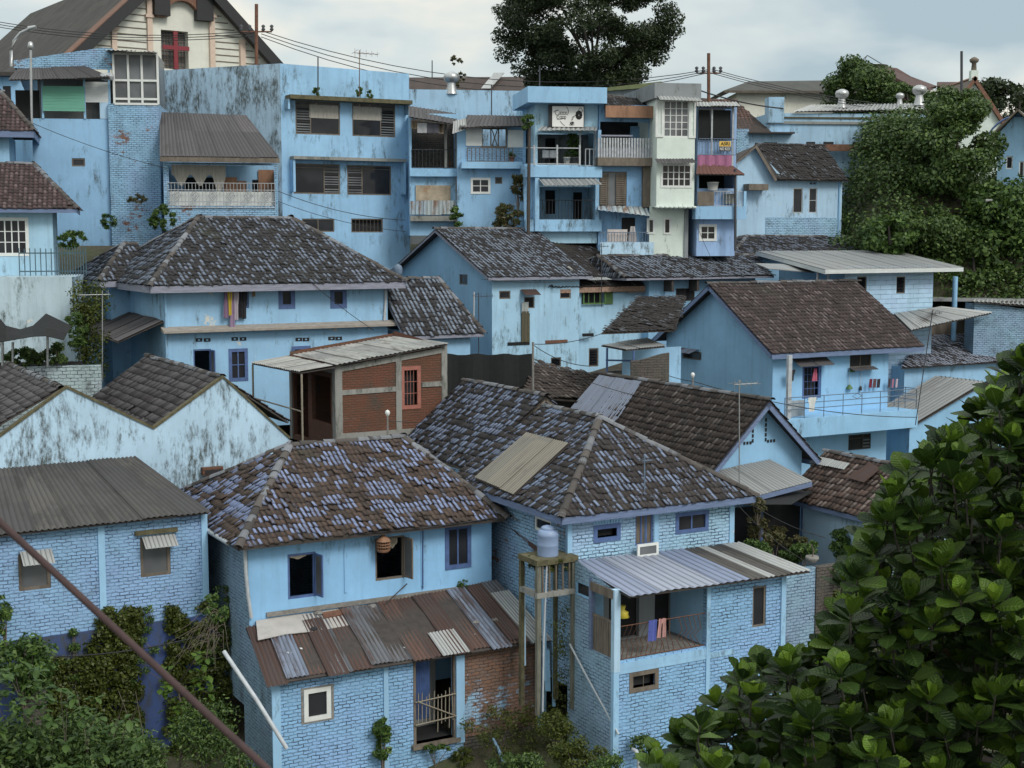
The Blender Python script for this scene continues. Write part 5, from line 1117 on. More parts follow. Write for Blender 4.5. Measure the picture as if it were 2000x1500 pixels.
for k in range(n): z=r[2]+(r[3]-r[2])*k/n; mb.fb(F,r[0],r[1],-.16+.01*(k%2),-.13,z,z+(r[3]-r[2])/n*.93,M_green)
o=mb.build('green_blind'); tag(o,'green roll-down blind hanging at the far left veranda','blind')
# --- L1: far left house ---
F=FY(0,450,60,16)
L1,u0,u1,z0,zt=block('maroon_roof_house','blue house with maroon tile roof and white casement window at the left edge',F,-120,104,404,545,6,P_v2,sp=[('f',-8,427,54,498,'cas',dict(fm=M_wht,nx=4,ny=3,fw=.09,proud=.02))],cat='house')
ze=F.Z(80,408,-.6); zr=F.Z(50,322,2.8)
roof(L1,F,u0-1,F.U(151,407,-.6),-.6,6.2,ze,zr,u0,F.U(66,322,2.8),'u',T_L,fm=M_fasc,bh=.16,slopes='fr',row=.27,col=.2,jit=.01)
F1=FY(0,300,64.5,16); mb=MB(); ua=F1.U(58,300); mb.fb(F1,ua-9,F1.U(18,300),0,5,z0,F1.Z(30,262),P_main); mb.build('upper_wall',L1)
roof(L1,F1,ua-9,F1.U(67,262,-.6),-.6,5.4,F1.Z(30,255,-.6),F1.Z(10,180,2.4),ua-9,F1.U(0,182,2.4),'u',T_L,fm=M_fasc,bh=.3,slopes='fr',row=.27,col=.2)
# fence and retaining wall in front
F=FY(38,520,58.5,14); fn=root('picket_fence','dark teal picket fence on the ledge beside the maroon roof house','fence',F.w(1.5,0,F.Z(100,540))); za,zb=F.Z(100,538),F.Z(100,486); M_teal=simple('paint_teal',(.05,.10,.13),.6,.3,5,bumpd=0)
mb=MB(); mb.fb(F,0,F.U(168,510),-.02,.02,za+.15,za+.2,M_teal); mb.fb(F,0,F.U(168,510),-.02,.02,zb-.2,zb-.15,M_teal); mb.build('rail',fn); mb=MB()
for k in range(26):
    u=F.U(168,510)*k/25
    if k<14 and k%2: continue
    mb.fb(F,u-.02,u+.02,-.03,-.02,za,zb+.05*rng.random()+(.05 if k>12 else 0),M_teal)
mb.build('pickets',fn)
F=FY(0,600,58,12); rw=root('stained_retaining_wall','pale stained retaining wall below the picket fence at the left','wall',F.w(0,0,12)); mb=MB(); u1=F.U(142,560); mb.fb(F,-5,u1,0,4,11,F.Z(70,541),P_ret); mb.hexa([F.w(u1,0,11),F.w(F.U(155,650),-.8,11),F.w(F.U(155,650),4,11),F.w(u1,4,11),F.w(u1-.02,0,F.Z(140,541)),F.w(u1+.1,-.05,F.Z(140,541)),F.w(u1+.1,4,F.Z(140,541)),F.w(u1-.02,4,F.Z(140,541))],P_D); mb.build('wall_panel',rw)
F=FY(0,740,54.5,12); mb=MB(); mb.fb(F,-4,F.U(198,740),0,.3,11,F.Z(120,715),brick('brick_mossy_pale',(.45,.58,.60),seed=14,mould=.75,bare=.1,bw=.3,bh=.14,mort=(.03,.03,.03),warp=.08)); o=mb.build('low_brick_wall'); tag(o,'low mossy pale brick wall behind the left grey brown roof','wall')
# --- upper left small blue wall (0-30,130-180) and P0 etc ---
F=FY(0,170,76,0); mb=MB(); mb.fb(F,-6,F.U(40,160),0,3,17,F.Z(20,150),P_main); mb.fb(F,F.U(5,150,-.01),F.U(20,150,-.01),-.02,0,F.Z(12,200),F.Z(12,168),M_dark); mb.fb(F,-6,F.U(45,140),-.5,3,F.Z(20,150)+.003,F.Z(20,150)+.2,M_woodd); o=mb.build('blue_outbuilding'); tag(o,'plain blue wall with dark eave peeping out at the far left','building')
# --- P0a: long pale parapet wall behind ---
F=FY(805,230,80,8); LW,u0,u1,z0,zt=block('long_parapet_building','long pale stained parapet wall with a metal vent, right of the tall building',F,800,1040,176,300,6,P_LB)
# --- P0: dark rotting balcony ---
F=FY(800,330,75,6)
P0,u0,u1,z0,zt=block('rotting_balcony_house','narrow rotting house with dark timber balcony and rust-stained blue boards',F,800,893,222,460,5,P_main,sp=[],cat='house',holes=[(804,232,890,327)])
zf=F.Z(850,328); mb=MB(); mb.quad(F.w(u0,0,zf),F.w(u1,0,zf),F.w(u1,3,zf),F.w(u0,3,zf),M_woodd); mb.quad(F.w(u0,2,zf),F.w(u1,2,zf),F.w(u1,2,zt),F.w(u0,2,zt),B_dark); mb.build('balcony_interior',P0)
railing(P0,F.w(u0+.1,-.1,zf),F.w(u1-.1,-.1,zf),.95,M_metal,sp=.18)
corr_part(P0,[F.p(798,228,-1),F.p(893,244,-1),F.p(890,222,1),F.p(798,208,1)],C_old,pitch=.2,seg=3,jag=.1)
corr_part(P0,[F.p(803,251,-.5),F.p(866,262,-.5),F.p(866,243,-.3),F.p(803,236,-.3)],corrmat('sheet_tan',[(.26,.20,.13)],[1],.4,(.12,.07,.04)),'hanging_sheet',pitch=.25,seg=2,under=False)
r=F.r(800,330,893,345); boxes(P0,F,[(r[0],r[1],-.35,0,r[2],r[3])],M_lbf,'beam'); r=F.r(812,362,880,392); boxes(P0,F,[(r[0],r[1],-.1,0,r[2],r[3])],simple('rust_stained_board',(.36,.30,.22),.8,.3,2.2,dirt=.95,dirtc=(.26,.10,.03)),'rusty_board')
corr_part(P0,[F.p(800,420,-.45),F.p(892,420,-.45),F.p(892,392,-.45),F.p(800,392,-.45)],C_tarp,'balcony_sheet',pitch=.22,seg=2,under=False); boxes(P0,F,[(u0,u1,-.5,0,F.Z(850,432),F.Z(850,422)),(F.U(868,290),F.U(873,290),-.1,0,zf,zt-.3),(F.U(893,300)-.1,F.U(893,300),-.2,0,F.Z(890,430),zt-.3)],P_conc,'beam')
# --- P00: white shutter house ---
F=FY(893,330,74.5,6)
Pa,u0,u1,z0,zt=block('white_shutter_house','blue house with white shuttered timber window and crossed railing, above the tile roofs',F,893,1027,243,465,6,P_L2,B_peel,sp=[('f',921,349,956,377,'cas',dict(fm=M_wht,nx=2,ny=2,fw=.07,proud=.03)),('f',967,346,981,359,'cas',dict(fm=M_wood,nx=1,fw=.05))],cat='house',holes=[(940,250,990,288)])
boxes(Pa,F,[(*F.r(910,250,941,285)[:2],-.08,-.0,*F.r(910,250,941,285)[2:]),(*F.r(992,254,1022,288)[:2],-.08,-.0,*F.r(992,254,1022,288)[2:])],M_wht,'shutter')
mb=MB(); r=F.r(940,250,990,288); frame_rect(mb,F,r,-.05,.05,.07,M_wood); um=(r[0]+r[1])/2
mb.fb(F,um-.2,um-.14,-.04,.04,r[2],r[3],M_wood); mb.fb(F,um+.2,um+.26,-.04,.04,r[2],r[3],M_wood); mb.tube([F.w(um-.14,0,r[2]),F.w(um+.2,0,r[3])],.025,M_wood,4); mb.tube([F.w(um-.14,0,r[3]),F.w(um+.2,0,r[2])],.025,M_wood,4); mb.build('window',Pa)
railing(Pa,F.w(F.U(912,310),-.35,F.Z(960,316)),F.w(F.U(1000,310),-.35,F.Z(960,316)),.7,M_wood,sp=.2,r=.02)
r=F.r(910,290,1020,316); boxes(Pa,F,[(r[0],r[1],-.03,0,r[2],r[3])],B_tall,'brick_apron'); r=F.r(900,317,1020,330); boxes(Pa,F,[(r[0],r[1],-.6,0,r[2],r[3])],P_main,'balcony_slab')
corr_part(Pa,[F.p(896,250,-.9),F.p(1030,246,-.9),F.p(1022,228,1),F.p(914,225,1)],C_old,pitch=.2,seg=3,jag=.08); corr_part(Pa,[F.p(884,262,-.8),F.p(912,252,-.8),F.p(910,232,-.3),F.p(886,238,-.3)],C_white,'hanging_sheet',pitch=.15,seg=2,under=False)
# --- Cf: cafe building ---
F=FY(1025,300,73,9)
Cf,u0,u1,z0,zt=block('cafe_building','light blue cafe building with drawn sign, glass-fronted terrace and striped awning',F,1045,1167,178,475,6,P_v2,sp=[],holes=[(1050,260,1160,322),(1052,365,1160,428)],cat='building')
u00=F.U(1025,300); mb=MB(); r=F.r(1024,170,1048,215); mb.fb(F,u00,F.U(1178,190),-.9,4,F.Z(1100,204),F.Z(1100,173),P_main); mb.build('parapet',Cf)
mb=MB(); mb.fb(F,u00,u0-.002,.1,5,z0,F.Z(1035,320),P_T); mb.fb(F,u00,F.U(1172,330),-.5,-.003,F.Z(1100,347),F.Z(1100,326),P_main); mb.fb(F,u00,F.U(1172,440),-.4,-.003,F.Z(1100,452),F.Z(1100,429),P_T); mb.fb(F,F.U(1042,370),F.U(1050,370),-.5,-.003,F.Z(1040,452)+.01,F.Z(1040,348),P_main); mb.fb(F,F.U(1160,370),F.U(1167,370),-.4,-.003,F.Z(1160,429),F.Z(1160,348),P_main); mb.fb(F,F.U(1164,290),F.U(1170,290),-.5,-.003,F.Z(1160,326),F.Z(1160,255),P_main); mb.build('floor_band',Cf)
for y0,y1,nm in ((260,324,'upper'),(365,428,'lower')):
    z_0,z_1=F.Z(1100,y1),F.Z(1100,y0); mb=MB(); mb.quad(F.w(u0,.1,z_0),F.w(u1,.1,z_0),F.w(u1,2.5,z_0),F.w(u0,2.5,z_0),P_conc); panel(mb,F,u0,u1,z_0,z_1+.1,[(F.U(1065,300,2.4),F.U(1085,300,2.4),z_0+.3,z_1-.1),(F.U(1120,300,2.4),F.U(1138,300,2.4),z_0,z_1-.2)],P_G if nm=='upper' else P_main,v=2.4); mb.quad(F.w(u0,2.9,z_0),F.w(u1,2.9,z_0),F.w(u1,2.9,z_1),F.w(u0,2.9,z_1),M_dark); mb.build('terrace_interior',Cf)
z_0=F.Z(1100,324); mb=MB()
for x in (1042,1087,1131): mb.fb(F,F.U(x,290,-.5),F.U(x+3,290,-.5),-.5,-.45,z_0,F.Z(x,284),M_railw)
for y in (291,322): mb.fb(F,F.U(1028,y,-.5),F.U(1132,y,-.5),-.49,-.46,F.Z(1080,y),F.Z(1080,y)+.05,M_railw)
mb.build('glass_balustrade',Cf)
mb=MB(); 
for x in (1131,1161): mb.fb(F,F.U(x,290),F.U(x+3,290),-.08,-.02,z_0,F.Z(1140,255),M_railw)
mb.build('window_frame',Cf)
railing(Cf,F.w(F.U(1141,310),-.3,z_0),F.w(F.U(1157,310),-.3,z_0),.85,M_railw,sp=.22,r=.03); railing(Cf,F.w(F.U(1052,410),-.15,F.Z(1100,429)),F.w(F.U(1160,410),-.15,F.Z(1100,429)),1.0,M_metal,sp=.17,r=.014)
corr_part(Cf,[F.p(1050,256,-.9),F.p(1166,256,-.9),F.p(1166,249,-.1),F.p(1058,248,-.1)],C_white,'awning',pitch=.25,seg=2,under=False); corr_part(Cf,[F.p(1063,364,-1.1),F.p(1176,362,-1.1),F.p(1163,350,-.5),F.p(1052,351,-.5)],C_grey,'awning',pitch=.25,seg=2,under=False)
r=F.r(1078,208,1139,248,-.3); sg=root('drawn_cafe_sign','white sign with line-drawn script, kettle and cup on the cafe front','sign',F.w((r[0]+r[1])/2,-.35,r[2]))
mb=MB(); mb.fb(F,r[0]-.18,r[1]+.05,-.36,-.28,r[2]-.05,r[3]+.08,M_ink); mb.build('backing',sg); mb=MB(); mb.fb(F,r[0],r[1],-.4,-.36,r[2],r[3],M_sign); mb.build('board',sg)
mb=MB(); W_=r[1]-r[0]; H_=r[3]-r[2]
def ln(pts,rr=.014): mb.tube([F.w(r[0]+x*W_,-.405,r[2]+y*H_) for x,y in pts],rr,M_ink,4)
def arc(cx,cy,rx,ry,a0,a1,n=14): return [(cx+rx*math.cos(R(a0+(a1-a0)*k/n)),cy+ry*math.sin(R(a0+(a1-a0)*k/n))) for k in range(n+1)]
ln(arc(.16,.68,.06,.12,60,340)); 
for k in range(5): ln(arc(.24+k*.05,.66,.024,.07,0,360,8),.012)
ln(arc(.19,.47,.05,.06,60,270)+[(.22,.42)]); 
for k in range(4): ln(arc(.26+k*.05,.46,.024,.06,0,360,8),.012)
ln([(.14,.38),(.2,.34),(.36,.4),(.42,.36)]); ln([(.05,.7),(.1,.78),(.2,.82)]); ln(arc(.44,.75,.07,.2,90,-60)); ln([(.25,.28),(.32,.14),(.40,.05)])
ln(arc(.90,.80,.055,.13,0,360)); ln(arc(.75,.30,.10,.25,90,150)+[(.62,.3)],.012)
for k in range(7): ln(arc(.85,.58,.02+k*.014,.06+k*.025,0,360,10),.02)
ln([(.76,.72),(.78,.6),(.7,.52),(.64,.48),(.62,.34)]); ln(arc(.62,.2,.045,.08,180,360)+[(.575,.24),(.665,.24)],.02); ln(arc(.62,.2,.03,.05,180,360),.025); ln(arc(.67,.2,.025,.04,-90,90,6)); ln(arc(.62,.12,.08,.04,180,360))
mb.build('drawing',sg)
# cafe table
tb=root('cafe_table','small table with two pale chairs on the cafe terrace','table',F.w(F.U(1075,315),.9,z_0)); mb=MB(); mb.fb(F,F.U(1062,310),F.U(1088,310),.7,1.2,z_0+.7,z_0+.75,M_wood); mb.build('table_top',tb); mb=MB(); mb.fb(F,F.U(1073,310),F.U(1076,310),.92,.98,z_0,z_0+.7,M_metal); mb.build('leg',tb)
for x,lb in ((1062,'left pale chair at the cafe terrace table'),(1075,'right pale chair at the cafe terrace table')):
    ch=root('cafe_chair',lb,'chair',F.w(F.U(x+5,318),.6,z_0),'chairs on the cafe terrace'); a=F.U(x,318); mb=MB(); mb.fb(F,a,a+.4,.4,.8,z_0+.42,z_0+.46,M_railw); mb.build('seat',ch); mb=MB(); mb.fb(F,a,a+.4,.4,.43,z_0+.42,z_0+.82,M_railw); mb.build('backrest',ch)
    for du,dv in ((.03,.43),(.37,.43),(.03,.77),(.37,.77)): mb=MB(); mb.tube([F.w(a+du,dv,z_0),F.w(a+du,dv,z_0+.42)],.015,M_metal,4); mb.build('leg',ch)
# --- Br: brown panelled balcony building ---
F=FY(1168,300,73.5,9)
Br,u0,u1,z0,zt=block('brown_fascia_balcony_house','narrow blue house with brown panelled eave and striped grey balcony railing',F,1169,1272,205,495,6,P_v3,sp=[('f',1169,335,1224,403,'cas',dict(fm=M_wood,nx=3,ny=1,gm=M_glassg,fw=.06))],holes=[(1172,238,1268,300)],cat='house')
r=F.r(1169,335,1224,403)
for a,b in ((.05,.3),(.62,.96)):
    mb=MB()
    for k in range(14): z=r[2]+.1+(r[3]-r[2]-.25)*k/14; mb.quad(F.w(r[0]+(r[1]-r[0])*a,-.06,z),F.w(r[0]+(r[1]-r[0])*b,-.06,z),F.w(r[0]+(r[1]-r[0])*b,.03,z+.13),F.w(r[0]+(r[1]-r[0])*a,.03,z+.13),M_wood)
    mb.build('louvre_slats',Br)
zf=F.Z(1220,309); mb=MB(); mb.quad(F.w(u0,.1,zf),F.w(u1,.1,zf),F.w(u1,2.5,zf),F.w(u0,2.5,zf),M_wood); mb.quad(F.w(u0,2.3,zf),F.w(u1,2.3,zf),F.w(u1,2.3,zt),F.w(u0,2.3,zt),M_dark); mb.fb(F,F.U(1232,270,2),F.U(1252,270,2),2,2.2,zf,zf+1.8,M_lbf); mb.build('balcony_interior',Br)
boxes(Br,F,[(F.U(1183,220,-.7),F.U(1283,220,-.7),-.7,-.55,F.Z(1230,232),F.Z(1230,209))],M_brownp,'eave_panel'); boxes(Br,F,[(F.U(1168,315,-.6),F.U(1276,315,-.6),-.6,0,F.Z(1220,325),F.Z(1220,309))],M_wood,'balcony_slab')
boxes(Br,F,[(F.U(1168,278,-.6)+(F.U(1276,278,-.6)-F.U(1168,278,-.6))*k/20,F.U(1168,278,-.6)+(F.U(1276,278,-.6)-F.U(1168,278,-.6))*k/20+.09,-.6,-.56,zf,F.Z(1220,271)) for k in range(21)],M_railw,'baluster'); boxes(Br,F,[(F.U(1168,278,-.6),F.U(1276,278,-.6),-.56,-.52,zf,F.Z(1220,290)),(F.U(1172,266,-.6),F.U(1236,266,-.6),-.6,-.54,F.Z(1200,268),F.Z(1200,265))],M_fascg,'panel')
P=[F.p(1180,208,-.6),F.p(1270,214,-.6),F.p(1262,195,2),F.p(1183,183,2)]; mb=MB(); mb.slab(P,.05,M_clayb); tiles(mb,P,T_dk,.27,.2); mb.build('roof',Br)
boxes(Br,F,[(F.U(1253,370),F.U(1270,370),-.3,0,F.Z(1260,405),F.Z(1260,326))],M_wood,'timber_pier')
corr_part(Br,[F.p(1168,411,-1.2),F.p(1270,424,-1.2),F.p(1262,405,-.1),F.p(1168,403,-.1)],C_tarp,'awning',pitch=.3,amp=.02,seg=4,under=False,sag=.03)
mb=MB(); r=F.r(1214,425,1240,470); mb.fb(F,r[0],r[1],-.02,.0,r[2],r[3],M_dark); mb.build('door',Br)
r=F.r(1172,473,1276,498,-1.0); boxes(Br,F,[(r[0],r[1],-1.1,-1,r[2],r[3])],P_D,'terrace_parapet'); railing(Br,F.w(r[0],-1.05,r[3]),F.w(r[1]-.3,-1.05,r[3]),.5,M_rail,sp=.14,r=.014)
# --- Wh: white bay building ---
F=FY(1280,300,72.5,10)
Wh,u0,u1,z0,zt=block('white_bay_house','narrow white house with two storeys of gridded bay windows under a grey top',F,1283,1357,165,404,7,P_W,P_W,sp=[('f',1296,196,1346,268,'cas',dict(fm=M_wht,nx=4,ny=5,fw=.07,gm=M_glassg)),('f',1292,321,1350,365,'cas',dict(fm=M_wht,nx=5,ny=3,fw=.07,proud=.03))],cat='house')
mb=MB(); FL=F.left(u0); mb.fb(F,u0-.2,u1+.25,-.18,6,F.Z(1320,193),F.Z(1320,163),P_G); mb.build('grey_top',Wh)
window(Wh,F,F.r(1282,198,1294,266),'cas',fm=M_wht,nx=2,ny=5,fw=.06,gm=M_glassg,proud=.05); window(Wh,F,F.r(1347,198,1357,268),'cas',fm=M_wht,nx=1,ny=5,fw=.06,gm=M_glassg,proud=.05)
corr_part(Wh,[F.p(1288,195,-.5),F.p(1371,198,-.5),F.p(1362,191,-.1),F.p(1283,187,-.1)],C_white,'awning',pitch=.2,seg=2,under=False); corr_part(Wh,[F.p(1283,320,-.6),F.p(1362,320,-.6),F.p(1352,311,-.1),F.p(1278,311,-.1)],C_old,'awning',pitch=.2,seg=2,under=False)
# lower white section
F2=FY(1268,460,73.4,9); r=F2.r(1268,403,1336,498)
mb=MB(); w1=F2.r(1265,428,1277,455); w2=F2.r(1297,427,1309,456); panel(mb,F2,r[0],r[1],r[2]-2,r[3],[w1,w2],P_W); mb.fb(F2,r[1],r[1]+.2,-.1,3,r[2]-2,r[3],P_G); mb.build('lower_wall',Wh); window(Wh,F2,w1,'cas',fm=M_wht,nx=1,fw=.05,proud=.04); window(Wh,F2,w2,'cas',fm=M_wht,nx=1,fw=.05,proud=.04)
mb=MB(); n=9
for k in range(n): ua=u0-.1+(u1-u0+.2)*k/n; ub=u0-.1+(u1-u0+.2)*(k+1)/n; mb.lathe(F.w((ua+ub)/2,-.1,F.Z(1320,405)-.08),[(.0,0),(.13,.05),(.14,.12),(.0,.16)],P_W,8)
mb.build('scalloped_edge',Wh)
# --- As: netted balcony building ---
F=FY(1362,330,73.5,9)
As,u0,u1,z0,zt=block('netted_balcony_house','narrow house with black netted balcony, magenta cloth and small yellow sign',F,1362,1437,205,500,6,P_v1,sp=[('f',1367,440,1398,469,'cas',dict(fm=M_wht,nx=2,ny=2,fw=.08,proud=.03))],holes=[(1362,212,1434,274),(1365,340,1434,368)],cat='house')
mb=MB()
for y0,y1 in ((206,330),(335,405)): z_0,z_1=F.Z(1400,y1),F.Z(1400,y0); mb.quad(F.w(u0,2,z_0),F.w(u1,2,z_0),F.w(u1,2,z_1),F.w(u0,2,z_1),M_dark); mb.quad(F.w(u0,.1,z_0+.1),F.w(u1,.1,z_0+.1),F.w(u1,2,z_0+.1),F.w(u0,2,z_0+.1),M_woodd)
mb.build('balcony_interior',As)
corr_part(As,[F.p(1361,208,-.7),F.p(1446,208,-.7),F.p(1437,200,0),F.p(1361,200,0)],C_white,pitch=.2,seg=2); corr_part(As,[F.p(1359,341,-.9),F.p(1455,342,-.9),F.p(1428,323,-.2),F.p(1362,320,-.2)],simple('roof_maroon',(.12,.055,.045),.8,.25,5,stretch=(6,1,1)),'lower_roof',pitch=.2,seg=2)
for x in (1386,1427): boxes(As,F,[(F.U(x,240),F.U(x+3,240),-.3,-.22,F.Z(x,330),F.Z(x,208))],M_railw,'post')
for a,b in ((1364,1386),(1389,1427)):
    r=F.r(a,215,b,270,-.2); boxes(As,F,[(r[0],r[1],-.2,-.18,r[2],r[3])],M_blk,'mesh_curtain')
railing(As,F.w(F.U(1362,300),-.3,F.Z(1400,303)),F.w(F.U(1434,300),-.3,F.Z(1400,303)),F.Z(1400,272)-F.Z(1400,303),M_rail,sp=.16,r=.014)
mb=MB(); r=F.r(1362,303,1430,326,-.3); n=18
for k in range(n):
    ua=r[0]+(r[1]-r[0])*k/n; ub=r[0]+(r[1]-r[0])*(k+1)/n; va=-.33-.05*math.sin(k*1.3); vb_=-.33-.05*math.sin((k+1)*1.3); mb.quad(F.w(ua,va,r[2]-.08*math.sin(k)),F.w(ub,vb_,r[2]-.08*math.sin(k+1)),F.w(ub,vb_,r[3]),F.w(ua,va,r[3]),M_pink)
o=mb.build('magenta_cloth'); tag(o,'magenta cloth hung across the netted balcony front below the yellow sign','cloth')
r=F.r(1405,276,1427,286,-.42); sg=root('yellow_sign','small yellow sign reading ASRI on the netted balcony railing','sign',F.w((r[0]+r[1])/2,-.42,r[2])); mb=MB(); mb.fb(F,r[0],r[1],-.44,-.4,r[2],r[3],M_yel); mb.build('board',sg)
def text(par,s,F,u0,u1,z0,z1,v,m,name='lettering'):
    cu=bpy.data.curves.new('t','FONT'); cu.body=s; cu.align_x='CENTER'; cu.align_y='CENTER'; cu.extrude=.01; cu.offset=.01; tmp=bpy.data.objects.new('t',cu); SC.collection.objects.link(tmp); bpy.context.view_layer.update()
    me=bpy.data.meshes.new_from_object(tmp); bpy.data.objects.remove(tmp); me.name=name
    V=np.array([v_.co[:] for v_ in me.vertices]); mn,mx=V.min(0),V.max(0); base=np.array(ORG[par.name])
    for v_ in me.vertices:
        x=(v_.co.x-mn[0])/(mx[0]-mn[0]); y=(v_.co.y-mn[1])/(mx[1]-mn[1]); q=F.w(u0+(u1-u0)*x,v-(v_.co.z+.01)*.5,z0+(z1-z0)*y); v_.co=Vector(np.array(tuple(q))-base)
    me.materials.clear(); me.materials.append(m); o=bpy.data.objects.new(name,me); SC.collection.objects.link(o); o.parent=par; ORG[o.name]=ORG[par.name]; return o
h=r[3]-r[2]; text(sg,'ASRI',F,r[0]+.06,r[1]-.06,r[2]+.2*h,r[3]-.15*h,-.445,M_ink)
mb=MB(); mb.fb(F,r[0],r[1],-.42,-.39,r[2]-.24,r[2]-.02,M_ink); mb.build('lower_board',sg); text(sg,'NO KOI',F,r[0]+.03,r[1]-.05,r[2]-.2,r[2]-.05,-.425,M_sign)
r=F.r(1362,374,1394,402,-.5); boxes(As,F,[(r[0],r[1],-.55,-.5,r[2],r[3])],M_wood,'board'); railing(As,F.w(F.U(1394,400,-.5),-.5,r[2]),F.w(F.U(1449,400,-.5),-.5,r[2]),r[3]-r[2],M_railw,sp=.16,r=.016); r2=F.r(1358,403,1455,428,-.55); boxes(As,F,[(r2[0],r2[1],-.6,0,r2[2],r2[3])],P_L2,'balcony_slab'); boxes(As,F,[(F.U(1452,400,-.5),F.U(1457,400,-.5),-.55,-.35,r2[2],F.Z(1452,374))],P_main,'post')
# --- K: gable house right ---
F=FY(1520,400,82.5,17); u0=F.U(1440,400); ul=F.U(1522,400)
K=root('cool_blue_gable_house','pale blue gable house with dark mossy tile roof above the ivy slope','house',F.w(2,3,14))
sp=[('f',1549,367,1568,416,'cas',dict(fm=M_galv,nx=1,fw=.06)),('f',1580,367,1596,416,'cas',dict(fm=M_railw,nx=1,ny=2,fw=.06)),('f',1581,355,1595,361,'cas',dict(fm=M_lbf,nx=2,fw=.03))]
u1=F.U(1644,400); fh,_=wins(K,F,F,sp); ztr=F.Z(1600,347); zrg=F.Z(1480,283); z0=F.Z(1540,475)-2
mb=MB(); panel(mb,F,u0,u1,z0,[(u0,F.Z(1440,320)),(F.U(1474,300),F.Z(1474,283)-.15),(ul,ztr+.2),(u1,ztr)],fh,P_K); mb.quad(F.w(u1,0,z0),F.w(u1,7,z0),F.w(u1,7,ztr),F.w(u1,0,ztr),P_K); r=F.r(1495,425,1641,462); mb.fb(F,r[0],r[1]-.1,-.03,-.0,r[2],r[3],B_up); mb.build('wall',K); addwins(K,F,F,sp)
P=[F.p(1518,351,-.5),F.p(1657,352,-.5),F.p(1610,291,3.5),F.p(1478,283,3.5)]; P[1].z=P[0].z; P[2].z=P[3].z
mb=MB(); mb.slab(P,.06,M_clayb,M_woodd); tiles(mb,P,T_dk,.27,.2,.025); o=mb.build('roof',K); cap_part(o,[(P[3],P[2])],T_dk); 
Pl=[F.p(1432,318,-.4),F.p(1477,281,-.4),F.p(1483,281,3),F.p(1437,300,3)]
mb=MB(); mb.slab([Pl[0],Pl[1],P[3],Pl[3]],.06,T_dk,M_woodd); mb.slab([Pl[1],P[0],P[0]+Vector((.3,.5,.05)),P[3]],.06,T_dk,M_woodd); mb.build('gable_roof',K); board(o,[(Pl[0],Pl[1]),(Pl[1],P[0])],M_wood,.16)
pipe(K,[F.w(u1-.2,-.05,ztr),F.w(u1-.2,-.05,z0)],.05,M_lbf)
r=F.r(1452,360,1490,372); boxes(K,F,[(r[0],r[1],-.7,-.0,r[2],r[3])],M_wood,'hood')
# --- long wall building right-back ---
F=FY(1505,250,93,5)
Lo,u0,u1,z0,zt=block('long_weathered_building','long weathered blue wall with pale sheet roof and round metal vents, above the ivy',F,1502,1815,222,290,7,P_LB,zb=17)
mb=MB(); a,b=F.l(1502,238),F.l(1812,224); mb.hexa([F.w(u0,-.12,F.Z(1650,243)),F.w(u1,-.12,F.Z(1650,243)),F.w(u1,0,F.Z(1650,243)),F.w(u0,0,F.Z(1650,243)),F.w(u0,-.12,F.Z(1650,238)),F.w(u1,-.12,F.Z(1650,238)),F.w(u1,0,F.Z(1650,238)),F.w(u0,0,F.Z(1650,238))],P_conc); mb.fb(F,u0,u1,-.08,0,F.Z(1650,232),F.Z(1650,229),M_mossr); r=F.r(1500,190,1530,240); mb.fb(F,r[0],r[1],-.2,.8,r[2],r[3],P_LB); mb.build('cornice',Lo)
corr_part(Lo,[F.p(1550,219,-.2),F.p(1808,214,-.2),F.p(1800,203,4),F.p(1585,206,4)],C_white,pitch=.3,amp=.03,seg=3)
for x0,x1 in ((1575,1592),(1608,1628),(1665,1688),(1705,1732)): r=F.r(x0,277,x1,284); boxes(Lo,F,[(r[0],r[1],-.02,0,r[2],r[3])],M_dark,'window')
r=F.r(1540,282,1745,292,-.6); boxes(Lo,F,[(r[0],r[1],-.7,-.3,r[2]-.1,r[3])],M_woodr,'red_band')
def vent(c,s,lb):
    rt=root('turbine_vent',lb,'vent',c,'round metal roof vents'); mb=MB(); mb.lathe(c,[(.32*s,0),(.2*s,.45*s),(.2*s,.6*s)],M_galv); mb.build('base',rt); mb=MB(); mb.lathe(c+Vector((0,0,.55*s)),[(.22*s,0),(.36*s,.12*s),(.4*s,.28*s),(.34*s,.42*s),(.12*s,.52*s),(.0,.53*s)],M_galv,16); mb.build('head',rt)
vent(F.p(1644,211,1.5),1.15,'left round metal vent on the pale sheet roof above the ivy'); vent(F.p(1795,206,1.2),1.25,'right round metal vent beside the tree above the ivy'); vent(F.p(1757,206,4),.8,'small distant metal vent between the two larger ones'); vent(atY(882,184,80.5),1.15,'metal vent on the long parapet wall right of the tall building')
# --- dark hall roofs behind ---
F=FY(1415,180,118,2)
Ha=root('large_grey_hall','large hall with long dark grey roof and pale gable end behind the power pole','building',F.w(8,5,19))
zE=F.Z(1500,178); zR=F.Z(1500,146); uA=F.U(1412,178); uB=F.U(1760,170)
mb=MB(); mb.slab([F.w(uA,-.5,zE),F.w(uB,-.5,zE),F.w(uB,6,zR+.3),F.w(F.U(1462,148,6),6,zR+.1)],.2,simple('roof_dark_grey',(.055,.055,.05),.9,.25,1,stretch=(1,.3,1)),M_wood); mb.slab([F.w(uA,12,zE),F.w(uA,-.5,zE),F.w(F.U(1462,148,6),6,zR+.1)],.2,M_clayb); mb.build('roof',Ha); mb=MB(); mb.fb(F,F.U(1440,190),uB,.3,11,18,zE-.1,P_cream); mb.build('wall',Ha)
F=FY(1820,170,112,-8); Hb=root('maroon_roof_hall','hall with steep dark maroon roof and open gable right of the grey hall','building',F.w(3,5,19))
M_mar=simple('roof_maroon_dark',(.075,.042,.038),.9,.25,1.5,stretch=(1,.3,1)); a=F.p(1705,150,6);
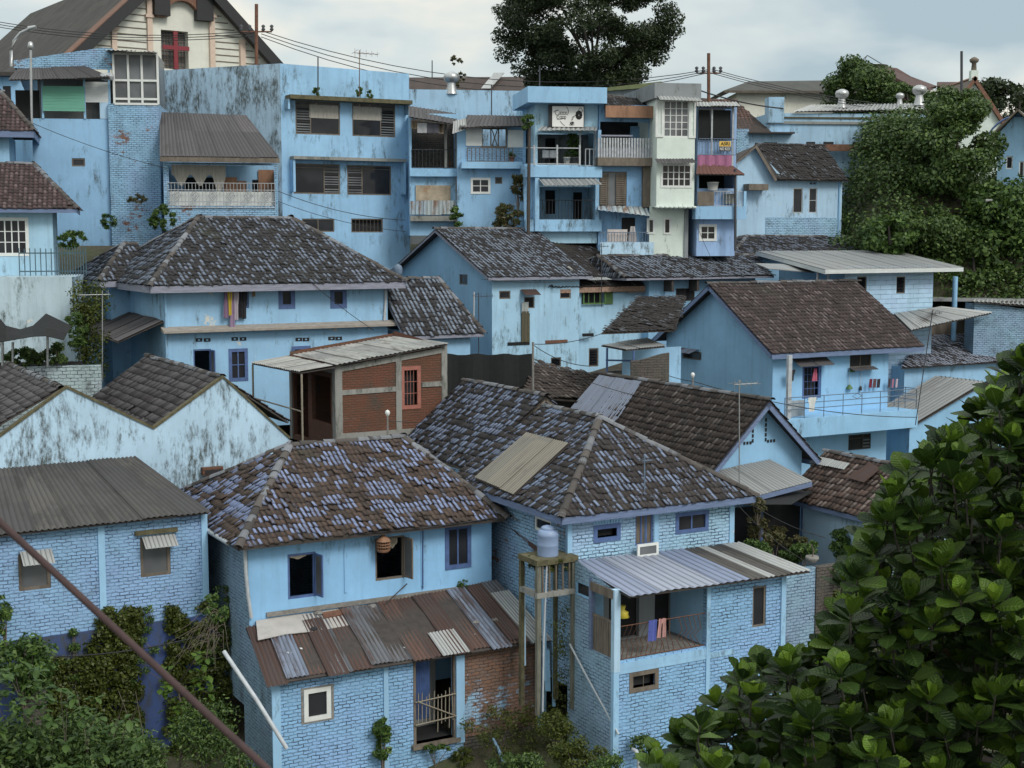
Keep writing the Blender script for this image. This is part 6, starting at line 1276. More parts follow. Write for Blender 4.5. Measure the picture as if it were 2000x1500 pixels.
mb=MB(); mb.slab([F.p(1740,215,-2),F.p(1885,212,0),F.p(1752,133,8),F.p(1718,128,8)],.2,M_mar); mb.slab([F.p(1600,180,2),F.p(1740,190,2),F.p(1722,128,8),F.p(1700,140,8)],.2,M_clayb); mb.slab([F.p(1750,152,-.5),F.p(1795,175,-.5),F.p(1830,168,8),F.p(1722,128,8)],.2,M_mar); mb.slab([F.p(1830,172,5),F.p(1900,170,5),F.p(1905,160,8),F.p(1830,160,8)],.2,M_mar); mb.build('roof',Hb); mb=MB(); mb.fb(F,F.U(1735,180),F.U(1850,180),2,9,18,F.Z(1760,172),P_cream); mb.build('wall',Hb)
# dark brown roof right of ASRI (1365-1500,190-260)
F=FY(1365,220,92,5); Db=root('red_brown_roof_house','long red-brown tile roof house behind the netted balcony house','house',F.w(4,3,17))
P=[F.p(1355,262,0),F.p(1512,262,0),F.p(1437,197,4),F.p(1355,190,4)]; mb=MB(); mb.slab(P,.06,M_clayb); tiles(mb,P,tile('tiles_far_red',(.10,.055,.045),(.13,.08,.07),.3,13,.2,.1,.3),.3,.24,.006,.0); mb.build('roof',Db); mb=MB(); mb.fb(F,F.U(1430,265),F.U(1555,265),-1,5,16,F.Z(1500,262),P_K); mb.fb(F,F.U(1461,262,-1.3),F.U(1550,262,-1.3),-1.6,-.2,F.Z(1500,264),F.Z(1500,261),M_woodd); mb.fb(F,F.U(1492,285,-1.01),F.U(1518,285,-1.01),-1.03,-1.0,F.Z(1500,290),F.Z(1500,280),M_dark); r=F.r(1438,252,1462,275,-1.2); mb.fb(F,r[0],r[1],-1.3,-1.02,r[2]-1,r[3],B_up); mb.build('wall',Db)
# dark brown roof behind parapet (805-1030,148-182)
F=FY(805,165,100,3); Dr=root('dark_roof_warehouse','long low dark brown roof behind the parapet wall, left of the big tree','building',F.w(4,3,18)); mb=MB(); mb.slab([F.w(F.U(790,180),0,F.Z(900,184)),F.w(F.U(1120,180),0,F.Z(900,184)),F.w(F.U(1120,150,5),5,F.Z(900,148,5)),F.w(F.U(790,150,5),5,F.Z(900,152,5))],.2,simple('roof_dark_brown',(.05,.035,.03),.9,.3,1.5,stretch=(1,.3,1))); mb.build('roof',Dr); mb=MB(); mb.fb(F,F.U(790,200),F.U(1120,200),.2,5,18,F.Z(900,186),P_G); mb.build('wall',Dr); mb=MB(); mb.slab([F.w(F.U(940,180),.6,F.Z(950,178,.6)+.2),F.w(F.U(958,180),.6,F.Z(950,178,.6)+.2),F.w(F.U(985,152,4.5),4.5,F.Z(960,150,4.5)+.3),F.w(F.U(965,152,4.5),4.5,F.Z(960,150,4.5)+.3)],.05,C_white); mb.build('skylight',Dr)
# grey slanted building behind Br/Wh (1180-1290,160-205)
F=FY(1185,190,80,5); Gb=root('grey_render_house','grey rendered wall with mossy green roof edge between cafe building and white bay house','house',F.w(2,3,18)); mb=MB(); panel(mb,F,F.U(1178,200),F.U(1290,200),18,[(F.U(1178,180),F.Z(1178,178)),(F.U(1285,168),F.Z(1285,166))],[],P_G); mb.build('wall',Gb); mb=MB(); mb.hexa([F.w(F.U(1165,178),-.3,F.Z(1165,180)),F.w(F.U(1290,168),-.3,F.Z(1290,170)),F.w(F.U(1290,168),4,F.Z(1290,170)),F.w(F.U(1165,178),4,F.Z(1165,180)),F.w(F.U(1165,178),-.3,F.Z(1165,174)),F.w(F.U(1290,168),-.3,F.Z(1290,160)),F.w(F.U(1290,168),4,F.Z(1290,160)),F.w(F.U(1165,178),4,F.Z(1165,174))],simple('mossy_green_edge',(.13,.15,.07),.9,.3,2,dirt=.4)); mb.build('roof_edge',Gb)
# --- church ---
F=FY(345,100,98,36); w=F.w
Cx=root('church','cream church gable with red cross, pilasters and a steep dark roof','church',w(0,10,19))
zp=F.Z(356,-82); uR,zR=F.l(545,122,-.9); uLf,zL=F.l(165,88,-.9); sR=(2*zp-zR-zL)/(uR-uLf); uP=uR-(zp-zR)/sR
mb=MB(); panel(mb,F,uP-(zp-19)/sR*.98,uP+(zp-19)/sR*.98,19,[(uP-(zp-19)/sR*.98,19.2),(uP,zp-.3),(uP+(zp-19)/sR*.98,19.2)],[F.r(315,60,368,135)],P_cream,.6)
r=F.r(315,60,368,135); mb.fb(F,r[0],r[1],.6,.7,r[2],r[3],M_glassg); mb.build('wall',Cx)
mb=MB(); A0=w(uP,-.9,zp+.25)
for sgn in(-1,1):
    k=(zp-17)/sR; e0=w(uP+sgn*k,-.9,17.2); e1=w(uP+sgn*k,32,17.2); r0=w(uP,-.9,zp+.25); r1=w(uP,32,zp+.25); mb.slab([e0,e1,r1,r0],.5,tile('tiles_church',(.034,.029,.026),(.055,.045,.038),.4,20,.5,.5,.5) if sgn<0 else M_clayb,M_woodr)
mb.build('roof',Cx)
mb=MB(); k=(zp-17)/sR; mb.slab([w(uP-k,-.85,17.3),w(uP-k,.9,17.3),w(uP,.9,zp+.36),w(uP,-.85,zp+.36)],.1,M_woodr); mb.build('verge_tiles',Cx)
k=(zp-17)/sR; mb=MB(); mb.slab([w(uP-k,-.95,17.1),w(uP-k,-.45,17.1),w(uP,-.45,zp+.33),w(uP,-.95,zp+.33)],.7,M_ink); mb.slab([w(uP+k,-.95,17.1),w(uP+k,-.45,17.1),w(uP,-.45,zp+.33),w(uP,-.95,zp+.33)],.7,M_ink); mb.build('bargeboard',Cx)
mb=MB()
for x in (222,292,413,472):
    r=F.r(x-5,40,x+5,140); ztop_=min(r[3]+4,zp-abs((r[0]+r[1])/2-uP)*sR-.8); mb.fb(F,r[0],r[1],-.22,0,19,ztop_,simple('pilaster_peach',(.60,.47,.38),.8,.08,3,dirt=.1) if x==222 else bpy.data.materials['pilaster_peach']); mb.fb(F,r[0]-.12,r[1]+.12,-.3,-.001,F.Z(x,60 if x in(222,472) else 35),F.Z(x,60 if x in(222,472) else 35)+.2,bpy.data.materials['pilaster_peach'])
mb.build('pilaster',Cx)
for a,b in ((150,216),(228,286),(420,466),(478,520)):
    mb=MB()
    for y in range(20,135,13):
        ua,ub=F.U(a,y),F.U(b,y); z=F.Z(300,y); lim=(zp-z)/sR-.8; ua=max(ua,uP-lim); ub=min(ub,uP+lim)
        if ub>ua+.1: mb.fb(F,ua,ub,-.03,0,z,z+.07,M_wood)
    mb.build('groove_bands',Cx)
mb=MB()
def archpt(a,r): return (F.U(352,38)+r*math.cos(R(a)),F.Z(352,38)+r*math.sin(R(a)))
for k in range(12):
    a0,a1=180-15*k,180-15*(k+1); r0,r1=.85,1.2; p=[archpt(a0,r1),archpt(a1,r1),archpt(a1,2.6 if 30<a1<150 else 1.9),archpt(a0,2.6 if 30<a0<150 else 1.9)]
    mb.hexa([w(p[0][0],-.5,p[0][1]),w(p[1][0],-.5,p[1][1]),w(p[1][0],-.02,p[1][1]),w(p[0][0],-.02,p[0][1]),w(p[3][0],-.5,p[3][1]),w(p[2][0],-.5,p[2][1]),w(p[2][0],-.02,p[2][1]),w(p[3][0],-.02,p[3][1])],M_woodr)
for a,b in ((296,326),(378,410)): r=F.r(a,-10,b,32 if a<300 else 42); mb.fb(F,r[0],r[1],-.6,-.02,r[2],r[3],M_ink)
mb.build('entrance_arch',Cx)
cr_=root('red_cross','dark red cross fixed to the church front window','cross',w(F.U(341,100),-.2,F.Z(341,136))); mb=MB(); M_cr=simple('paint_dark_red',(.20,.02,.03),.6,.1,2,dirt=.1); r=F.r(337,62,345,136); r2=F.r(316,90,367,98); mb.fb(F,r[0],r[1],-.25,-.1,r[2],r[3],M_cr); mb.fb(F,r2[0],r[0]-.001,-.24,-.11,r2[2],r2[3],M_cr); mb.fb(F,r[1]+.001,r2[1],-.24,-.11,r2[2],r2[3],M_cr); mb.build('cross_beams',cr_)
mb=MB(); r=F.r(315,60,368,135)
for k in range(1,9): u=r[0]+(r[1]-r[0])*k/9; mb.fb(F,u-.03,u+.03,.54,.6,r[2],r[3],M_wood)
for k in range(1,8): z=r[2]+(r[3]-r[2])*k/8; mb.fb(F,r[0],r[1],.53,.6,z-.03,z+.03,M_wood)
mb.build('window_grille',Cx)
# --- far right blue house, steeple ---
F=FY(1935,260,86,-25); Fr_=root('far_right_blue_house','blue house with grey gabled sheet roof and arched windows at the far right edge','house',F.w(3,3,16))
uA,uB=F.U(1950,260),F.U(2075,260); um=F.U(1990,215); zt=F.Z(1990,215); ze=F.Z(1955,258)
mb=MB(); panel(mb,F,uA,2*um-uA,12,[(uA,ze-.1),(um,zt-.1),(2*um-uA,ze-.1)],[F.r(1965,305,1978,330),F.r(1990,315,2000,345)],P_main); mb.build('wall',Fr_)
for q in ((1965,305,1978,330),(1990,315,2000,345)): window(Fr_,F,F.r(*q),'cas',fm=M_wht,nx=1,fw=.06)
roofm=MB(); 
for sgn in(-1,1):
    k=um-uA+.4; roofm.slab([F.w(um+sgn*k,-.6,ze-.2),F.w(um+sgn*k,10,ze-.2),F.w(um,10,zt+.05),F.w(um,-.6,zt+.05)],.1,C_white,M_wood)
roofm.build('roof',Fr_)
mb=MB(); a=arc(0,0,1,1,20,160,14); cu,cz=um,F.Z(1990,262)
mb.tube([F.w(um+1.9*x,-.02,F.Z(1990,292)+2.0*y) for x,y in a],.06,M_bfr,4)
mb.build('arch_trim',Fr_)
F=FY(1900,190,100,0); St=root('white_steeple_house','white gable with small pinnacle finial rising behind the vine-covered tree','building',F.w(0,3,19)); mb=MB(); um,zt=F.U(1902,152),F.Z(1902,152); panel(mb,F,um-3,um+3,18,[(um-3,zt-4.2),(um,zt),(um+3,zt-4.2)],[],P_W); mb.build('wall',St); mb=MB()
for sgn in(-1,1): mb.slab([F.w(um+sgn*3.1,-.3,zt-4.3),F.w(um+sgn*3.1,6,zt-4.3),F.w(um,6,zt+.1),F.w(um,-.3,zt+.1)],.25,M_wood,M_woodr)
mb.build('roof',St); mb=MB(); mb.fb(F,um-.25,um+.25,-.2,.3,zt-.2,zt+.5,P_W); mb.lathe(F.w(um,.05,zt+.5),[(.2,0),(.16,.5),(.3,.6),(.34,.75),(.15,.9),(0,.95)],M_wood,10); mb.build('pinnacle',St)
# =============== vegetation ===============
def pts_in(poly,n,rs):
    P=np.array(poly,float); out=[]; mn,mx=P.min(0),P.max(0)
    while len(out)<n:
        q=mn+(mx-mn)*rs.rand(400,2); k=inpoly(q[:,0],q[:,1],[tuple(p) for p in P]); out+=list(q[k])
    return out[:n]
# --- foreground broad-leaved tree ---
def jackmat(name,a,b,rib):
    N=NM(name); fl=N.n('ShaderNodeVectorMath',operation='FLOOR'); N.k(N.map(loc=(.0005,0,0)),fl.inputs[0]); wv=N.white(fl.outputs[0]).outputs[0]
    fr=N.n('ShaderNodeVectorMath',operation='FRACTION'); N.k(N.uv,fr.inputs[0]); sp=N.n('ShaderNodeSeparateXYZ'); N.k(fr.outputs[0],sp.inputs[0])
    ac=N.math('ABSOLUTE',N.math('SUBTRACT',sp.outputs[0],.5)); r=N.step(ac,.0,.045,1,0)
    vein=N.math('SINE',N.math('MULTIPLY',N.math('SUBTRACT',sp.outputs[1],N.math('MULTIPLY',ac,.45)),52)); c=N.mix(wv,a,b); c=N.mix(N.step(vein,.75,1,0,.25),c,rib); c=N.mix(N.math('MULTIPLY',r,.75),c,rib)
    N.fin(c,.45,N.bump(vein,.35,.004),0,.3)
    tr=N.n('ShaderNodeBsdfTranslucent'); N.k(c,tr.inputs[0]); mx=N.n('ShaderNodeMixShader'); mx.inputs[0].default_value=.22; N.k(N.b.outputs[0],mx.inputs[1]); N.k(tr.outputs[0],mx.inputs[2]); N.k(mx.outputs[0],N.out.inputs[0]); return N.m
J_dark=jackmat('broad_leaf_dark',(.010,.026,.007),(.034,.068,.012),(.08,.13,.03)); J_mid=jackmat('broad_leaf_mid',(.045,.09,.010),(.085,.15,.016),(.15,.22,.05)); J_new=jackmat('broad_leaf_new',(.10,.19,.018),(.17,.27,.026),(.28,.40,.09))
J_old=jackmat('broad_leaf_old',(.14,.05,.012),(.10,.07,.02),(.2,.12,.04))
def bigleaves(mb,base,dirs,ups,ln,wd,m,droop,rs):
    """base (N,3), dirs unit growth direction, ups approx upper-side normal"""
    N_=len(base); t=np.array([0,.2,.42,.64,.85,1.0]); wv=np.array([.05,.52,.90,1.0,.66,.03]); s=np.array([-1,0,1.])
    side=np.cross(dirs,ups); side/=np.linalg.norm(side,axis=1)[:,None]; nn=np.cross(side,dirs)
    T,S=np.meshgrid(t,s,indexing='ij'); T=T.ravel(); S=S.ravel(); Wv=np.repeat(wv,3)
    fold=.16+.15*rs.rand(N_,1); 
    X=base[:,None]+dirs[:,None]*(ln[:,None]*T[None])[...,None]+side[:,None]*(wd[:,None]*(Wv*S)[None])[...,None]+nn[:,None]*((-droop[:,None]*ln[:,None]*(T**2)[None])+fold*wd[:,None]*np.abs(S*Wv)[None]+.04*wd[:,None]*np.sin(T*17+3)[None]*np.abs(S)[None])[...,None]
    F=[];UV=[]
    for i in range(5):
        for j in range(2):
            a=i*3+j; F.append((a,a+1,a+4,a+3)); UV.append([(.03+.47*j,t[i]),(.03+.47*(j+1),t[i]),(.03+.47*(j+1),t[i+1]),(.03+.47*j,t[i+1])])
    F=np.array(F);UV=np.array(UV)*np.array([1,.96])+np.array([0,.02])
    Fs=(F[None]+(np.arange(N_)*18)[:,None,None]).reshape(-1,4); U=UV[None]+np.stack([rs.randint(0,3000,N_),np.zeros(N_)],1)[:,None,None,:]
    mb.block(X.reshape(-1,3),Fs,U.reshape(-1,4,2),m)
rs=np.random.RandomState(5)
poly=[(1262,1520),(1275,1462),(1360,1415),(1455,1315),(1540,1290),(1625,1245),(1665,1110),(1720,1000),(1765,905),(1850,860),(1915,765),(2000,700),(2120,640),(2150,1600),(1262,1600)]
jt=root('broad_leaved_tree','glossy broad-leaved tree filling the lower right foreground','tree',(5.4,10.5,3))
ros=[]
edge=[(1285,1480),(1330,1440),(1370,1420),(1400,1370),(1450,1330),(1490,1295),(1535,1300),(1580,1290),(1620,1262),(1655,1200),(1650,1130),(1672,1095),(1700,1040),(1728,1000),(1748,945),(1770,905),(1815,890),(1855,865),(1885,830),(1915,790),(1945,740),(1985,705),(2020,700)]
for (x,y) in edge: ros.append((x+rs.uniform(-4,10),y+rs.uniform(0,14),rs.uniform(7.9,9.2)))
for (x,y) in pts_in(poly,430,rs): ros.append((x,y,rs.uniform(7.6,9.0)))
for (x,y) in pts_in(poly,650,rs): ros.append((x+12,y+16,rs.uniform(9.0,11.5)))
base=[];dd=[];uu=[];ll=[];ww=[];dr=[];kk=[]
tw=MB()
for (x,y,Y) in ros:
    c=np.array(tuple(atY(x,y,Y))); ax=np.array([rs.uniform(-.35,.2),rs.uniform(-.45,.15),1.0]); ax/=np.linalg.norm(ax)
    a1=np.cross(ax,[0,1,0.1]); a1/=np.linalg.norm(a1); a2=np.cross(ax,a1); nl=rs.randint(8,13); ph=rs.uniform(0,6.28); bright=rs.rand()
    for k in range(nl):
        f=k/(nl-1); th=ph+k*2.4; el=math.radians(80-f*68+rs.uniform(-12,12)); h=math.cos(th)*a1+math.sin(th)*a2
        d=math.cos(el)*h+math.sin(el)*ax; up=-math.sin(el)*h+math.cos(el)*ax
        L=(.085+.065*min(1,f*1.9))*rs.uniform(.85,1.25); base.append(c-ax*.07*f+d*.012); dd.append(d); uu.append(up); ll.append(L); ww.append(L*rs.uniform(.32,.41)); dr.append(.02+.2*f*rs.uniform(.2,1.2))
        kk.append(3 if rs.rand()<.003 else (2 if (f<.26 and bright<.55) else (1 if (f<.5 and bright<.75) or rs.rand()<.2 else 0)))
    C=Vector(c); tw.tube([C+Vector(ax)*.01,C-Vector(ax)*.10,C-Vector(ax)*.16+Vector((.03,.08,-.05))],.004,M_woodd,5,r2=.007)
base,dd,uu,ll,ww,dr,kk=map(np.array,(base,dd,uu,ll,ww,dr,kk)); mb=MB()
for k,m_ in enumerate((J_dark,J_mid,J_new,J_old)):
    q=kk==k
    if q.any(): bigleaves(mb,base[q],dd[q],uu[q],ll[q],ww[q],m_,dr[q],rs)
mb.build('crown',jt,smooth=True); tw.build('twigs',jt)
mb=MB(); tr=Vector((5.6,10.8,3)); mb.tube([tr,tr+Vector((-.1,0,6)),tr+Vector((-.2,-.2,9.5)),tr+Vector((0,0,12.5)),tr+Vector((.3,.2,15))],.22,M_woodd,9,r2=.07); mb.build('trunk',jt)
for k in range(16):
    x,y=pts_in(poly,1,rs)[0]; e=atY(x,y,rs.uniform(8.6,10.5)); z=max(5,min(17,e.z-1)); s_=Vector((5.45,10.7,z)); mb=MB(); mb.tube([s_,s_.lerp(e,.5)+Vector((0,.1,-.1)),e],.05,M_woodd,6,r2=.015); mb.build('branch',jt)
# --- big dark tree on the skyline ---
rs=np.random.RandomState(11)
bt=root('skyline_tree','big dark spreading tree standing on the skyline behind the cafe building','tree',atY(1165,175,86)-Vector((0,0,7)))
b0=atY(1166,185,86); C0=atY(1142,45,86); cs=[];rad=[]
for i in range(150):
    th=rs.uniform(0,6.28); q=rs.uniform(.15,1)**.5; zz=rs.uniform(-1,1); prof=math.sqrt(max(0,1-zz*zz*.85)) if zz>0 else (1.0-.35*abs(zz))
    cs.append((C0.x+5.4*q*prof*math.cos(th)*rs.uniform(.85,1.05),C0.y+5*q*prof*math.sin(th),C0.z+zz*4.2+.3)); rad.append((rs.uniform(.6,1.25),)*2+(rs.uniform(.4,.8),))
for (x,y) in ((985,70),(990,105),(1005,40),(1025,135),(1300,20),(1310,60),(1280,110),(1060,140),(1100,120),(1215,110),(1140,155),(1165,140),(1080,40),(1110,150),(1200,150),(1240,140),(1180,120),(1310,35),(1290,88),(1045,20),(1075,100)): c=atY(x,y,rs.uniform(84,88)); cs.append(tuple(c)); rad.append((.9,.9,.6))
mb=MB(); leaves(mb,cs,rad,90000,.2,L_far,.3,3,asp=.45); mb.build('crown',bt)
mb=MB(); mb.tube([b0-Vector((0,0,6)),b0+Vector((0,0,.3)),b0+Vector((-.3,0,1.6))],.75,M_woodd,8,r2=.5); mb.build('trunk',bt); 
for i in list(range(0,100,9)): 
    e=Vector(cs[i]); s_=b0+Vector((-.2,0,.6+rs.rand())); mb=MB(); mb.tube([s_,s_.lerp(e,.45)+Vector((0,0,rs.uniform(-.2,.6))),e],.12,M_woodd,5,r2=.03); mb.build('branch',bt)
# --- ivy slope ---
rs=np.random.RandomState(12); cs=[];rad=[]
for i in range(1050):
    y=rs.uniform(74,99); x=rs.uniform(19.0+(y-80)*.09,43); h=rs.rand()**2; cs.append((x,y,gz(x,y)+h*1.1)); r=rs.uniform(.7,1.5); rad.append((r,r,r*.75))
mb=MB(); leaves(mb,cs,rad,215000,.19,L_hill,.7,4,asp=.7,shell_=.35); o=mb.build('ivy'); tag(o,'dense green ivy covering the whole hillside on the right','ivy',kind='stuff')
def crown(name,label,px,py,Y,rx,ry,rz,n,size,m,nc,seed,small=.4,cat='tree',trunk=True,up=.3,asp=.55):
    c=atY(px,py,Y); rt=root(name,label,cat,(c.x,c.y,min(c.z-rz-1,gz(c.x,c.y)))); rs=np.random.RandomState(seed); cs,rad=clumps(c,(rx,ry,rz),nc,rs,small)
    mb=MB(); leaves(mb,cs,rad,n,size,m,up,seed,asp=asp); mb.build('crown',rt)
    if trunk: mb=MB(); b=Vector(c); mb.tube([(c.x,c.y,min(c.z-rz-1,gz(c.x,c.y))),(c.x+.1,c.y,c.z-rz*.3),(c.x,c.y,c.z+rz*.4)],.05*rz+.08,M_woodd,7,r2=.05); mb.build('trunk',rt)
crown('vine_covered_tree','tall vine-covered tree column rising from the ivy slope',1868,330,82,2.7,2.2,4.6,22000,.23,L_hill,46,21,.42)
crown('leafy_tree_top','leafy tree top left of the white steeple, above the vine column',1862,215,84,1.9,1.6,1.3,7000,.23,L_hill,20,22,.5)
crown('vine_covered_mound','rounded vine mound at the foot of the ivy slope behind the grey roof',1800,470,80,3.6,2,2.6,15000,.23,L_hill,30,23,.45,cat='shrub',trunk=False)
crown('feathery_shrub','lighter feathery shrub at the left edge of the ivy slope',1735,460,78,1.7,1.2,1.3,3200,.26,L_mid,20,24,.45,cat='shrub')
crown('round_dark_tree','round dark green tree in front of the grey and maroon halls',1685,172,102,3.6,3,2.2,16000,.23,L_hill,34,25,.45)
crown('low_green_tree','low green tree right of the round tree, before the maroon hall',1770,190,100,2.6,2,1.0,7000,.23,L_hill,20,26,.5)
crown('far_dark_tree','dark tree at the far right skyline behind the blue gable house',1990,200,125,4.5,3,2.6,6000,.4,L_far,26,27,.45)
crown('edge_shrub','bushy green shrub at the right edge below the far blue house',1975,420,80,2.2,2,2.6,6500,.3,L_mid,30,28,.45,cat='shrub')
crown('hillside_shrub','dark shrub near the blue post beside the grey sheet roof',1900,520,79,2.2,1.5,1.4,4200,.3,L_hill,22,29,.45,cat='shrub')
crown('thin_sapling','thin feathery sapling on the roofs left of the skyline tree',893,138,82,.55,.4,1.5,650,.16,L_dry,26,30,.25,trunk=False)
crown('roof_edge_plant','small leafy plant rooted on the cafe balcony canopy',1030,238,72.3,.35,.3,.6,420,.16,L_mid,8,31,.5,cat='plant')
bush('hanging_fern','yellow-green fern clump hanging on the blue wall below the cafe terrace','plant',atY(1012,362,73.6),(.45,.3,.95),900,.2,L_dry,12,32,asp=.3)
bush('wall_shrub','shrub sprouting from the wall above the speckled tile roof','plant',atY(990,425,73.2),(.9,.4,.75),1300,.2,L_dry,14,33,asp=.3)
bush('wall_weed','weeds growing under the rust-stained sheet balcony','plant',atY(893,425,74),(.3,.3,.7),420,.16,L_mid,8,34)
for x,y,rx,rz,n,lb,sd in ((318,428,.75,.75,1300,'thick weed clump in the corner under the ornate balcony',35),(212,432,.4,.45,420,'small weed on the plaster left of the brick pier',36),(270,388,.6,.25,380,'dry weeds at the foot of the brick pier',37),(140,468,.8,.55,1100,'green bush behind the picket fence',38),(148,640,.55,1.1,1200,'tall green shrub beside the dark netting shelter',39),(300,432,.3,.3,300,'small tuft just left of the corner weed clump',40)):
    Y={39:56.5,38:60.5}.get(sd,66.8 if sd in(35,40) else 68); bush('weed_clump',lb,'plant',atY(x,y,Y),(rx,.4,rz),n,.17,L_mid if sd!=37 else L_dry,12,sd,asp=.25,stem=False,small=.27)
# dark moss column between retaining wall and M
mb=MB(); q=atY(172,610,57.5); rs=np.random.RandomState(41); cs=[(q.x+rs.uniform(-.5,.6),q.y+rs.uniform(-.3,.6),q.z+rs.uniform(-2.6,1.4)) for _ in range(46)]; leaves(mb,cs,[.4]*46,4200,.1,L_moss,.3,42,asp=.8); o=mb.build('moss_curtain'); tag(o,'dark moss curtain hanging between the stained wall and the wide house','moss',kind='stuff')
# --- lower left growth on the retaining wall ---
FWl=GV(8.2); rs=np.random.RandomState(43)
def drape(name,label,px0,py0,px1,py1,n,size,m,seed,th=.25,nc=170,shape=None):
    rs=np.random.RandomState(seed); cs=[]; 
    for _ in range(nc):
        t=rs.rand(); x=px0+(px1-px0)*rs.rand(); y=py0+(py1-py0)*t; 
        if shape: x=shape(t,rs)
        c=FWl.p(x,y,-rs.uniform(.02,th)-.25*t*t); cs.append(tuple(c))
    mb=MB(); leaves(mb,cs,[.22]*nc,int(n*1.8),size*1.2,m,.1,seed,asp=.8,shell_=.5); o=mb.build(name); tag(o,label,'moss',kind='stuff'); return o
drape('moss_curtain','bright moss curtain spreading down the deep blue wall',170,1195,275,1500,11000,.075,L_moss,44,shape=lambda t,r:r.uniform(205-55*min(1,t*3)+30*t,270+60*max(0,t-.6)))
drape('moss_curtain','darker moss curtain right of the bare blue wall strip',330,1180,440,1500,9500,.075,L_moss,45,shape=lambda t,r:r.uniform(332-8*t,440+15*t))
drape('moss_curtain','thin moss along the broken brick edge at the far left wall',100,1290,215,1400,3600,.07,L_moss,46)
def bank(px,py,Y,rx,ry,rz,n,size,m,nc,seed,name,label,asp=.45,small=.4):
    return bush(name,label,'shrub',atY(px,py,Y),(rx,ry,rz),n,size,m,nc,seed,asp=asp,small=small)
bank(30,1490,33.5,1.5,1.2,1.1,4600,.15,L_hill,26,50,'leafy_shrub','broad leafy shrub filling the bottom left corner')
bank(150,1470,34.5,1.1,1,.9,3600,.14,L_hill,22,51,'leafy_shrub','dark leafy shrub just right of the bottom left corner')
bank(250,1470,35,.8,.9,.8,2400,.13,L_hill,20,52,'leafy_shrub','fine-leaved shrub left of the bare blue wall strip')
bank(45,1300,36.5,.8,.6,.9,1700,.16,L_mid,14,53,'leafy_shrub','green shrub beside the brick buttress at the left edge')
bank(400,1430,36,.8,.8,.9,2400,.1,L_hill,20,54,'leafy_shrub','dense small-leaved shrub at the foot of the lean-to corner')
bank(8,1200,37.3,.22,.2,.7,420,.13,L_mid,10,57,'creeper','thin creeper climbing the brick wall at the left edge',small=.5)
bank(225,1495,33.5,1.6,1,.6,3400,.12,L_hill,20,58,'leafy_shrub','low shrub row along the bottom edge, below the fine-leaved shrub')
# broad-leaf climber with bright leaves
cl=root('broad_leaf_climber','bright green broad-leaved climber between the blue wall strip and the lean-to','plant',atY(360,1500,36.2)); rs=np.random.RandomState(55); base=[];dd=[];uu=[]
for (x,y) in [(325,1340),(345,1375),(318,1310),(385,1300),(375,1345),(400,1330),(340,1420),(365,1410),(352,1440),(395,1280),(335,1345),(378,1400),(410,1350),(330,1395)]:
    c=np.array(tuple(atY(x,y,36.6+rs.uniform(-.3,.3))))
    for k in range(9): th=rs.uniform(0,6.28); el=rs.uniform(-.5,.7); h=np.array([math.cos(th),math.sin(th)-.3,0]); h/=np.linalg.norm(h); base.append(c+rs.uniform(-.15,.15,3)); dd.append(h*math.cos(el)+np.array([0,0,math.sin(el)])); uu.append(-h*math.sin(el)+np.array([0,0,math.cos(el)]))
n=len(base); mb=MB(); bigleaves(mb,np.array(base),np.array(dd),np.array(uu),rs.uniform(.2,.32,n),rs.uniform(.06,.09,n),J_mid,rs.uniform(.1,.4,n),rs); mb.build('foliage',cl,smooth=True)
mb=MB(); mb.tube([atY(350,1500,36.8),atY(360,1400,36.8),atY(345,1340,36.8),atY(390,1275,36.8)],.03,M_wood,5); mb.build('stem',cl)
# dry tangled vine
dv=root('dry_vine','tangle of bare dry vine stems hanging beside the left brick corner','plant',atY(425,1330,37.2)); rs=np.random.RandomState(56); mb=MB()
for k in range(34):
    a=rs.uniform(0,6.28); q=atY(428+rs.uniform(-12,12),1220+rs.uniform(-30,30),37.3); P_=[q]; ln_=rs.uniform(.5,1.4); dx=rs.uniform(-1.2,.25); 
    for t in range(1,7): P_.append(q+Vector((dx*ln_*t/6,rs.uniform(-.05,.05)-.05*t,math.sin(t*.9+a)*.12-.22*(t/6)**2*ln_*3)))
    mb.tube(P_,.009,M_wood,4,r2=.004)
mb.build('stems',dv); mb=MB(); cs,rad=clumps(atY(420,1190,37.4),(.4,.3,.5),9,rs,.5); leaves(mb,cs,rad,700,.13,L_mid,.2,57,asp=.45); mb.build('foliage',dv)
# bank below the lean-to and between the two houses
def carpet(name,label,poly,v0,v1,n,size,m,seed,cat='moss'):
    rs=np.random.RandomState(seed); cs=[]
    for x,y in pts_in(poly,70,rs): cs.append(tuple(G0.p(x,y,rs.uniform(v0,v1))))
    mb=MB(); leaves(mb,cs,[.24]*70,n,size,m,.5,seed,asp=.7); o=mb.build(name); tag(o,label,cat,kind='stuff')
carpet('moss_patch','moss and small weeds over the dark stone base under the bare brick wall',[(905,1400),(1060,1370),(1110,1380),(1180,1500),(930,1500)],2.6,3.6,4200,.07,L_moss,60)
carpet('moss_patch','moss on the corner brickwork at the foot of the balcony house',[(1080,1200),(1110,1180),(1150,1300),(1170,1440),(1100,1460),(1075,1330)],2.2,2.6,2200,.06,L_moss,61)
bush('wall_creeper','dark creeper climbing the pillar of the lean-to','plant',G0.p(747,1445,3.55),(.28,.2,.85),900,.16,L_mid,14,62,asp=.4)
bush('wall_creeper','small weeds at the sill below the bamboo gate','plant',G0.p(850,1462,3.5),(.45,.2,.15),350,.1,L_mid,8,63)
bush('wall_creeper','grassy weeds right of the dark doorway, at the bottom edge','plant',G0.p(905,1475,3.4),(.3,.2,.4),600,.12,L_moss,8,64,asp=.25)
bush('roof_weed','small weed at the wall above the rusty roof','plant',GV(6.2).p(905,1140,-.1),(.2,.12,.16),160,.07,L_mid,6,65)
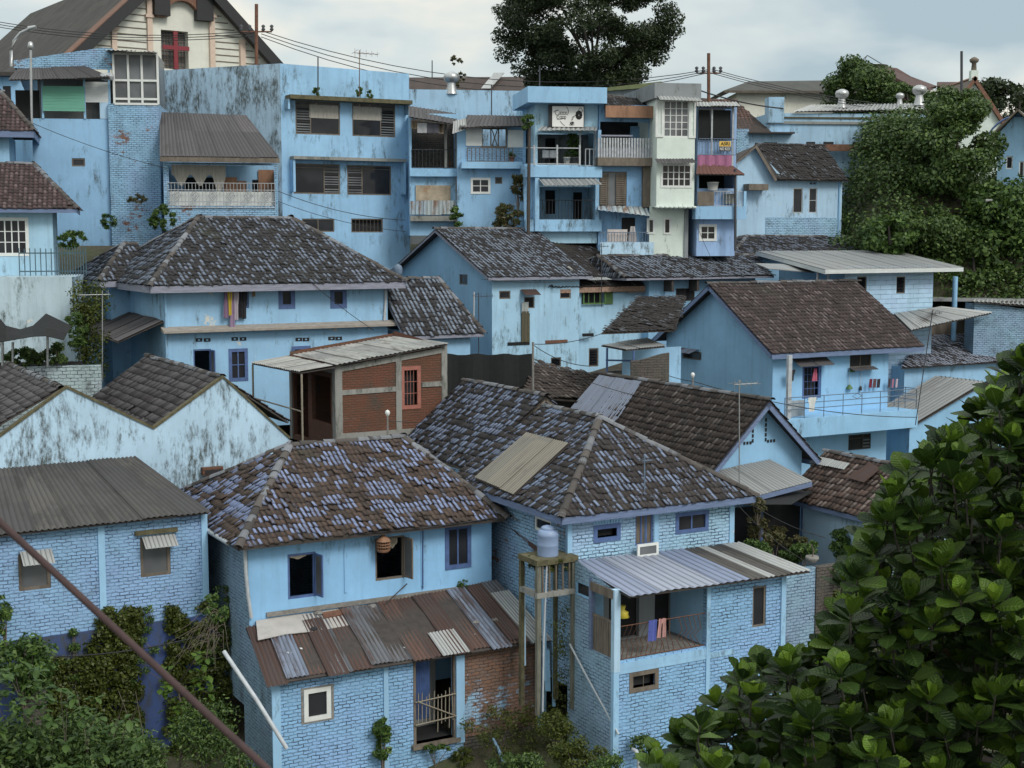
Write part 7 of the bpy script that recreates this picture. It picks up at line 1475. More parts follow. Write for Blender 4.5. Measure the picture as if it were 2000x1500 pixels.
bush('pipe_weed','weeds around the white pipe at the foot of the balcony house','plant',G0.p(1255,1455,-.5),(.5,.3,.3),500,.1,L_hill,8,66)
# moss tufts on T canopy
for k,(x,lb) in enumerate(((617,'moss tuft under the left rod on the tall building canopy'),(702,'leafy weed under the aerial on the tall building canopy'),(722,'leafy weed right of the aerial on the tall building canopy'))):
    bush('canopy_weed',lb,'plant',GV(39).p(x,176+k*3,-.5),(.18,.15,.42),180,.13,L_mid,7,70+k)
# plants in the yard between the two right houses
for k,(x,y,v,rx,rz,n,m_,lb) in enumerate(((1480,1025,4.2,.35,.4,320,L_dry,'pink-flowered shrub in the yard right of the brick house'),(1515,1052,3.6,.5,.35,700,L_dry,'brown-leaved plant in the shaded yard'),(1555,1060,3.4,.4,.3,500,L_dry,'reddish plant by the blue door frame'),(1570,1075,2.4,.42,.28,650,L_mid,'yellow-green bush on the wall beside the striped roof'),(1490,1075,2.8,.35,.25,420,L_mid,'small green plant at the top of the striped roof'),(1648,1120,1.2,.4,.3,420,L_dry,'staghorn fern on the mossy wall'),(1640,1170,1.1,.35,.45,420,L_moss,'fern tufts hanging on the mossy wall'),(1615,1000,4.5,.35,.5,500,L_mid,'creeper hanging under the brown tile roof'),(1480,985,4.0,.3,.3,300,L_dry,'hanging dry plant under the speckled roof corner'))):
    bush('yard_plant',lb,'plant',G0.p(x,y,v),(rx,.25,rz),n,.12,m_,9,80+k,asp=.4)
for k,(x,y,lb) in enumerate(((1586,1092,'stone pot with a bonsai at the corner of the striped roof'),(1660,1100,'round pot on the mossy wall by the foreground leaves'))):
    c=G0.p(x,y,1.6); pt=root('plant_pot',lb,'pot',c-Vector((0,0,.1))); mb=MB(); mb.lathe(c-Vector((0,0,.1)),[(.12,0),(.22,.12),(.2,.2),(.17,.18)],M_stone,12); mb.build('bowl',pt); mb=MB(); cs,rad=clumps(c+Vector((0,0,.45)),(.18,.15,.16),5,np.random.RandomState(k),.5); leaves(mb,cs,rad,160,.08,L_mid,.3,k); mb.build('foliage',pt); mb=MB(); mb.tube([c+Vector((0,0,.05)),c+Vector((.05,0,.25)),c+Vector((-.03,0,.45))],.025,M_wood,5); mb.build('stem',pt)

rs=np.random.RandomState(99)
for k,(x,y,Y,rx,rz,n,m_,lb) in enumerate(((1130,1480,36.2,.9,.45,2200,L_moss,'mossy weeds in the gap between the two front houses, at the bottom edge'),(1010,1500,35.2,.9,.4,2200,L_hill,'dark weeds on the bank below the bare brick wall'),(1190,1500,35.2,.5,.4,1100,L_mid,'weeds at the foot of the balcony house corner'),(470,1500,35,.5,.6,1300,L_hill,'dark shrub at the bottom edge left of the lean-to corner'),(1085,1415,38,.6,.35,1100,L_moss,'moss mound at the foot of the ruined pillars'))):
    bush('bank_weeds',lb,'plant',atY(x,y,Y),(rx,.6,rz),n,.09,m_,16,200+k,asp=.5)

# broad-leaved weeds over the lower-left growth
rs=np.random.RandomState(303); wl=root('broad_leaved_weeds','broad-leaved weeds with drooping leaves over the shrubs in the lower left corner','plant',atY(120,1500,33)); base=[];dd=[];uu=[]
for (x,y) in pts_in([(-40,1330),(60,1300),(120,1345),(200,1360),(290,1420),(310,1520),(-40,1520)],95,rs):
    c=np.array(tuple(atY(x,y,rs.uniform(32.2,34.2))))
    for k in range(rs.randint(5,10)): th=rs.uniform(0,6.28); el=rs.uniform(-.4,.9); h=np.array([math.cos(th),math.sin(th)-.3,0]); h/=np.linalg.norm(h); base.append(c+rs.uniform(-.06,.06,3)); dd.append(h*math.cos(el)+np.array([0,0,math.sin(el)])); uu.append(-h*math.sin(el)+np.array([0,0,math.cos(el)]))
n=len(base); mb=MB(); sz=rs.uniform(.14,.34,n); bigleaves(mb,np.array(base),np.array(dd),np.array(uu),sz,sz*rs.uniform(.2,.3,n),jackmat('weed_leaf',(.03,.065,.014),(.07,.125,.028),(.11,.17,.05)),rs.uniform(.1,.5,n),rs); mb.build('foliage',wl,smooth=True)
mb=MB()
for k in range(14): x=rs.uniform(0,290); mb.tube([atY(x,1520,34),atY(x+rs.uniform(-20,20),1440,33.8),atY(x+rs.uniform(-40,40),1350,33.6)],.015,M_wood,4,r2=.006)
mb.build('stem',wl)
# hanging vines down the retaining wall
for k,(x0,x1,y0,y1,lb) in enumerate(((118,150,1235,1440,'loose vine strands hanging at the left end of the deep blue wall'),(285,300,1190,1330,'single vine strand down the bare blue wall strip'),(418,452,1150,1290,'leafy vines hanging at the corner by the dry tangle'))):
    vn=root('hanging_vine',lb,'vine',FWl.p((x0+x1)/2,y1,-.3)); mb=MB(); m2=MB(); rs=np.random.RandomState(310+k); cs=[]
    for j in range(4 if k!=1 else 2):
        x=rs.uniform(x0,x1); P_=[FWl.p(x+rs.uniform(-6,6)*t,y0+(y1-y0)*t/7,-.12-.03*t) for t in range(8)]; mb.tube(P_,.008,M_wood,4); cs+=[tuple(p) for p in P_]
    mb.build('stems',vn); leaves(m2,cs,[.13]*len(cs),60*len(cs),.07,L_mid,.1,320+k,asp=.6); m2.build('foliage',vn)
for k,(x,y,v,rx,rz,n,m_,lb) in enumerate(((1500,1040,4.9,.7,.35,1500,L_dry,'mass of brown-leaved potted plants under the black shade net'),(1470,1075,3.6,.4,.35,900,L_mid,'green shrubs against the corner of the brick house in the yard'),(1540,1085,3.0,.6,.25,1000,L_mid,'low green plants along the top edge of the striped roof'),(1640,1060,3.0,.4,.6,1100,L_mid,'leafy creeper on the wall under the brown tile roof'))): bush('yard_plant',lb,'plant',G0.p(x,y,v),(rx,.3,rz),n,.11,m_,16,330+k,asp=.4,stem=False)

# undergrowth on the slope below the right-hand houses
rs=np.random.RandomState(400); cs=[];rad=[]
for i in range(420):
    y=rs.uniform(40,76); x=rs.uniform(11+(y-40)*.33,38)
    cs.append((x,y,gz(x,y)+rs.uniform(.0,.5))); r=rs.uniform(.6,1.2); rad.append((r,r,r*.5))
mb=MB(); leaves(mb,cs,rad,42000,.24,L_mid,.7,401,asp=.5); o=mb.build('undergrowth'); tag(o,'green undergrowth on the slope behind the foreground tree','undergrowth',kind='stuff')
# =============== small things ===============
M_mossp=simple('mossy_post',(.15,.15,.12),.95,.4,3,stretch=(2,.6,1),bumpd=.02,dirt=.7,dirtc=(.05,.055,.03))
M_conc0=simple('lamp_grey',(.25,.25,.24),.6,.1,3,bumpd=0)
Z=Vector((0,0,1))
# water tank on its mossy stand
c=atY(1070,1084,39.4); s=c.y/FPX
tk=root('water_tank','blue plastic water tank with lid standing on the mossy concrete stand','water tank',c); mb=MB(); r=21*s
mb.lathe(c,[(r*.98,0),(r,.05),(r,.28),(r*1.03,.3),(r,.33),(r,.56),(r*1.03,.58),(r*.99,.62)],M_tank,24); mb.build('body',tk,smooth=False); mb=MB(); mb.lathe(c+Z*.62,[(r,0),(r*.92,.09),(r*.62,.15),(r*.6,.13)],M_tank,24); mb.build('shoulder',tk); mb=MB(); mb.lathe(c+Z*.75,[(r*.66,0),(r*.68,.05),(r*.5,.09),(r*.1,.12),(0,.12)],M_tank,20); mb.build('lid',tk)
F=Fr((c.x,c.y),YAW); st=root('tank_stand','mossy concrete stand with pillars between the two front houses','stand',c-Z*4.5); mb=MB(); mb.fb(F,-.65,.72,-.5,.6,c.z-.16,c.z-.001,M_mossr); mb.build('slab',st)
for u,v,m_ in ((-.6,-.45,M_mossp),(.55,-.45,M_mossp),(-.6,.5,M_mossr),(.55,.5,M_mossr)): mb=MB(); mb.fb(F,u,u+.12,v,v+.12,c.z-4.5,c.z-.161,m_); mb.build('pillar',st)
mb=MB(); mb.fb(F,-.62,.7,-.47,-.34,c.z-1.1,c.z-.95,P_conc); mb.fb(F,-.62,-.47,-.3,.55,c.z-1.1,c.z-.95,P_conc); mb.build('beam',st)
for k in range(5): mb=MB(); mb.tube([F.w(-.4+.22*k,-.4,c.z-.95),F.w(-.42+.22*k,-.42,c.z-.17)],.035,M_wood,6); mb.build('strut',st)
carp=[(c.x+rng.uniform(-.6,.6),c.y+rng.uniform(-.45,.1),c.z-.1+rng.uniform(-.25,.06)) for _ in range(16)]; mb=MB(); leaves(mb,carp,[.14]*16,1100,.06,L_moss,.2,90,asp=.8); o=mb.build('moss_patch'); tag(o,'moss hanging over the edge of the tank stand','moss',kind='stuff')
# alley between A and B: rusty lean-to sheet, dark wall
al=root('alley_lean_to','rusty sheet and bent metal gutter over the dark alley behind the water tank','lean-to',G0.p(1000,1050,5)-Z*3)
corr_part(al,[G0.p(1000,1035,5.8),G0.p(1048,1080,4.0),G0.p(1062,1052,4.4),G0.p(962,1008,7.0)],C_rust,'roof',pitch=.12,amp=.015,seg=3,under=False); corr_part(al,[G0.p(965,1000,5.9),G0.p(1020,1022,5.2),G0.p(1018,1002,6.2),G0.p(985,985,6.8)],C_white,'gutter_sheet',pitch=.12,amp=.02,seg=3,under=False)
mb=MB(); mb.fb(GV(9),-.46,.69,0,.2,5,11.2,B_side); mb.build('rear_wall',al); pipe(al,[G0.p(1003,1060,6),G0.p(1003,1060,6)-Z*3.2],.06,M_wood,'post',6)
rp=root('ruined_pillars','weathered blue timber pillars standing in the gap right of the lean-to','pillars',G0.w(-.2,2.6,5))
for x,y0,y1,m_,wd in ((1022,1100,1300,P_K,.1),(1048,1130,1340,P_conc,.12),(1062,1150,1330,P_main,.12),(1080,1100,1380,M_lbf,.1),(1068,1270,1350,M_lbf,.16)):
    a=G0.p(x,y0,3.2);b=G0.p(x+2,y1,3.2); mb=MB(); mb.hexa([b+Vector((-wd/2,0,0)),b+Vector((wd/2,0,0)),b+Vector((wd/2,wd,0)),b+Vector((-wd/2,wd,0)),a+Vector((-wd/2,0,0)),a+Vector((wd/2,0,0)),a+Vector((wd/2,wd,0)),a+Vector((-wd/2,wd,0))],m_); mb.build('pillar',rp)
mb=MB(); mb.fb(G0,-.46,-.02,4.2,4.4,3,8.2,M_mossr); mb.build('rear_wall',rp)
# leaning frame
F=Fr(G0.w(0,2.3,0),YAW); r=F.r(1241,1060,1282,1086); fr=root('leaning_window_frame','loose white window frame leaning on the striped sheet roof','window frame',F.w((r[0]+r[1])/2,0,r[2])); mb=MB(); frame_rect(mb,F,r,-.12,-.07,.08,M_wht); mb.build('frame',fr); mb=MB(); mb.fb(F,r[0]+.07,r[1]-.07,-.1,-.09,r[2]+.07,r[3]-.07,M_glassg); mb.build('pane',fr)
# diagonal pipes
def ptube(name,label,cat,P,r,m,n=8):
    mb=MB(); mb.tube(P,r,m,n); o=mb.build(name); tag(o,label,cat); return o
ptube('drain_pipe','long pale plastic pipe slanting down past the lean-to corner','pipe',[G0.p(437,1272,4.2),G0.p(500,1365,3.2),G0.p(560,1462,2.7)],.06,M_pvc)
ptube('drain_pipe','thin pale pipe slanting down the left side of the balcony house','pipe',[G0.p(1115,1260,-.05) if False else GV(0).left(0).p(1113,1258,-.12),GV(0).left(0).p(1140,1310,-.12),G0.p(1208,1434,-.15)],.03,M_pvc)
ptube('drain_pipe','short white elbow pipe at the foot of the balcony house','pipe',[G0.p(1247,1508,-.9),G0.p(1248,1478,-.9),G0.p(1243,1467,-.8),G0.p(1236,1464,-.5)],.055,M_pvc)
ptube('drain_pipe','dark blue pipe poking out of the mossy bank at the bottom','pipe',[G0.p(962,1443,3.0),G0.p(972,1460,2.8),G0.p(990,1505,2.4)],.055,M_pipeb)
ptube('drain_pipe','thin rod leaning against the lean-to wall above the rusty roof','rod',[GV(6.1).p(795,1140),GV(5.9).p(752,1180)],.018,M_woodd,5)
# foreground rusted rod
ptube('rusted_cable','thick rusted cable running diagonally across the lower left, close by','cable',[atY(-90,925,2.35),atY(0,1020,2.3),atY(130,1140,2.25),atY(270,1270,2.2),atY(400,1390,2.15),atY(500,1482,2.1),atY(600,1575,2.05)],.0062,M_cable,10)
# stones/poles with bulbs, utility poles
def pole(name,label,x,y0,y1,Y,r,m,arms=(),cat='utility pole'):
    a=atY(x,y0,Y); b=atY(x,y1,Y); rt=root(name,label,cat,b); mb=MB(); mb.tube([b,a],r,m,7); mb.build('pole',rt)
    for ya,hw in arms:
        q=atY(x,ya,Y); mb=MB(); mb.tube([q-Vector((hw,0,0)),q+Vector((hw,0,0))],.045,m,5); mb.build('crossarm',rt)
        for k in(-1,-.45,.45,1): mb=MB(); mb.lathe(q+Vector((hw*k,0,.03)),[(.05,0),(.12,.1),(.06,.18),(.12,.28),(.03,.36)],M_metal,8); mb.build('insulator',rt)
    return rt
pole('utility_pole','dark utility pole with insulators in front of the church gable',501,8,128,80,.10,M_rust,((62,.85),))
pole('utility_pole','utility pole with crossarm on the skyline behind the netted balcony house',1384,104,222,84,.10,M_rust,((143,.7),))
pole('thin_mast','plain dark mast on the skyline by the white steeple',1878,100,180,95,.09,M_metal,cat='mast')
for x,y0,y1,Y,lb in ((621,110,180,74,'thin rusty rod at the left of the tall building parapet'),(1054,128,250,74,'thin dark rod beside the left end of the cafe canopy'),(844,118,152,90,'thin mast on the dark roof right of the tall building'),(960,165,228,79,'thin rod against the long parapet wall')): ptube('metal_rod',lb,'rod',[atY(x,y1,Y),atY(x,y0,Y)],.035,M_metal,5)
def aerial(label,x,y0,y1,Y,wd,dirx=1,m=M_galv,elems=5,tilt=0,r=.022):
    a=atY(x,y0,Y);b=atY(x-tilt,y1,Y); rt=root('tv_aerial',label,'aerial',b); mb=MB(); mb.tube([b,a],r,m,5); mb.build('mast',rt)
    t=a-Z*.15; u=Vector((math.cos(.5)*dirx,math.sin(.5),0)); v=Vector((-u.y,u.x,0)); mb=MB(); mb.tube([t-u*wd*.3,t+u*wd],.014,m,4); mb.build('boom',rt); mb=MB()
    for k in range(elems): q=t+u*(wd*(-.25+1.25*k/(elems-1))); L=wd*(.45-.05*k); mb.tube([q-v*L+Z*.12*(k==0),q+v*L],.009,m,4); mb.tube([q-Z*L*.5,q+Z*L*.5],.008,m,4)
    mb.build('elements',rt)
aerial('fan-shaped aerial on a tall pole at the left, before the wide house',200,568,745,56,-.9,1,elems=6)
aerial('aerial on a thin pole beside the tall building parapet rods',702,98,188,74,1.0,m=M_rust)
aerial('aerial on the low black hip roof, left one',790,608,662,62,.6,elems=4)
aerial('aerial lying low over the black hip roof, right one',839,635,668,61.5,-.9,elems=6)
aerial('aerial pole before the gable house wall with thin dipoles',935,572,690,63,.7,elems=4,m=M_metal)
aerial('red-tipped aerial standing on the speckled hip roof',1259,890,1090,41,.25,elems=5,m=M_rail)
aerial('aerial with wide reflector beside the blue bargeboard gable',1444,742,985,46,.75,elems=5)
aerial('slender aerial mast rising behind the balcony railing at right',1822,605,830,61,.4,elems=3,m=M_metal,tilt=34)
aerial('thin aerial on the blackened tile roof near the middle',1175,475,600,69,.35,elems=3,m=M_metal)
def bulbpost(label,x,y0,y1,Y):
    b=atY(x,y1,Y);a=atY(x,y0,Y); rt=root('bulb_post',label,'lamp',b); mb=MB(); mb.tube([b,a],.035,M_stone,6); mb.build('post',rt); mb=MB(); mb.lathe(a,[(.03,0),(.06,.04),(.085,.12),(.06,.19),(0,.22)],M_wht,10); mb.build('bulb',rt)
bulbpost('white bulb on a post at the ridge before the raw brick building',757,813,850,46.5)
bulbpost('white bulb on a wire post before the large smooth gable',1353,738,760,55)
# street lamp far left
a=atY(22,130,84); rt=root('street_lamp','curved grey street lamp at the far left roofs','street lamp',a); mb=MB(); mb.tube([a,atY(22,100,84),atY(27,80,84),atY(40,64,84),atY(58,56,84)],.09,M_galv,6); mb.build('pole',rt); mb=MB(); mb.tube([atY(56,56,84),atY(70,52,84)],.16,M_galv,7,r2=.1); mb.build('lamp_head',rt)
a=atY(1925,392,79); rt=root('street_lamp','pale lamp head poking out of the ivy at the right','street lamp',a); mb=MB(); mb.tube([a,atY(1938,391,79)],.09,M_conc0,7,r2=.06); mb.build('lamp_head',rt)
# dish
c=atY(1693,141,104); rt=root('satellite_dish','large mesh satellite dish on the grey hall roof','satellite dish',c); mb=MB(); mb.lathe(c,[(.0,.0),(.6,.05),(1.1,.2),(1.5,.42),(1.52,.44),(1.1,.24),(.6,.09),(.0,.04)],M_galv,18); mb.build('bowl',rt); mb=MB(); 
for k in range(3): mb.tube([c+Vector((1.4*math.cos(k*2.1),1.4*math.sin(k*2.1),.4)),c+Z*1.2],.03,M_metal,4)
mb.build('feed_arms',rt)
# laundry
def garment(name,label,F,x,y,w_,h_,v,m,group=None,shape='shirt',seed=0):
    u,z=F.l(x,y,v); rs=random.Random(seed); mb=MB(); n=6
    def vv_(i,j): return v+.03*math.sin(i*1.7+seed)+.01*j
    prof={'shirt':[1,1,.72,.7,.72],'cloth':[1,.97,1,.96,1.02],'trousers':[.7,.7,.8,.85,.9],'dress':[.5,.6,.8,.9,1]}[shape]; k=len(prof)
    pt=lambda i,j:F.w(u+w_*((i/n)-.5)*prof[j],vv_(i,j),z-h_*j/(k-1)-(.02*rs.random() if j==k-1 else 0))
    for i in range(n):
        if shape=='trousers' and i in(2,3): rng_=range(0,1)
        else: rng_=range(k-1)
        for j in rng_: mb.quad(pt(i,j+1),pt(i+1,j+1),pt(i+1,j),pt(i,j),m)
    o=mb.build(name); tag(o,label,'clothing',group); return o
F=GV(25); g='laundry hanging before the wide house'
wire('clothes_rod','rod carrying the laundry under the eave of the wide house','rod',[F.p(434,566,-.35),F.p(500,565,-.35)],.018,M_wood)
for k,(x,w_,h_,col,lb,sh) in enumerate(((441,.22,1.1,(.22,.14,.22),'purple patterned dress, leftmost on the rod','dress'),(448,.22,1.0,(.55,.42,.05),'yellow shirt beside the purple dress','shirt'),(453,.2,1.5,(.28,.20,.30),'long lilac cloth behind the yellow shirt','cloth'),(461,.26,1.2,(.42,.38,.42),'pale grey shirt in the middle of the rod','shirt'),(468,.24,1.1,(.015,.015,.02),'black shirt next to the pale grey one','shirt'),(476,.3,1.15,(.02,.02,.025),'wide black shirt, rightmost on the rod','shirt'))): garment('shirt' if sh!='cloth' else 'cloth',lb,F,x,568,w_,h_,-.35+.03*k,cloth('laundry_%d'%k,col),g,sh,k)
garment('cloth','small tan cloth hanging right of the black shirts',F,496,564,.14,.32,-.3,cloth('cloth_tan',(.25,.17,.1)),g,'cloth',9)
F=GV(17)
garment('cloth','pink loop of cloth hanging on the balcony door',F,1593,720,.32,.55,-.25,cloth('cloth_pink',(.50,.12,.18)),None,'dress',3)
garment('towel','white towel hung over the balcony railing',F,1587,776,.5,.62,-1.52,M_wht,None,'shirt',4)
garment('shirt','black shirt hanging at the balcony post',F,1547,722,.4,.5,-.4,cloth('cloth_black',(.02,.02,.025)),None,'shirt',5)
for k,(x,col,lb) in enumerate(((1701,(.25,.03,.05),'dark red sock cluster on the left hanger'),(1709,(.2,.1,.1),'brown small garment on the left hanger'),(1717,(.05,.04,.05),'black small garment on the left hanger'),(1738,(.1,.07,.09),'dark small garment on the right hanger'),(1745,(.5,.22,.3),'pink small garment on the right hanger'),(1752,(.6,.5,.55),'pale small garment on the right hanger'))): garment('small_garment',lb,F,x,740,.16,.4,-.3,cloth('sg_%d'%k,col),'small laundry on the balcony','cloth',k)
for x,lb in ((1659,'green and yellow feather duster hanging on the balcony wall'),(1681,'dark brush hanging on the balcony wall')):
    a=F.p(x,722,-.08);b=F.p(x,752 if x<1670 else 755,-.08); rt=root('hanging_broom',lb,'broom',b); mb=MB(); mb.tube([b,a],.014,M_pvc,5); mb.build('handle',rt); mb=MB(); mb.lathe(b-Z*.18,[(.17,0),(.12,.1),(.03,.2)] if x<1670 else [(.07,0),(.06,.15),(.03,.2)],M_grn2 if x<1670 else M_ink,10); mb.build('head',rt)
a=F.p(1664,722,-.1); o=root('hanging_lamp','small green lampshade hanging left of the balcony window','lamp',a); mb=MB(); mb.lathe(a-Z*.1,[(.16,0),(.05,.12),(.0,.13)],M_grn2,10); mb.build('lamp_shade',o)
F=G0
garment('towel','blue patterned cloth over the bent-bar balcony railing',F,1275,1211,.28,.6,-.0,cloth('cloth_blue',(.10,.13,.42)),None,'cloth',6)
garment('towel','pink trousers over the bent-bar balcony railing',F,1294,1208,.3,.55,-.02,cloth('cloth_salmon',(.55,.30,.28)),None,'trousers',7)
c=G0.p(1216,1197,.25); mb=MB(); mb.lathe(c-Z*.15,[(.06,0),(.19,.03),(.15,.12),(.17,.17),(.06,.24),(.09,.36)],simple('bag_yellow',(.55,.45,.05),.5,.15,4),9); o=mb.build('plastic_bag'); tag(o,'bright yellow plastic bag behind the corner post of the balcony','bag')
garment('cloth','white patterned sheet drying on the terrace railing left of the white house',FY(1168,300,73.5,9),1206,448,1.05,.75,-.9,cloth('cloth_sheet',(.55,.50,.48)),None,'cloth',8)
garment('cloth','pale grey cloth bunched over the terrace railing by the sheet',FY(1168,300,73.5,9),1236,442,.5,.95,-.95,cloth('cloth_grey',(.40,.38,.38)),None,'dress',10)
garment('cloth','pale curtain rag under the rusty window hood',GV(27),1026,590,.4,.5,-.12,cloth('cloth_rag',(.35,.38,.37)),None,'cloth',11)
garment('cloth','brown camouflage cloth hanging down the streaked wall',GV(27),1026,608,.38,1.45,-.1,cloth('cloth_camo',(.10,.09,.06)),None,'cloth',12)
garment('shirt','pink rag hanging under the small shed canopy',GV(20),1222,695,.3,.45,0,cloth('cloth_rag_pink',(.38,.26,.28)),None,'dress',13)
# bird cages
c=GV(6.2).p(749,1078,-.35); rt=root('bird_cage','round brown bird cage hanging before the middle window of the patched roof house','bird cage',c); mb=MB(); r=.2
mb.lathe(c,[(r*.75,0),(r*.98,.05),(r,.08)],M_brownp,14); mb.build('base',rt); mb=MB()
for k in range(16): a=6.283*k/16; mb.tube([c+Vector((r*math.cos(a),r*math.sin(a),.07)),c+Vector((r*math.cos(a),r*math.sin(a),.32))],.006,M_brownp,4)
for z in (.16,.24,.32): mb.lathe(c+Z*z,[(r*1.02,0),(r*1.02,.015),(r*.98,.015)],M_brownp,14)
mb.build('bars',rt); mb=MB(); mb.lathe(c+Z*.33,[(r*1.08,0),(r*.9,.06),(r*.45,.14),(r*.1,.2),(.0,.22)],M_brownp,14); mb.build('dome',rt); mb=MB(); mb.tube([c+Z*.53,c+Z*.72],.008,M_metal,4); mb.build('hook',rt)
c=GV(29).p(777,536,0); rt=root('bird_cage','blue bird cage hanging under the eave of the speckled gable house','bird cage',c); mb=MB(); mb.lathe(c,[(.2,0),(.22,.05),(.22,.3),(.16,.42),(0,.5)],M_rail,10); mb.build('body',rt)
# netting shelter left
nt_=root('netting_shelter','dark netting draped on poles below the stained wall at the far left','shelter',atY(60,730,55)); mb=MB(); 
g_=[[(-20,600,55),(12,636,54.8),(40,643,54.6),(64,636,54.8),(90,612,55.5),(140,636,55)],[(-20,645,54),(12,652,53.8),(40,656,53.6),(64,652,53.7),(90,640,53.8),(132,650,54)],[(-20,672,53.4),(12,666,53.3),(40,661,53.2),(64,657,53.2),(90,656,53.2),(125,664,53.4)]]
for a,b in zip(g_,g_[1:]):
    for i in range(5): mb.slab([atY(*b[i]),atY(*b[i+1]),atY(*a[i+1]),atY(*a[i])],.02,M_blk)
mb.build('netting',nt_)
for x,y0,y1 in ((93,650,715),(25,668,725),(5,640,725)): mb=MB(); mb.tube([atY(x,y1,54.3),atY(x,y0,54.3)],.05,M_galv,6); mb.build('pole',nt_)
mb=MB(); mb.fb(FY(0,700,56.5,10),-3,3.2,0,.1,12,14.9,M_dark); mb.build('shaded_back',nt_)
for k,(x,y,n_) in enumerate(((60,700,900),(110,690,800),(25,700,500))): bush('yard_shrub','dark shrub in the netting shelter, '+('middle','right','left')[k]+' one','plant',atY(x,y,55),(.5,.3,.5),n_,.14,L_hill,9,120+k)
# wires
def W_(lb,a,b,sag=.3,r=.016,g=None): wire('power_line',lb,'wire',[atY(*a),atY(*b)],r,M_wire,sag,group=g)
g='lines between the utility poles'
for k in range(3): W_('overhead line running right from the church-side pole, %s of three'%('top','middle','lowest')[k],(510,60+6*k,80),(1384,136+3*k,84),1.6+.2*k,.022,g)
for k in range(3): W_('overhead line running left from the church-side pole, %s of three'%('top','middle','lowest')[k],(495,60+5*k,80),(-60,32+5*k,86),.6,.022,g)
for k in range(3): W_('overhead line leaving right from the skyline pole, %s of three'%('top','middle','lowest')[k],(1390,135+4*k,84),(1960,212+6*k,110),.8,.022,g)
W_('thick dark cable over the roofs right of the skyline pole',(1365,176,82),(1530,212,82),.15,.04)
W_('thin cable sagging past the lower windows of the tall building',(540,372,72),(792,430,73),.3,.016); W_('second thin cable below it past the lower windows',(540,392,72),(792,452,73),.25,.014)
W_('cable across the wide house wall towards its ledge',(610,553,59),(730,645,60),.08,.014)
W_('cable from the streaked wall post to the small shed',(1040,672,60),(1174,652,64),.15,.016); W_('cable dipping from the post to the brown roof ridge',(1042,674,60),(1150,715,60),.2,.016)
W_('cable across the smooth gable to the bulb post',(1304,733,57),(1353,745,55),.03,.014); W_('cable running right from the bulb post past the balcony',(1355,745,55),(1790,815,60),.35,.016)
W_('cable on the front wall under the patched roof',(700,1043,39.9),(960,1012,42),.05,.012)
W_('pale hose strung across the deep blue retaining wall',(40,1282,37.2),(400,1240,38),.2,.018)
W_('cable over the shaded yard beside the speckled roof',(1468,985,42),(1612,1050,44),.12,.012)
W_('cables from the left rod across the patchwork house',(62,240,66),(330,330,66.5),.15,.014)
b=atY(1041,800,54); pole('thin_post','thin post at the right end of the black mesh screen',1041,668,762,54,.045,M_conc if 'M_conc' in globals() else M_stone,cat='post')
mb=MB(); mb.tube([atY(62,245,65.5),atY(60,92,65.5)],.06,M_galv,6); mb.lathe(atY(60,98,65.5),[(.05,0),(.16,.1),(.1,.35),(0,.4)],M_galv,8); o=mb.build('lamp_pole'); tag(o,'thin grey lamp pole before the green blind house','lamp')
# sky litter on the rusty roof
rs_=random.Random(3)
for k in range(9):
    q=onP(rs_.uniform(560,1000),rs_.uniform(1190,1290),P if False else [G0.p(519,1340,3.45),G0.p(1070,1252,3.45),G0.p(968,1136,6.14),G0.p(480,1226,6.14)],.08); mb=MB(); a=rs_.uniform(0,3); d=Vector((math.cos(a),math.sin(a),0))*.06; e=Vector((-d.y,d.x,.02))*.6; mb.slab([q-d-e,q+d-e,q+d+e,q-d+e],.012,M_wht); o=mb.build('litter'); tag(o,'small white scrap of litter lying on the rusty roof','litter','litter scraps on the rusty roof')

W_('slack cable from the wide house ledge to the raw brick building',(755,640,60),(870,672,50),.3,.012)
W_('cable crossing the brown tiled roof from the mesh screen post',(1041,700,54),(1480,800,47),.5,.012)
W_('cable from the patched roof ridge bulb to the asbestos patch',(757,822,46.5),(1065,790,46),.25,.01)
W_('cable hanging along the eave of the speckled gable house',(940,545,64),(1130,548,66),.12,.012)
W_('thin cable from the white bay house down to the dark low roofs',(1357,430,72),(1420,560,68),.2,.012)
W_('cable between the balcony house and the mossy brick wall',(1440,985,40.5),(1600,1110,41),.2,.01)

# clutter on the balconies and terraces
def bucket(lb,F,x,y,v,col,r=.14,h=.28):
    c=F.p(x,y,v); o=root('bucket',lb,'bucket',c); mb=MB(); m_=simple('bucket_'+lb[:8].replace(' ','_'),col,.5,.1,3,bumpd=0); mb.lathe(c,[(r*.8,0),(r,h),(r*1.08,h),(r*1.08,h+.02),(r*.95,h),(r*.75,.03)],m_,12); mb.build('body',o)
def pot(lb,F,x,y,v,sd,col=(.2,.09,.06),r=.14):
    c=F.p(x,y,v); o=root('plant_pot',lb,'pot',c); mb=MB(); m_=simple('pot_%d'%sd,col,.8,.2,3,bumpd=0); mb.lathe(c,[(r*.7,0),(r,r*1.6),(r*1.12,r*1.6),(r*1.12,r*1.85),(r*.9,r*1.7)],m_,10); mb.build('pot_body',o); mb=MB(); cs,rad=clumps(c+Z*(r*2.6),(r*1.3,r*1.3,r*1.3),6,np.random.RandomState(sd),.6); leaves(mb,cs,rad,170,.1,L_mid,.3,sd,asp=.4); mb.build('foliage',o)
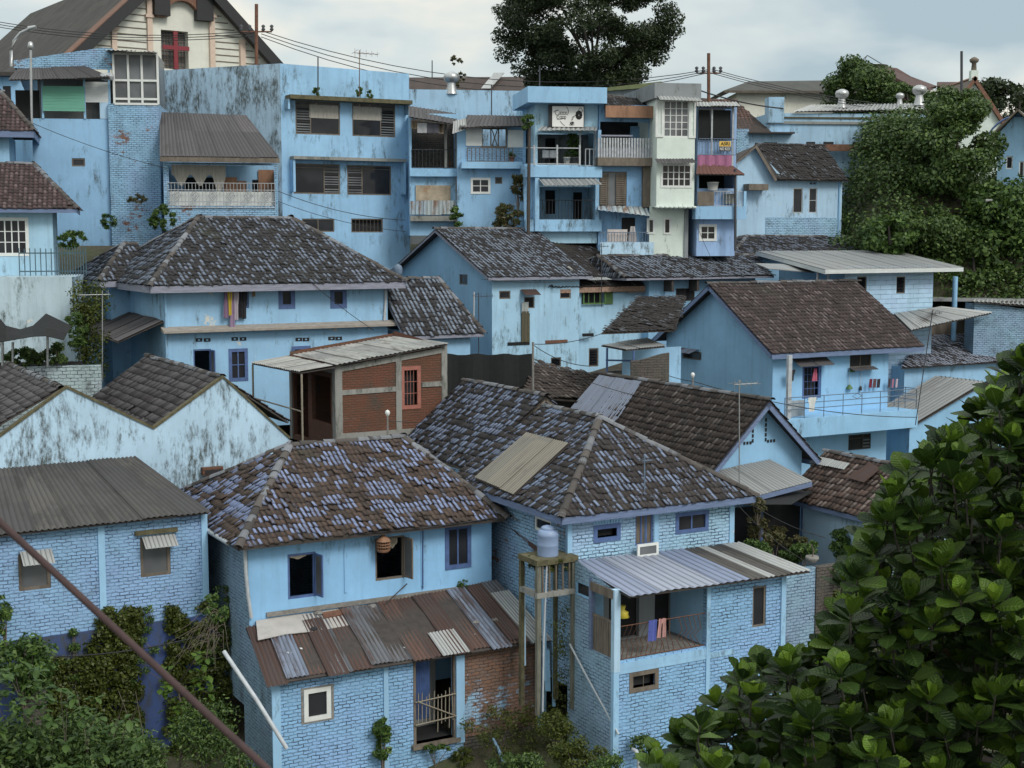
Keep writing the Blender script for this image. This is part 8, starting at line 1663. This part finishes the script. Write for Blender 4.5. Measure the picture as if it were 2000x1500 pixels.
Fc=FY(1025,300,73,9); pot('white pot with a spiky plant behind the cafe balustrade',Fc,1107,321,.6,401,(.6,.6,.58),.2); pot('dark pot with leafy plant at the right of the cafe terrace',Fc,1123,321,.5,402,(.1,.1,.1),.2)
c=Fc.p(1118,276,.5); bush('hanging_plant','large leafy plant hanging inside the cafe terrace','plant',c,(.45,.25,.6),500,.16,L_mid,9,403,stem=False)
Fa=FY(1362,330,73.5,9); bucket('white sack-like bundle on the lower netted balcony house',Fa,1392,372,-.3,(.5,.5,.48),.3,.4); bucket('grey bundle behind the railing of the lower netted balcony',Fa,1425,398,-.2,(.35,.34,.3),.35,.5)
Fp=FY(893,330,74.5,6); pot('trailing pot on the balcony slab of the white shutter house',Fp,1000,316,-.3,404)
Fr2=GV(17); garment('cloth','folded mat leaning behind the balcony railing near the post',Fr2,1556,782,.9,.7,-.9,cloth('cloth_mat',(.33,.36,.38)),None,'cloth',20)
Ft=FY(800,330,75,6)
for x,cc,lb in ((828,(.4,.4,.42),'pale rag slumped under the eave of the rotting balcony'),(845,(.1,.1,.12),'dark rag beside the pale rag under the rotting eave')): garment('cloth',lb,Ft,x,240,.7,.5,-.7,cloth('rag_%d'%x,cc),None,'cloth',x)
for k,(x,lb) in enumerate(((205,'dusty white sack, left of two behind the brick parapet at the far left'),(214,'dusty white sack, right of two behind the brick parapet at the far left'))): rock('sack',lb,'sack',FY(66,300,69,8).p(x,150,-.6),.28,M_railw,60+k,'sacks at the patchwork house',.7)
ptube('wall_pipe','grey pipe climbing the wall of the speckled gable house near its corner','pipe',[GV(27).p(925,650,-.1),GV(27).p(926,570,-.1)],.04,M_pvc,6)
ptube('wall_pipe','dark downpipe between the netted balcony house and the pale gable house','pipe',[FY(1362,330,73.5,9).p(1436,330,-.7),FY(1362,330,73.5,9).p(1436,490,-.7)],.07,M_metal,6)
ptube('wall_pipe','thin blue pipe on the front wall between the two open windows','pipe',[GV(6.2).p(826,1030,-.05),GV(6.2).p(826,1150,-.05)],.02,M_bfr,5)
ptube('wall_pipe','pale vertical pipe in front of the tank stand','pipe',[atY(1068,1100,38.9),atY(1062,1250,38.8),atY(1060,1390,38.7)],.03,M_pvc,6)
